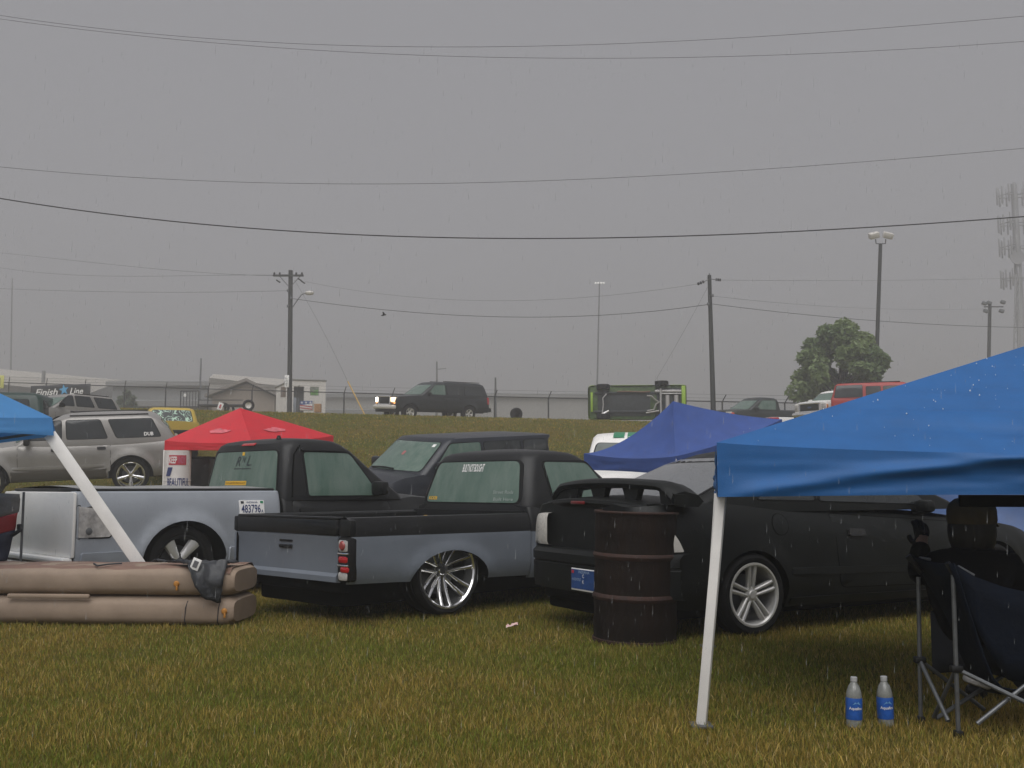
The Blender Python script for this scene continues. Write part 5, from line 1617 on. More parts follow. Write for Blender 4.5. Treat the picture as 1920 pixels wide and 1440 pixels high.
    S = dict(paint=blk, scale=.92, dz=.14, x0=-1.25, x1=4.35, W=.98, sill=.48, wb=3.48, Rt=.40, Rr=.22, top=[(-1.25, 1.22), (2.6, 1.20), (2.9, 1.24), (3.5, 1.20), (4.2, 1.14), (4.35, 1.0)], rf=(.25, .16), flare=.03,
             cab=[(1.16, -1.22, 3.0, .93, .10), (1.3, -1.19, 2.80, .92, .10), (1.70, -1.06, 2.25, .83, .12), (1.86, -.98, 2.02, .79, .14), (1.93, -.86, 1.86, .72, .18), (1.96, -.6, 1.6, .58, .2)],
             side=[[(-.98, 1.32), (.28, 1.32), (.28, 1.78), (-.84, 1.78)], [(.40, 1.32), (1.34, 1.32), (1.34, 1.80), (.40, 1.80)], ('fogged_glass', [(1.44, 1.32), (2.50, 1.32), (2.28, 1.50), (2.02, 1.78), (1.44, 1.80)])],
             doors=[(.36, 1.38, .60, 1.22, .5), (1.44, 2.55, .60, 1.20, 1.6)], back=[(-.75, 1.3), (.75, 1.3), (.66, 1.75), (-.66, 1.75)], front=[(-.82, 1.30), (.82, 1.30), (.70, 1.80), (-.70, 1.80)], frontglass=M_FOG, mirror=(2.45, .96, 1.32), mirrorm=M_TRIM, moulding=.78, rim=M_ALLOY)
    c = at(876, 780, 48)
    t, bo, ca = vehicle("large_sport_utility", "dark full size sport utility on top of the bank with headlamps lit", "SUV", c.x - .45, 48.85, R(217), S)
    q = MB(); q.box((4.36, 0, .95), (.06, 1.02, .36), bev=.02)
    g = q.build("grille", M_TRIM, t)
    q = MB()
    for (a, b_) in (((-.55, 1.15), (.55, 1.15)), ((.55, 1.15), (.55, .76)), ((.55, .76), (-.55, .76)), ((-.55, .76), (-.55, 1.15))):
        q.tube([(4.39, a[0], a[1]), (4.39, b_[0], b_[1])], .045, 8)
    q.build("grille_surround", M_CHROME, g)
    for sg in (-1, 1):
        q = MB(); q.box((4.30, sg * .74, 1.0), (.16, .30, .22), bev=.03); q.build("headlamp", lit if sg < 0 else mat("lit_warm_headlamp", (1.0, .72, .40), .3, emit=1.9), t)
        q = MB(); q.box((4.28, sg * .76, .84), (.14, .30, .08), bev=.02); q.build("turn_lamp", amber, t)
        fb = lambda u, v, o, sg=sg: bo.side(sg, u, v, o)
        panel("tail_lamp", [(-1.23, .90), (-1.10, .90), (-1.08, 1.25), (-1.23, 1.25)], fb, M_RED, t, off=.012, r=.02)
    q = MB(); q.box((4.38, 0, .64), (.22, 1.96, .20), bev=.06); q.build("bumper", mat("white_bumper", (.74, .72, .68), .25, metal=.3), t)
    q = MB(); q.box((4.30, 0, .46), (.18, 1.8, .14), bev=.04); q.build("air_dam", M_TRIM, t)
    q = MB(); q.box((-1.30, 0, .62), (.18, 1.9, .22), bev=.05); q.build("rear_bumper", M_TRIM, t)
    for sg in (-1, 1):
        q = MB(); q.tube([(-.8, sg * .62, 1.99), (1.4, sg * .62, 1.99)], .02, 6); q.build("roof_rail", M_TRIM, t)
    # --- dark grey pickup towards the tree
    gp = mat("charcoal_paint", (.014, .019, .018), .4, var=.2, scale=3)
    S = dict(paint=gp, x0=-1.1, x1=4.0, W=.93, sill=.42, wb=3.1, Rt=.37, Rr=.22, top=[(-1.1, 1.18), (1.0, 1.18), (1.05, 1.15), (2.7, 1.12), (2.9, 1.16), (3.6, 1.10), (4.0, .95)], rf=(.3, .22),
             cab=[(1.08, 1.05, 3.0, .86, .1), (1.2, 1.06, 2.85, .855, .1), (1.55, 1.12, 2.35, .78, .1), (1.69, 1.18, 2.15, .74, .12), (1.755, 1.27, 2.02, .66, .15), (1.77, 1.4, 1.85, .54, .16)],
             side=[('fogged_glass', [(1.35, 1.2), (2.55, 1.2), (2.35, 1.36), (2.12, 1.62), (1.32, 1.64)])], front=[(-.76, 1.18), (.76, 1.18), (.64, 1.62), (-.64, 1.62)], frontglass=M_FOG, back=[(-.66, 1.22), (.66, 1.22), (.6, 1.6), (-.6, 1.6)], mirror=(2.55, .9, 1.2), style='plain', rim=M_ALLOY)
    c = at(1487, 790, 50.5)
    t, bo, ca = vehicle("charcoal_pickup", "charcoal pickup facing away from the white truck, beside the leaning utility pole", "pickup truck", c.x - .12, 51.2, R(203), dict(S, dz=-.10))
    for sg in (-1, 1):
        for z in (.98, .80):
            q = MB(); q.box((3.93, sg * .70, z), (.14, .36, .10), bev=.03); q.build("headlamp", M_FROST, t)
        q = MB(); q.box((3.85, sg * .885, .88), (.16, .06, .24), bev=.02); q.build("turn_lamp", mat("red_amber_lens", (.60, .08, .03), .3), t)
    q = MB(); q.box((4.0, 0, .88), (.08, .92, .36), bev=.03); q.build("grille", M_TRIM, t)
    q = MB(); q.box((4.02, 0, .60), (.2, 1.8, .18), bev=.05); q.build("bumper", M_TRIM, t)
    # --- white heavy pickup
    S = dict(paint=M_WHITE, scale=.86, x0=-1.1, x1=4.1, W=1.0, sill=.55, wb=3.4, Rt=.42, Rr=.24, top=[(-1.1, 1.35), (2.6, 1.30), (2.9, 1.38), (3.6, 1.34), (4.1, 1.22)], rf=(.18, .10),
             cab=[(1.28, .9, 3.05, .94, .1), (1.4, .92, 2.9, .93, .1), (1.8, 1.0, 2.35, .84, .12), (1.92, 1.06, 2.15, .8, .14), (1.97, 1.2, 2.0, .68, .16)],
             side=[[(1.1, 1.42), (1.7, 1.42), (1.7, 1.84), (1.15, 1.84)], [(1.8, 1.42), (2.6, 1.42), (2.2, 1.8), (1.8, 1.84)]], front=[(-.84, 1.42), (.84, 1.42), (.72, 1.84), (-.72, 1.84)], frontglass=M_FOG, mirror=(2.6, .98, 1.45), style='plain', rim=M_ALLOY)
    c = at(1503, 765, 44.5)
    rz = R(216)
    t, bo, ca = vehicle("white_truck", "white heavy pickup with wide dark grille parked beside the red SUV", "pickup truck", c.x + .35 - 3.53 * math.cos(rz), 44.5 - 3.53 * math.sin(rz), rz, S, flat=True)
    t.location.z = at(1510, 751, 44.5).z - 1.36 * .86
    q = MB(); q.box((4.10, 0, 1.0), (.06, 1.15, .38), bev=.02); g = q.build("grille", M_TRIM, t)
    q = MB()
    for (a, b_) in (((-.62, 1.2), (.62, 1.2)), ((.62, 1.2), (.62, .80)), ((.62, .80), (-.62, .80)), ((-.62, .80), (-.62, 1.2))): q.tube([(4.13, a[0], a[1]), (4.13, b_[0], b_[1])], .04, 8)
    q.build("grille_surround", M_CHROME, g)
    q = MB(); q.lathe([(0, .02), (.08, .012), (.10, 0)], 16, Matrix.Translation((4.135, 0, 1.0)) @ Matrix.Rotation(R(90), 4, 'Y') @ Matrix.Diagonal((.5, 1.2, 1, 1))); q.build("badge", mat("blue_badge", (.04, .07, .16), .3), g)
    for sg in (-1, 1):
        q = MB(); q.box((4.05, sg * .82, 1.0), (.12, .26, .34), bev=.03); q.build("headlamp", M_CLEARLENS, t)
        q = MB(); q.box((3.98, sg * .97, 1.0), (.12, .06, .26), bev=.02); q.build("turn_lamp", mat("orange_lens", (.65, .22, .04), .3), t)
    q = MB(); q.box((4.16, 0, .66), (.22, 2.0, .22), bev=.06); q.build("bumper", M_CHROME, t)
    # --- red boxy SUV
    red = mat("red_paint", (.33, .022, .016), .4, var=.08, scale=3)
    S = dict(paint=red, scale=.94, x0=-1.0, x1=3.9, W=.98, sill=.5, wb=2.85, Rt=.42, Rr=.24, top=[(-1, 1.25), (2.6, 1.22), (3.9, 1.15)], rr=(.1, .06),
             cab=[(1.2, -.98, 2.62, .94, .1), (1.3, -.95, 2.5, .93, .1), (1.72, -.84, 2.2, .85, .1), (1.80, -.80, 2.1, .82, .1), (1.86, -.72, 1.98, .76, .12), (1.88, -.55, 1.8, .62, .14)],
             side=[[(-.86, 1.24), (.30, 1.24), (.30, 1.77), (-.76, 1.77)], [(.46, 1.30), (1.04, 1.30), (1.04, 1.70), (.46, 1.70)], [(1.16, 1.30), (2.1, 1.30), (2.0, 1.70), (1.16, 1.70)]],
             roofpaint=red, back=[(-.78, 1.3), (.78, 1.3), (.7, 1.7), (-.7, 1.7)], style='plain')
    c = at(1562, 735, 42)
    t, bo, ca = vehicle("red_sport_utility", "red boxy sport utility with black rear glass in front of the leafy tree", "SUV", c.x + 1.15, 42.7, R(-20), S, flat=True)
    t.location.z = at(1600, 717, 42).z - 1.90 * .94
    q = MB(); q.box((.6, 0, 1.905), (2.5, 1.3, .03), bev=.012); q.build("roof_rack", M_TRIM, t)

def tipped_truck():
    """Lime green show truck lying on its side: its belly faces the road."""
    lime = mat("lime_paint", (.28, .44, .04), .35, var=.08, scale=2)
    dgr = mat("green_floor_pan", (.06, .10, .03), .6, var=.6, scale=5)
    belly = mat("grimy_belly", (.035, .04, .042), .7, var=.5, scale=6)
    c = at(1195, 787, 43.6)
    t = thing("tipped_show_truck", "lime green show truck tipped on its side with its underbody facing out", "truck", (c.x, 43.6, c.z), R(-4))
    t.scale = (.92, .92, .92)
    L, Hh, D = 4.50, 1.60, 1.45
    # local: X along the truck (front at left), Y away from the camera, Z up (was the truck's left-right)
    bo = Body(-L / 2, L / 2, Hh / 2, lambda x: 0.0, pw([(-2.25, .62), (-1.2, .78), (2.25, .74)], .08), rr=(.25, .14), rf=(.12, .06), tuck=.03, turn=.10, crown=.06, arches=[(-1.55, .1, .40, .34), (1.13, .1, .40, .34)])
    M = Matrix.Translation((0, 0, Hh / 2 + .02)) @ Matrix.Rotation(R(-90), 4, 'X')
    def tip(o):
        o.matrix_local = M
        return o
    b = MB(); bo.shell(b, n=24); tip(b.build("body", lime, t, merge=.0006))
    ca = Cabin([(.72, -1.1, .9, .70, .1), (1.15, -.75, .55, .60, .12), (1.25, -.6, .45, .52, .14)]); b = MB(); ca.shell(b); tip(b.build("cab_roof", lime, t))
    def bx(nm, x, z, sx, sz, y, sy, m, bev=.01, rot=None):
        q = MB(); q.box((x, y, z), (sx, sy, sz), bev=bev, rot=rot); return q.build(nm, m, t)
    bx("floor_pan", 0, .80, 4.36, 1.50, .10, .05, dgr)
    bx("cab_floor", -.35, .74, 1.9, 1.12, .06, .06, belly)
    bx("engine_bay", -1.55, .78, .5, 1.2, .08, .06, belly)
    bx("front_pan", -2.08, .82, .10, .9, .04, .08, lime)
    bx("rear_panel", 2.12, .85, .18, 1.42, .03, .10, lime)
    bx("bed_floor", 1.45, .80, 1.1, 1.35, .08, .04, belly)
    for z in (.38, 1.24): bx("frame_rail", -.1, z, 3.7, .10, .03, .10, belly, .015)
    alu = mat("bright_aluminium", (.55, .53, .52), .3, metal=.6)
    bx("bed_rail", 1.42, 1.31, 1.20, .11, -.02, .03, alu)
    bx("cross_bar", 1.52, 1.19, 1.0, .05, -.03, .03, alu)
    for x, z0, z1 in ((.54 + .53, .18, 1.42),):
        q = MB(); q.tube([(x, -.08, z0), (x, -.08, z1)], .045, 10); q.build("rear_axle", alu, t)
    for x in (1.38, 1.78):
        q = MB(); q.tube([(x, -.02, .42), (x, -.02, 1.12)], .105, 12); q.build("air_tank", alu, t)
    for p in ([(.45, .40), (.75, .46), (.86, .72), (1.0, .80)], [(.45, 1.10), (.66, 1.08), (.84, .90), (1.0, .80)], [(.40, .30), (.62, .34), (1.0, .40)]):
        q = MB(); q.tube([(x, -.05, z) for x, z in p], .035, 6); q.build("suspension_link", alu, t)
    q = MB(); q.tube([(-1.60, -.05, .30), (-1.55, -.06, .7), (-1.57, -.06, 1.0), (-1.40, -.05, 1.2)], .03, 6); q.build("front_beam", alu, t)
    q = MB(); q.tube([(-1.62, -.05, .22), (-1.50, -.06, .30), (-1.30, -.05, .42)], [.09, .07, .04], 8); q.build("front_hub", alu, t)
    q = MB(); q.tube([(-.9, -.04, 1.30), (-.4, -.05, 1.30), (.3, -.05, 1.27), (.6, -.05, 1.30)], .03, 6); q.build("exhaust_pipe", mat("rusty_pipe", (.18, .10, .07), .7), t)
    for (x, z, sg) in ((-1.55, 1.52, 1), (1.13, 1.66, 1), (-1.55, .16, -1), (1.13, .16, -1)):
        q = MB(); rot = Matrix.Translation((x, .02, z - (.0 if sg > 0 else -.0)))
        q.lathe([(.20, -.11), (.27, -.12), (.31, -.09), (.315, 0), (.31, .09), (.27, .12), (.20, .11)], 28, rot, close=True)
        w = q.build("wheel", M_RUBBER, t)
        q = MB(); q.lathe([(0, .05), (.12, .04), (.20, .10), (.205, -.10), (0, -.06)], 20, rot); q.build("rim", M_ALLOY, w)

parked(); tipped_truck()
# ------------------------------------------------------------------ far side of the bank
def poles():
    def pole(label, px, pyt, Y, r0, r1, pxb=None):
        top = at(px, pyt, Y); x0 = at(pxb or px, 770, Y).x
        z0 = terrain(x0, Y)
        t = thing("utility_pole", label, "utility pole", (x0, Y, z0), group="utility poles on the bank")
        b = MB(); b.tube([(0, 0, -.3), ((top.x - x0) * .5, 0, (top.z - z0) * .5), (top.x - x0, 0, top.z - z0)], [r0, (r0 + r1) / 2, r1], 14)
        b.build("shaft", M_WOODPOLE, t)
        return t, top - Vector((x0, Y, z0))
    # crossarm pole with a street lamp
    t, top = pole("wooden utility pole with a crossarm and a street lamp beside the white booth", 545, 507, 62, .155, .13, 543)
    s = 1941 / 62
    b = MB(); b.box((top.x - .1, -.17, top.z - .35), (1.85, .10, .12), bev=.01); arm = b.build("crossarm", M_WOODPOLE, t)
    for dx in (-.95, -.62, .38, .72):
        b = MB(); b.lathe([(.03, -.05), (.06, -.02), (.05, .03), (.07, .05), (.04, .11), (0, .13)], 10, Matrix.Translation((top.x + dx, -.17, top.z - .27))); b.build("insulator", M_TRIM, arm)
    for sg in (-1, 1):
        b = MB(); b.tube([(top.x + sg * .62, -.17, top.z - .40), (top.x + sg * .08, -.17, top.z - 1.0)], .025, 6); b.build("arm_brace", M_GALV, t)
    for (dx, dz) in ((.60, -.62), (.80, -.78), (-.70, -.72)):
        b = MB(); b.tube([(top.x + dx - .12, -.17, top.z + dz + .10), (top.x + dx + .12, -.17, top.z + dz - .06)], .045, 8); b.build("strain_insulator", M_TRIM, t)
    b = MB()
    q = [Vector((at(548, 577, 62).x, 62, at(548, 577, 62).z)), at(556, 565, 62), at(565, 553, 62), at(574, 549, 62)]
    b.tube([p_ - Vector(t.location) for p_ in q], .03, 8); la = b.build("lamp_arm", M_GALV, t)
    b = MB(); c = at(580, 549, 62) - Vector(t.location)
    b.lathe([(0, .14), (.10, .12), (.20, .02), (.19, -.06), (.12, -.14), (0, -.16)], 16, Matrix.Translation(c) @ Matrix.Diagonal((1.45, .8, .9, 1)))
    b.build("lamp_head", M_FROST, la)
    for (px, py) in ((541, 546), (547, 560), (541, 575)):
        b = MB(); c = at(px, py, 62) - Vector(t.location); b.box(c + Vector((0, -.18, 0)), (.12, .10, .16), bev=.02); b.build("bracket", M_GALV, t)
    b = MB(); a = at(541, 704, 62) - Vector(t.location); d = at(541, 727, 62) - Vector(t.location)
    b.box(((a.x + d.x) / 2 - .05, -.24, (a.z + d.z) / 2), (.26, .02, a.z - d.z), bev=.005); sg_ = b.build("pole_sign", M_WHITETXT, t)
    fn = lambda u, v: Vector((a.x - .05 + u, -.252, v))
    for k, ch in enumerate("LOT"): text_mesh("sign_letter", ch, M_INK, sg_, fn, (-.06, a.z - .24 - k * .2, .06, a.z - .10 - k * .2))
    # leaning pole
    t, top = pole("slim leaning utility pole with two strain insulators next to the charcoal pickup", 1330, 516, 52, .14, .095, 1338)
    b = MB(); b.tube([top + Vector((0, 0, -.05)), top + Vector((0, 0, .12))], [.05, .02], 8); b.build("pole_cap", M_GALV, t)
    for pts in ([(1329, 524), (1322, 527), (1307, 533)], [(1331, 523), (1340, 524), (1352, 525)]):
        b = MB(); P = [at(x, y, 51.85) - Vector(t.location) for x, y in pts]
        b.tube(P, .02, 6); ar = b.build("strain_arm", M_GALV, t)
        b = MB()
        d = (P[2] - P[1]); 
        for f in (.15, .45, .75): b.tube([P[1] + d * f, P[1] + d * (f + .18)], .075, 8)
        b.build("strain_insulator", M_TRIM, ar)["kind"] = "stuff"
    for (px, py) in ((1336, 554), (1328, 570)):
        b = MB(); b.box(at(px, py, 51.85) - Vector(t.location), (.12, .1, .14), bev=.02); b.build("bracket", M_GALV, t)
    # flood light pole
    t, top = pole("tall pole carrying two big flood lamps above the leafy tree", 1651, 457, 58, .13, .10, 1637)
    for sg in (-1, 1):
        b = MB(); b.tube([top + Vector((0, -.05, -.02)), top + Vector((sg * .27, -.05, 0)), top + Vector((sg * .29, -.05, .25))], .03, 8); br = b.build("lamp_bracket", M_TRIM, t)
        b = MB()
        rot = Matrix.Rotation(R(14 * sg), 3, 'Y') @ Matrix.Rotation(R(25), 3, 'X')
        b.box(top + Vector((sg * .40, -.10, .46)), (.56, .40, .34), rot=rot, bev=.06); b.build("flood_lamp", M_FROST, br)
    # small four-lamp pole
    t, top = pole("short pole with four small spot lamps beside the cell tower", 1856, 570, 85, .16, .135, 1848)
    b = MB(); b.tube([top + Vector((-.55, -.1, -.25)), top + Vector((1.05, -.1, -.25))], .05, 8); ba = b.build("lamp_bar", M_TRIM, t)
    for (dx, dz) in ((-.55, .02), (-.15, .05), (1.0, .12), (-.45, -.62), (.85, -.62)):
        b = MB(); b.box(top + Vector((dx, -.2, dz)), (.38, .3, .28), rot=Matrix.Rotation(R(20), 3, 'Y'), bev=.05); b.build("spot_lamp", M_GALV, ba)
    # faint far light masts
    for (label, px, pt, pb, Y, w, heads) in (("thin pale light mast behind the tipped lime green truck", 1124, 532, 1116, 145, .13, 4), ("faint hazy mast beyond the long building roof", 23, 522, 21, 185, .16, 0),
                                             ("thin grey mast behind the black trailer rack", 377, 672, 374, 100, .11, 0), ("short grey lamp pole behind the dark full size sport utility", 819, 678, 819, 120, .13, 1), ("thin steel post beside the dark sport utility tail", 929, 708, 929, 75, .09, 0)):
        tp = at(px, pt, Y); x0 = at(pb, 760, Y).x; z0 = terrain(x0, Y)
        t = thing("light_mast", label, "mast", (x0, Y, z0), group="far masts")
        b = MB(); b.tube([(0, 0, -.2), (tp.x - x0, 0, tp.z - z0)], [w * 1.2, w * .7], 8); b.build("shaft", M_GALV, t)
        if heads == 4:
            for dx in (-.55, -.2, .25, .6):
                b = MB(); b.box((tp.x - x0 + dx, 0, tp.z - z0 + .1), (.28, .3, .22), bev=.04); b.build("lamp_head", mat("pale_lamp", (.85, .84, .80), .4, emit=.25), t)
        if heads == 1:
            b = MB(); b.tube([(tp.x - x0, 0, tp.z - z0 - .9), (tp.x - x0 + 1.1, 0, tp.z - z0 - .8)], .05, 6); b.build("lamp_arm", M_GALV, t)
    # cell tower at the edge
    x0 = at(1918, 700, 118).x; z0 = terrain(x0, 118)
    t = thing("cell_tower", "hazy cell phone tower with stacked antenna platforms rising beyond the blue canopy", "cell tower", (x0, 118, z0))
    steel = mat("haze_pale_steel", (.30, .30, .31), .6)  # steel lightened to put more haze into its colour
    zt = at(1918, 345, 118).z - z0
    b = MB(); b.tube([(0, 0, 0), (0, 0, zt)], [.55, .34], 14); b.build("monopole", steel, t)
    for py in (365, 418, 462, 522):
        z = at(1918, py, 118).z - z0
        pl = MB()
        for a in range(3):
            m3 = Matrix.Rotation(R(120 * a + 200), 4, 'Z')
            pl.tube([m3 @ Vector((.3, 0, z)), m3 @ Vector((1.2, 0, z))], .07, 6)
            pl.tube([m3 @ Vector((1.2, -1.3, z)), m3 @ Vector((1.2, 1.3, z))], .06, 6)
        pf = pl.build("antenna_platform", steel, t)
        for a in range(3):
            m3 = Matrix.Rotation(R(120 * a + 200), 4, 'Z')
            for d in (-1.25, -.5, .5, 1.25):
                q = MB(); q.box(m3 @ Vector((1.32, d, z)), (.16, .16, 2.1), rot=m3.to_3x3(), bev=.02); q.build("antenna_panel", steel, pf)
    b = MB(); b.lathe([(0, 0), (.5, .06), (.85, .25), (.85, .32), (0, .3)], 20, Matrix.Translation((-.45, -.6, at(1912, 485, 118).z - z0)) @ Matrix.Rotation(R(90), 4, 'X')); b.build("dish", steel, t)
    # lattice mast in front of it
    xb, xt = at(1896, 655, 112).x, at(1907, 515, 112).x
    zb, zt = terrain(xb, 112), at(1907, 515, 112).z
    t = thing("lattice_mast", "grey lattice mast leaning against the cell tower in the haze", "mast", (xb, 112, zb))
    hgt = zt - zb
    legs = []
    for a in range(3):
        o_ = Vector((.34 * math.cos(R(120 * a + 90)), .34 * math.sin(R(120 * a + 90)), 0)); legs.append(o_)
        b = MB(); b.tube([o_ + Vector((-.4, 0, 0)), o_ * .7 + Vector((xt - xb, 0, hgt))], .075, 6); b.build("mast_leg", steel, t)
    b = MB()
    for k in range(18):
        f0, f1 = k / 18, (k + 1) / 18
        for a in range(3):
            p = legs[a] * (1 - .3 * f0) + Vector((-.4 + (xt - xb + .4) * f0, 0, hgt * f0)); q = legs[(a + 1) % 3] * (1 - .3 * f1) + Vector((-.4 + (xt - xb + .4) * f1, 0, hgt * f1))
            b.tube([p, q], .035, 4)
    o = b.build("lattice_bracing", steel, t); o['kind'] = "stuff"

def cables():
    def cab(label, pts, Y, r, Y2=None, group="overhead cables", deg=3):
        X = np.array([p[0] for p in pts], float); Z = np.array([p[1] for p in pts], float)
        c = np.polyfit(X, Z, min(deg, len(pts) - 1))
        ext = (X[-1] - X[0]) * (.10 if X[0] <= 0 and X[-1] >= 1920 else 0)
        xs_ = np.linspace(X[0] - (ext if X[0] <= 0 else 0), X[-1] + (ext if X[-1] >= 1920 else 0), 60)
        P = []
        for x in xs_:
            f = (x - X[0]) / (X[-1] - X[0])
            P.append(at(x, float(np.polyval(c, x)), Y + ((Y2 if Y2 else Y) - Y) * f))
        b = MB(); b.tube(P, r, 6)
        tag(b.build("overhead_cable", M_WIRE), label, "cable", group)
    cab("topmost thin grey cable crossing the sky", [(0, 28), (200, 56), (480, 78), (960, 86), (1400, 71), (1920, 30)], 46, .010)
    cab("second thin grey cable, just under the topmost one", [(0, 36), (300, 70), (560, 92), (960, 109), (1150, 110), (1500, 100), (1920, 78)], 46, .010)
    cab("grey cable midway up the sky above the thick dark one", [(0, 313), (300, 335), (650, 345), (960, 341), (1400, 319), (1920, 278)], 46, .010)
    cab("thick twisted dark cable sagging across the whole sky", [(0, 372), (280, 410), (520, 432), (960, 447), (1400, 438), (1700, 422), (1920, 406)], 30, .017)
    cab("faint cable reaching the crossarm pole top, higher of the two", [(0, 474), (250, 500), (380, 511), (515, 517)], 78, .008, 62)
    cab("faint cable reaching the crossarm pole top, lower of the two", [(0, 502), (150, 516), (350, 517), (515, 516)], 78, .008, 62)
    cab("faint cable reaching the crossarm pole below its arm", [(0, 541), (150, 546), (350, 548), (540, 545)], 74, .009, 62)
    cab("lower cable between the crossarm pole and the leaning pole", [(548, 560), (700, 578), (850, 591), (960, 595), (1150, 589), (1328, 571)], 62, .014, 52)
    cab("upper faint cable between the crossarm pole and the leaning pole", [(572, 528), (760, 555), (960, 565), (1150, 552), (1307, 533)], 62, .006, 52)
    cab("lower cable running from the leaning pole to the cell tower", [(1336, 570), (1500, 589), (1680, 604), (1920, 614)], 52, .012, 60)
    cab("faint upper cable running from the leaning pole insulator", [(1352, 525), (1600, 526), (1920, 521)], 52, .006, 70)
    cab("faint middle cable running from the leaning pole to the spot lamp pole", [(1336, 555), (1500, 571), (1700, 580), (1845, 579)], 52, .006, 84)
    cab("guy wire from the crossarm pole with a yellow guard", [(552, 525), (600, 610), (655, 722)], 62, .007, 59)
    cab("guy wire from the leaning pole down towards the lime green truck", [(1327, 538), (1280, 625), (1226, 718)], 52, .006, 50)
    b = MB(); b.tube([at(652, 715, 59.0), at(684, 778, 58.2)], .035, 8)
    tag(b.build("guy_wire_guard", mat("yellow_plastic", (.55, .33, .06), .5)), "yellow plastic guard on the guy wire beside the dark sport utility", "guard")
    # bird on the wing
    c = at(719, 591, 40)
    b = MB(); b.tube([c + Vector((-.10, 0, -.02)), c + Vector((-.03, 0, .0)), c + Vector((.06, 0, .02)), c + Vector((.11, 0, .03))], [.008, .03, .032, .012], 8)
    bird = b.build("bird", mat("black_feather", (.008, .008, .008), .6))
    tag(bird, "small dark bird flying beneath the wires", "bird")
    for sg in (-1, 1):
        q = MB(); q.grid([[c + Vector((.04 - .03 * j, sg * (.03 + .14 * u), .02 + .13 * u - .05 * u * u + .0 * j)) for j in (0, 1, 2)] for u in (0, .35, .7, 1)]); w = q.build("wing", MATS["black_feather"], bird)
        so = w.modifiers.new("thickness", 'SOLIDIFY'); so.thickness = .006

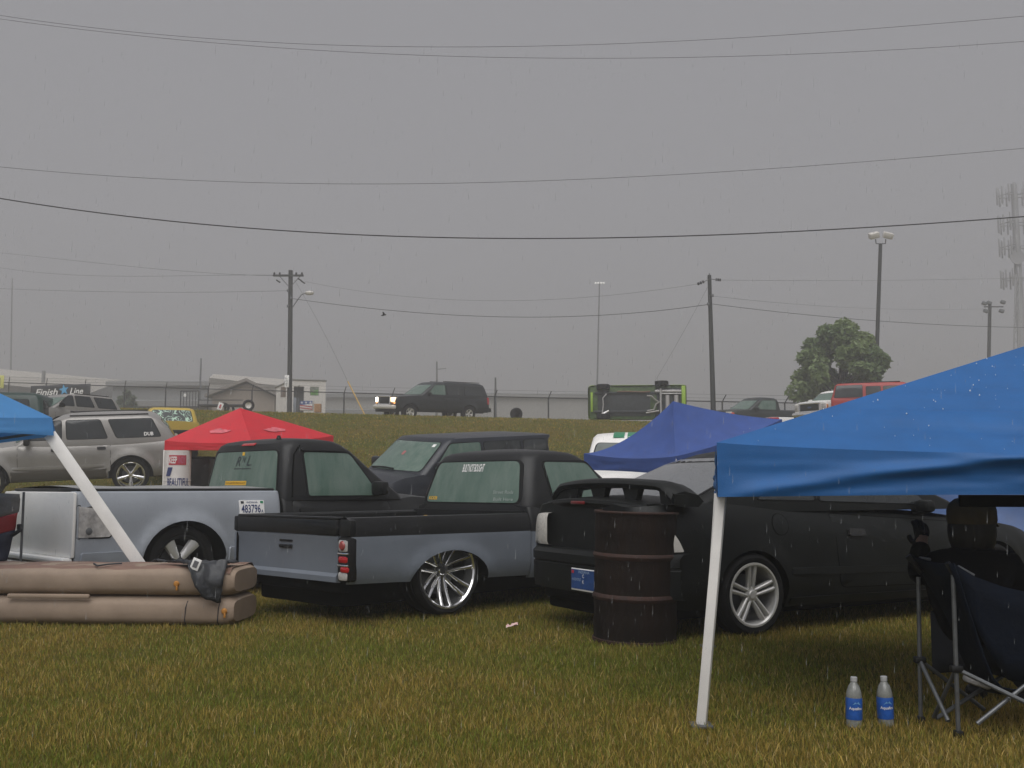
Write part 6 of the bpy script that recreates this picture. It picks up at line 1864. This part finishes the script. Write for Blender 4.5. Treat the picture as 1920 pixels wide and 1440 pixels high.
def fence():
    a, b_ = Vector((at(-120, 760, 71).x, 71)), Vector((at(1720, 760, 50.5).x, 50.5))
    L = (b_ - a).length
    t = thing("chain_link_fence", "chain link fence with angled barbed wire arms along the top of the bank", "fence", (a.x, a.y, 0))
    o = Vector((a.x, a.y, 0))
    n = int(L / 3.05)
    hp = 1.52
    black = mat("dark_fence_steel", (.035, .037, .038), .6)
    tops, base = [], []
    me = None
    for i in range(n + 1):
        p = a.lerp(b_, i / n); z = terrain(p.x, p.y)
        base.append(Vector((p.x, p.y, z)) - o); tops.append(Vector((p.x, p.y, z + hp)) - o)
        if me is None:
            q = MB(); q.tube([(0, 0, -.2), (0, 0, hp)], .042, 8); q.tube([(0, 0, hp - .02), (.16, -.25, hp + .34)], .026, 6)
            me = q.build("post", black, t).data; ob = t.children[-1]
        else: ob = link("post", me, t)
        ob.location = base[-1]
    q = MB(); q.tube(tops, .030, 6); q.build("top_rail", black, t)
    for f in (.45, .95):
        q = MB(); q.tube([p + Vector((.16 * f, -.25 * f, .36 * f)) for p in tops], .007, 4); q.build("barbed_wire", black, t)
    m = bpy.data.materials.new("chain_link_mesh"); m.use_nodes = True
    nt_ = m.node_tree; pb = nt_.nodes['Principled BSDF']; pb.inputs['Base Color'].default_value = (.10, .105, .11, 1)
    tr = nt_.nodes.new("ShaderNodeBsdfTransparent"); ms = nt_.nodes.new("ShaderNodeMixShader"); ms.inputs[0].default_value = .13
    nt_.links.new(tr.outputs[0], ms.inputs[1]); nt_.links.new(pb.outputs[0], ms.inputs[2]); nt_.links.new(ms.outputs[0], nt_.nodes['Material Output'].inputs[0])
    q = MB(); q.grid([[p + Vector((0, .05, 0)) for p in base], [p + Vector((0, .05, 0)) for p in tops]]); q.build("wire_mesh", m, t)
    def onfence(px):
        # point of the fence line on the ray of this pixel column
        k = (px - 960) / F * CP
        d = b_ - a
        s = (a.y * k - a.x) / (d.x - k * d.y)
        return a + d * s, d.normalized()
    # black banner tied to the fence
    p0, d = onfence(50); p1, _ = onfence(163)
    zt, zb = at(100, 724, p0.y).z, at(100, 747, p0.y).z
    bn = thing("banner", "black Finish Line banner tied to the fence above the silver sport utilities", "banner", (p0.x, p0.y - .06, 0))
    W = (p1 - p0).length
    fn = lambda u, v, off=0: Vector((d.x * u, d.y * u - off, v))
    q = MB(); q.grid([[fn(W * i / 16, zb - .15 + (zt - zb + .15) * j / 6, .02 * math.sin(i * 1.1 + j)) for i in range(17)] for j in range(7)])
    cl = q.build("banner_cloth", mat("black_banner", (.012, .014, .018), .6), bn)
    so = cl.modifiers.new("thickness", 'SOLIDIFY'); so.thickness = .008
    hh = zt - zb
    f2 = lambda u, v: fn(u, v, .06)
    text_mesh("banner_letters", "Finish", M_WHITETXT, cl, f2, (W * .09, zb + hh * .18, W * .47, zb + hh * .72), shear=.25, bold=.02)
    text_mesh("banner_letters", "Line", M_WHITETXT, cl, f2, (W * .67, zb + hh * .18, W * .89, zb + hh * .72), shear=.25, bold=.02)
    lb = mat("sky_blue_print", (.08, .38, .68), .5)
    q = MB(); cx, cz = W * .57, zb + hh * .58
    pts = []
    for k in range(10):
        r_ = (.30 if k % 2 == 0 else .13); a_ = R(90 + 36 * k + 8); pts.append((cx + r_ * 1.35 * math.cos(a_), cz + r_ * 1.25 * math.sin(a_)))
    q.add([f2(*p) for p in pts] + [f2(cx, cz)], [(k, (k + 1) % 10, 10) for k in range(10)])
    q.build("star_print", lb, cl)
    # booth
    booth()
    # trailer with a barred ramp
    x0 = at(338, 770, 60).x; z0 = terrain(x0, 60)
    t2 = thing("utility_trailer", "black utility trailer with its barred ramp raised in front of the gable shed", "trailer", (x0, 60, z0))
    W2 = (372 - 338) / 1941 * 60; zt = at(350, 733, 60).z - z0
    for (p, q_) in (((0, .35), (0, zt)), ((W2, .35), (W2, zt)), ((0, zt), (W2, zt)), ((0, .40), (W2, .40))):
        m_ = MB(); m_.tube([(p[0], 0, p[1]), (q_[0], 0, q_[1])], .035, 6); m_.build("ramp_frame", black, t2)
    for k in range(1, 6):
        m_ = MB(); m_.tube([(W2 * k / 6, 0, .40), (W2 * k / 6, 0, zt)], .022, 6); m_.build("ramp_bar", black, t2)
    m_ = MB(); m_.box((W2 + 1.3, .5, .50), (2.7, 1.2, .10), bev=.02); m_.build("trailer_deck", black, t2)
    m_ = MB(); m_.box((W2 + 1.3, -.1, .78), (2.6, .05, .05)); m_.build("side_rail", black, t2)
    for sg in (0, 1):
        m_ = MB(); m_.lathe([(.2, -.1), (.3, -.1), (.32, 0), (.3, .1), (.2, .1)], 20, Matrix.Translation((W2 + 1.5, sg * 1.1 - .05, .32)) @ Matrix.Rotation(R(90), 4, 'X'), close=True); m_.build("wheel", M_RUBBER, t2)
    m_ = MB(); m_.box((W2 * .25, -.05, at(348, 741, 60).z - z0), (.14, .02, .18)); m_.build("tag_plate", M_WHITETXT, t2)
    # small white and red sign
    c = at(413, 762, 57); zg = terrain(c.x, 57)
    t3 = thing("yard_sign", "small tilted white sign with a red mark left of the standing tyre", "sign", (c.x, 57, zg))
    m_ = MB(); m_.box((0, 0, c.z - zg), (.28, .02, .40), rot=Matrix.Rotation(R(18), 3, 'Y'), bev=.004); sb = m_.build("sign_board", M_WHITETXT, t3)
    m_ = MB(); m_.box((.0, -.014, c.z - zg), (.10, .004, .22), rot=Matrix.Rotation(R(18), 3, 'Y')); m_.build("red_mark", M_REDINK, sb)
    m_ = MB(); m_.tube([(0, .02, -.1), (0, .02, c.z - zg)], .015, 6); m_.build("stake", M_GALV, t3)
    # standing tyres
    for (px, py, Y, lb_, wht) in ((466, 760, 54, "loose tyre with pale wheel standing upright behind the red canopy", True), (968, 776, 50, "dark tyre lying half hidden behind the crest beside the large sport utility", False)):
        c = at(px, py, Y)
        t4 = thing("loose_tyre", lb_, "tyre", (c.x, Y, c.z), R(10))
        M = Matrix.Rotation(R(90), 4, 'X')
        m_ = MB(); m_.lathe([(.17, -.09), (.26, -.10), (.30, -.06), (.30, .06), (.26, .10), (.17, .09)], 28, M, close=True); m_.build("tyre", M_RUBBER, t4)
        m_ = MB(); m_.lathe([(0, .02), (.10, .03), (.165, .06), (.17, -.06), (0, -.02)], 20, M); m_.build("rim", M_FROST if wht else M_DARK, t4)
        if wht:
            s_ = MB(); s_.tube([(0, .05, -.28), (0, .05, terrain(c.x, Y) - c.z - .05)], .03, 6); s_.build("stand", M_GALV, t4)
    # yellow framed sign at the picture edge
    c = at(-4, 716, 68)
    t5 = thing("yellow_sign", "yellow framed sign on the fence beyond the light blue canopy", "sign", (c.x, 68, terrain(c.x, 68)))
    m_ = MB(); m_.box((0, 0, c.z - terrain(c.x, 68)), (.80, .03, .85), bev=.004); sb = m_.build("sign_board", mat("yellow_sign_face", (.62, .60, .16), .5), t5)
    m_ = MB(); m_.box((-.05, -.02, c.z - terrain(c.x, 68)), (.45, .01, .55)); m_.build("sign_panel", mat("grey_sign_panel", (.28, .26, .16), .5), sb)
    m_ = MB(); m_.tube([(0, .05, 0), (0, .05, c.z - terrain(c.x, 68))], .04, 6); m_.build("sign_post", M_GALV, t5)

def booth():
    Y = 72
    wht = mat("booth_white", (.66, .63, .59), .6, var=.06, scale=2)
    c = at(546, 770, Y)
    z0 = terrain(c.x, Y)
    t = thing("ticket_booth", "small white booth with open dark door behind the crossarm pole", "booth", (c.x, Y, z0), R(16))
    s = 1941 / Y
    hr = at(546, 713, Y).z - z0
    Wf, Wl = 2.35, 2.3                     # front runs right from the corner, the left face runs back
    def wall(nm, x0, x1, y, z0_, z1, m=wht): q = MB(); q.box(((x0 + x1) / 2, y, (z0_ + z1) / 2), (x1 - x0, .08, z1 - z0_)); return q.build(nm, m, t)
    dz = hr - .42
    wall("wall", 0, .14, 0, 0, hr); wall("wall", .14, .86, 0, dz, hr); wall("wall", .86, 1.26, 0, 0, hr); wall("wall", 1.26, 1.88, 0, 0, 1.35); wall("wall", 1.26, 1.88, 0, 1.98, hr); wall("wall", 1.88, Wf, 0, 0, hr)
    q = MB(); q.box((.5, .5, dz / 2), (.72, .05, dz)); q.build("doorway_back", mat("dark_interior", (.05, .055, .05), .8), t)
    q = MB(); q.box((.30, -.05, dz * .30), (.34, .05, dz * .6), bev=.01); q.build("door_leaf", mat("blue_grey_door", (.20, .22, .26), .6, var=.2, scale=6), t)
    pane = wall("window_pane", 1.26, 1.88, .02, 1.35, 1.98, mat("dim_pane", (.20, .22, .18), .3, var=.4, scale=4))
    q = MB(); q.grid([[(1.32 + .5 * u, -.03, 1.38 + .42 * v * (.5 + u * .5)) for u in (0, .25, .5, .75, 1)] for v in (0, .5, 1)]); q.build("green_poster", mat("green_poster_print", (.10, .28, .05), .6, var=.5, scale=8), pane)
    # gable wall to the left
    q = MB(); P = [(-.04, 0, 0), (-1.0, .9, 0), (-1.0, .9, hr - .42), (-.04, 0, hr)]
    q.add(P + [(x + .06, y + .06, z) for x, y, z in P], [(0, 1, 2, 3), (4, 5, 6, 7), (0, 1, 5, 4), (1, 2, 6, 5), (2, 3, 7, 6), (3, 0, 4, 7)]); lw = q.build("side_wall", wht, t)
    d = Vector((-.96, .9, 0)).normalized(); nrm = Vector((-.9, -.96, 0)).normalized()
    q = MB(); b0 = Vector((-.04, 0, 0)) + d * .45
    q.grid([[b0 + d * .45 * u + nrm * .02 + Vector((0, 0, 1.25 + .72 * v)) for u in (0, 1)] for v in (0, 1)]); q.build("window", mat("brown_pane", (.16, .12, .09), .4, var=.3, scale=5), lw)
    q = MB(); q.add([(-1.1, .86, hr - .46), (0, -.12, hr + .03), (Wf + .06, -.12, hr + .03), (Wf + .06, 2.3, hr - .1), (-.9, 2.4, hr - .42)] + [(-1.1, .86, hr - .40), (0, -.12, hr + .09), (Wf + .06, -.12, hr + .09), (Wf + .06, 2.3, hr - .04), (-.9, 2.4, hr - .36)],
               [(0, 1, 2, 3, 4), (5, 6, 7, 8, 9), (0, 1, 6, 5), (1, 2, 7, 6), (2, 3, 8, 7), (3, 4, 9, 8), (4, 0, 5, 9)]); q.build("roof", mat("booth_roof", (.30, .30, .29), .6), t)
    # striped bunting box and orange crate before it
    c2 = at(578, 771, 68); zz = terrain(c2.x, 68)
    tb = thing("bunting_stand", "low stand wrapped in red, white and blue star bunting", "stand", (c2.x - .1, 68, zz + .35))
    Hs, Ws = .62, .82
    q = MB(); q.box((0, 0, Hs / 2), (Ws, .5, Hs), bev=.02); bs = q.build("stand_box", M_WHITETXT, tb)
    blu = mat("flag_blue", (.03, .08, .28), .6); redm = mat("flag_red", (.45, .05, .05), .6)
    q = MB(); q.grid([[(-Ws / 2 + Ws * u, -.256, Hs * (.55 + .45 * v) + (.10 * u if v == 0 else 0)) for u in (0, .33, .66, 1)] for v in (0, 1)]); bl = q.build("blue_field", blu, bs)
    for k in range(3):
        q = MB(); pts = []
        for j in range(10):
            r_ = .10 if j % 2 == 0 else .042; a_ = R(90 + 36 * j); pts.append((-.28 + .28 * k + r_ * math.cos(a_), -.262, Hs * .82 + r_ * math.sin(a_)))
        q.add(pts + [(-.28 + .28 * k, -.262, Hs * .82)], [(j, (j + 1) % 10, 10) for j in range(10)]); q.build("star", M_WHITETXT, bl)
    for z_ in (.08, .24):
        q = MB(); q.grid([[(-Ws / 2 + Ws * u, -.257, z_ + .08 * v + .10 * (1 - u) - .05) for u in (0, .33, .66, 1)] for v in (0, 1)]); q.build("red_stripe", redm, bs)
    c3 = at(596, 771, 67.5); q = MB(); q.box((0, 0, .28), (.42, .4, .56), bev=.02)
    tag(q.build("crate", mat("orange_brown_crate", (.40, .20, .07), .7, var=.4, scale=8), loc=(c3.x, 67.5, terrain(c3.x, 67.5) + .25)), "orange brown crate beside the star bunting stand", "crate")

def buildings():
    def hall(nm, label, px0, px1, pyt, pye, Y0, Y1, wallm, roofm, depth=26, ridge=.5, gable=False, windows=0, pxa=None, pya=None):
        A, B = at(px0, pye, Y0), at(px1, pye if not isinstance(pye, tuple) else pye[1], Y1)
        t = thing(nm, label, "building", (A.x, Y0, terrain(A.x, Y0)))
        o = Vector(t.location)
        d = Vector((B.x - A.x, Y1 - Y0, 0)); L = d.length; d.normalize(); n = Vector((-d.y, d.x, 0))
        if n.y < 0: n = -n
        ze = A.z - o.z; ze2 = B.z - o.z
        def P(u, v, z): return d * u + n * v + Vector((0, 0, z))
        q = MB(); q.add([P(0, 0, -1), P(L, 0, -1), P(L, depth, -1), P(0, depth, -1), P(0, 0, ze), P(L, 0, ze2), P(L, depth, ze2), P(0, depth, ze)], [(0, 1, 5, 4), (1, 2, 6, 5), (2, 3, 7, 6), (3, 0, 4, 7), (4, 5, 6, 7)])
        w = q.build("wall", wallm, t, smooth=0)
        zr = at(px0, pyt, Y0 + depth * ridge).z - o.z; zr2 = zr if not isinstance(pyt, tuple) else zr
        if gable:
            m = MB(); ap = at(pxa, pya, Y0); az = ap.z - o.z; u = (ap.x - A.x) / d.x
            m.add([P(0, -.01, ze), P(L, -.01, ze2), P(u, -.01, az)], [(0, 1, 2)]); m.build("gable", wallm, t, smooth=0)
            e = .5
            m = MB(); m.add([P(-e, -e, ze - .1), P(u, -e, az + .15), P(u, depth, az + .15), P(-e, depth, ze - .1), P(L + e, -e, ze2 - .1), P(L + e, depth, ze2 - .1), P(-e, -e, ze + .15), P(u, -e, az + .4), P(L + e, -e, ze2 + .15)], [(0, 1, 2, 3), (1, 4, 5, 2), (0, 6, 7, 1), (1, 7, 8, 4)]); m.build("roof", roofm, t, smooth=0)
        else:
            e = .6
            m = MB(); m.add([P(-e, -e, ze), P(L + e, -e, ze2), P(L + e, depth * ridge, zr + (ze2 - ze)), P(-e, depth * ridge, zr), P(L + e, depth + e, ze2), P(-e, depth + e, ze), P(-e, -e, ze - .5), P(L + e, -e, ze2 - .5)], [(0, 1, 2, 3), (3, 2, 4, 5), (6, 7, 1, 0)]); m.build("roof", roofm, t, smooth=0)
        return t, P, L, ze
    grey = mat("grey_metal_siding", (.24, .24, .24), .6, var=.06, scale=.6)  # far siding and roofs lightened, haze put into their colours
    tan = mat("tan_siding", (.30, .25, .205), .6, var=.05, scale=.8)
    beige = mat("beige_metal_roof", (.44, .41, .36), .5, var=.05, scale=.3)
    light = mat("pale_siding", (.36, .34, .31), .6, var=.05, scale=.5)
    # long hall whose pale roof falls away to the right
    A, B = at(-220, 697, 92), at(166, 738, 128)
    t = thing("long_hall", "long grey hall with pale sloping roof behind the black banner", "building", (A.x, 92, terrain(A.x, 92)))
    o = Vector(t.location)
    A2, B2 = at(-220, 672, 104), at(232, 713, 146)
    pts = dict(a0=Vector((A.x, A.y, o.z - 1)), b0=Vector((B.x, B.y, o.z - 1)), a1=A, b1=B, a2=A2, b2=B2)
    q = MB(); q.add([pts[k] - o for k in ('a0', 'b0', 'b1', 'a1')] + [Vector((B2.x, B2.y, o.z - 1)) - o, B2 - o], [(0, 1, 2, 3), (1, 4, 5, 2)]); q.build("wall", grey, t, smooth=0)
    q = MB(); q.add([A - o, B - o, B2 - o, A2 - o, A - o + Vector((0, 0, -.5)), B - o + Vector((0, 0, -.5))], [(0, 1, 2, 3), (4, 5, 1, 0)]); q.build("roof", beige, t, smooth=0)
    c = at(82, 697, 112); q = MB(); q.tube([c - o + Vector((0, 0, -1.2)), c - o + Vector((0, 0, .1))], .2, 8); q.build("roof_vent", grey, t)
    hall("flat_hall", "low grey hall with a pale roof edge behind the gable shed", 212, 520, 713, 716, 118, 118, mat("blue_grey_siding", (.24, .25, .26), .6, var=.05, scale=.5), grey, depth=20)
    A, B = at(392, 708, 112), at(530, 724, 104)
    t = thing("pale_roof_shed", "pale roofed shed rising just behind the tan gable shed", "building", (A.x, 112, terrain(A.x, 112)))
    o = Vector(t.location); A2, B2 = at(400, 706, 122), at(534, 716, 116)
    q = MB(); q.add([Vector((A.x, A.y, o.z)) - o, Vector((B.x, B.y, o.z)) - o, B - o, A - o], [(0, 1, 2, 3)]); q.build("wall", light, t, smooth=0)
    q = MB(); q.add([A - o, B - o, B2 - o + Vector((0, 0, .3)), A2 - o + Vector((0, 0, .3)), A - o - Vector((0, 0, .7)), B - o - Vector((0, 0, .7))], [(0, 1, 2, 3), (4, 5, 1, 0)]); q.build("roof", beige, t, smooth=0)
    hall("gable_shed", "tan gable fronted shed beyond the fence behind the red canopy", 398, 515, 742, 743, 84, 84, tan, mat("brown_grey_roof", (.22, .20, .18), .7), depth=14, gable=True, pxa=464, pya=719)
    hall("tan_wall_shed", "tan low shed beyond the fence left of the trailer rack", 215, 400, 750, 752, 90, 90, tan, grey, depth=8)
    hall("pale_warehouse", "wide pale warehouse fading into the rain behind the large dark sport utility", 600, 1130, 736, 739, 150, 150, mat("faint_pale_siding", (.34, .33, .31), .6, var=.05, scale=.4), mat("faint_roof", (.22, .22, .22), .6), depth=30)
    hall("low_shed", "low grey shed strip behind the fence below the warehouse", 560, 720, 767, 769, 88, 88, grey, grey, depth=6)

# ------------------------------------------------------------------ trees
def tree(name, label, px, py0, py1, width, Y, seed, leaf, n_leaf, ground=True, cols=None, clumps=34, cat="tree"):
    rng = np.random.default_rng(seed)
    top, bot = at(px, py0, Y), at(px, py1, Y)
    Wd = width / 1941 * Y
    z0 = terrain(top.x, Y)
    t = thing(name, label, cat, (top.x, Y, z0))
    Hc = top.z - bot.z; zb = bot.z - z0
    bark = mat("bark", (.05, .042, .034), .9, var=.3, scale=8)
    b = MB(); b.tube([(0, 0, -.2), (.05, 0, zb * .5), (-.05, .05, zb + Hc * .25), (.1, 0, zb + Hc * .75)], [.20, .16, .13, .04], 10); tr = b.build("trunk", bark, t)
    # crown outline follows the photograph: wide middle, ragged, with bays
    cl = []
    for k in range(clumps):
        a = rng.random() * 2 * np.pi
        f = rng.random()
        prof = np.interp(f, [0, .08, .25, .42, .55, .75, .92, 1], [.72, .95, 1.0, .97, .80, .66, .42, .16])
        rr = Wd / 2 * prof * (rng.random() ** .62) * .88
        z = zb + Hc * (.03 + .92 * f)
        r_ = Wd * (.065 + .055 * rng.random())
        cl.append((Vector((rr * math.cos(a), rr * math.sin(a), z)), r_))
    for c, r_ in cl[::2]:
        b = MB(); st = Vector((0, 0, max(zb * .7, c.z - Hc * .35)))
        b.tube([st, st.lerp(c, .5) + Vector((0, 0, .1)), c], [.07, .045, .015], 6); b.build("limb", bark, tr)
    per = n_leaf // clumps
    V, Fc = [], []
    shade = []
    for c, r_ in cl:
        tint = rng.random()
        for k in range(per):
            d = Vector(rng.normal(size=3)); d.normalize()
            p = c + Vector((d.x, d.y, d.z * .78)) * r_ * (.45 + .75 * rng.random() ** .6)
            nn = Vector(rng.normal(size=3)) + Vector((0, 0, .8)); nn.normalize()
            tx = nn.orthogonal().normalized(); ty = nn.cross(tx)
            a = rng.random() * 6.28
            ux = tx * math.cos(a) + ty * math.sin(a); uy = nn.cross(ux)
            s = leaf * (.6 + .8 * rng.random())
            i = len(V)
            V += [p - ux * s, p + uy * s * .5 + nn * s * .1, p + ux * s, p - uy * s * .5 + nn * s * .1]
            Fc.append((i, i + 1, i + 2, i + 3)); shade.append(.7 * tint + .3 * rng.random())
    me = bpy.data.meshes.new("crown")
    me.from_pydata([tuple(v) for v in V], [], Fc)
    ca = me.color_attributes.new("leaf", 'FLOAT_COLOR', 'POINT')
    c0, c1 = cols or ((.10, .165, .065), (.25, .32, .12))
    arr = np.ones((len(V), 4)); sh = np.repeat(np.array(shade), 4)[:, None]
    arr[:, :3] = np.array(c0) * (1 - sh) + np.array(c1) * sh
    ca.data.foreach_set("color", arr.reshape(-1))
    if "leaf_surface" not in bpy.data.materials:
        m = bpy.data.materials.new("leaf_surface"); m.use_nodes = True
        n_ = m.node_tree; pb = n_.nodes['Principled BSDF']; at_ = n_.nodes.new("ShaderNodeAttribute"); at_.attribute_name = "leaf"
        n_.links.new(at_.outputs['Color'], pb.inputs['Base Color']); pb.inputs['Roughness'].default_value = .5
        tl = n_.nodes.new("ShaderNodeBsdfTranslucent"); n_.links.new(at_.outputs['Color'], tl.inputs[0]); ms = n_.nodes.new("ShaderNodeMixShader"); ms.inputs[0].default_value = .35
        n_.links.new(pb.outputs[0], ms.inputs[1]); n_.links.new(tl.outputs[0], ms.inputs[2]); n_.links.new(ms.outputs[0], n_.nodes['Material Output'].inputs[0])
    me.materials.append(bpy.data.materials["leaf_surface"])
    o = link("crown", me, t); o['kind'] = "stuff"
    return t

def trash_drum():
    """White barrel with printed lettering under the red canopy."""
    c = at(332, 905, 21.6); z0 = terrain(c.x, 21.6)
    t = thing("trash_drum", "white trash drum printed KEEP INDY BEAUTIFUL under the red canopy", "barrel", (c.x, 21.6, z0))
    zt = at(332, 845, 21.6).z - z0
    r = .27
    b = MB(); b.lathe([(0, 0), (r, 0), (r, .3), (r + .01, .31), (r, .32), (r, .6), (r + .01, .61), (r, .62), (r, zt), (r - .02, zt), (r - .02, zt - .1), (0, zt - .12)], 32); sh = b.build("shell", mat("drum_white", (.68, .64, .62), .5, var=.08, scale=5), t)
    cyl = lambda u, v: Vector((c_r * math.sin(u / r), -c_r * math.cos(u / r), v))
    c_r = r + .006
    q = MB(); q.grid([[cyl(-.10 + .36 * i / 12, zt - .30 + .20 * j) for i in range(13)] for j in (0, 1)]); bx_ = q.build("red_panel", M_REDINK, sh)
    c_r2 = r + .009
    cy2 = lambda u, v: Vector((c_r2 * math.sin(u / r), -c_r2 * math.cos(u / r), v))
    c_r3 = r + .012
    cy3 = lambda u, v: Vector((c_r3 * math.sin(u / r), -c_r3 * math.cos(u / r), v))
    text_mesh("drum_letters", "KEEP", M_WHITETXT, bx_, cy2, (-.09, zt - .27, .07, zt - .13), bold=.02)
    text_mesh("drum_letters", "INDY", mat("faded_red_ink", (.45, .12, .20), .6), bx_, cy2, (.10, zt - .27, .24, zt - .13), bold=.02)
    text_mesh("drum_letters", "BEAUTIFUL", M_NAVYINK, sh, cy3, (-.12, zt - .74, .34, zt - .57), bold=.02)
    q = MB(); q.grid([[cy3(-.16 + .10 * i / 4 + .05 * j, zt - .53 + .18 * j) for i in range(5)] for j in (0, .5, 1)]); q.build("blue_mark", M_NAVYINK, sh)
    # lidded white tub and teal cooler beside it, black block added behind as the canopy's shade
    c2 = at(317, 905, 21.2); z2 = terrain(c2.x, 21.2)
    t2 = thing("white_tub", "low white tub with lid against the trash drum", "tub", (c2.x, 21.1, z2 - .02))
    b = MB(); b.lathe([(0, 0), (.15, 0), (.17, .24), (0, .24)], 24); b.build("tub", M_WHITEPOLE, t2)
    b = MB(); b.lathe([(0, .275), (.17, .272), (.178, .262), (.178, .236), (.16, .236)], 24); b.build("lid", M_WHITETXT, t2)
    c3 = at(362, 905, 21.5); z3 = terrain(c3.x, 21.5)
    t3 = thing("teal_cooler", "small teal cooler with pale lid beside the trash drum", "cooler", (c3.x, 21.5, z3 - .02))
    b = MB(); b.box((0, 0, .09), (.30, .25, .18), bev=.02); b.build("cooler_box", mat("teal_plastic", (.01, .16, .15), .4), t3)
    b = MB(); b.box((0, 0, .20), (.32, .27, .04), bev=.015); b.build("lid", M_FROST, t3)
    c4 = at(372, 880, 22.6); z4 = terrain(c4.x, 22.6)
    t4 = thing("canopy_shade_block", "black block standing in for the dark interior under the red canopy", "shade block", (c4.x, 22.6, z4))  # black block added where the canopy's inside is only dark
    b = MB(); b.box((0, 0, .50), (.62, .5, .98), bev=.03); b.build("shade_box", M_TRIM, t4)
    b = MB(); b.box((0, 0, 1.0), (.64, .52, .05), bev=.02); b.build("lid", M_DARK, t4)  # top slab of the added shade block
    # white box with a red end behind the violet canopy
    c5 = at(1462, 790, 38); 
    t5 = thing("ice_chest", "white ice chest with red end beyond the violet canopy corner", "ice chest", (c5.x, 38, terrain(c5.x, 38)), R(15))
    zz = at(1462, 783, 38).z - terrain(c5.x, 38)
    b = MB(); b.box((0, 0, zz / 2), (.95, .5, zz), bev=.04); cb = b.build("chest", M_WHITETXT, t5)
    b = MB(); b.box((-.33, -.02, zz - .06), (.32, .52, .10), bev=.02); b.build("red_end", M_RED, cb)

pickup_far(); pickup_near(); coupe()
canopies(); steel_drum(); air_mattress(); folded_chair(); bottles(); litter(); camp_chair(); person()
poles(); cables(); fence(); buildings(); trash_drum()
tree("leafy_tree", "leafy green tree standing alone behind the red SUV and white truck", 1574, 611, 752, 190, 56, 4, .16, 17000, clumps=52)
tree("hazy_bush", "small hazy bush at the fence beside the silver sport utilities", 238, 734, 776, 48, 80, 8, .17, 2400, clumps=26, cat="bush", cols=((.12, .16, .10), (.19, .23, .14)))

# ------------------------------------------------------------------ rain
def rain():
    rng = np.random.default_rng(11)
    n = 4200
    Y = 2.2 + 9.5 * rng.random(n) ** .8
    X = (rng.random(n) * 2 - 1) * Y * .56
    Z = rng.random(n) * (1.1 + Y * .42)
    L = .016 + .022 * rng.random(n)
    w = .0011
    d = np.stack([.045 * np.ones(n), np.zeros(n), np.ones(n)], 1)
    V = np.zeros((n, 5, 3))
    c = np.stack([X, Y, Z], 1)
    V[:, 0] = c + d * L[:, None]
    for k in range(3):
        a = 2.094 * k
        V[:, 1 + k] = c + np.array([math.cos(a) * w, math.sin(a) * w, 0]) + d * (L * .25)[:, None]
    V[:, 4] = c
    F = []
    for i in range(n):
        o = i * 5
        F += [(o, o + 1, o + 2), (o, o + 2, o + 3), (o, o + 3, o + 1), (o + 4, o + 2, o + 1), (o + 4, o + 3, o + 2), (o + 4, o + 1, o + 3)]
    me = bpy.data.meshes.new("rain")
    me.from_pydata(V.reshape(-1, 3).tolist(), [], F)
    m = mat("rain_water", (.75, .78, .80), .1, spec=.8, alpha=.13)
    me.materials.append(m)
    o = link("rain", me)
    tag(o, "falling raindrops in front of the parked pickups", "rain", kind="stuff")
rain()
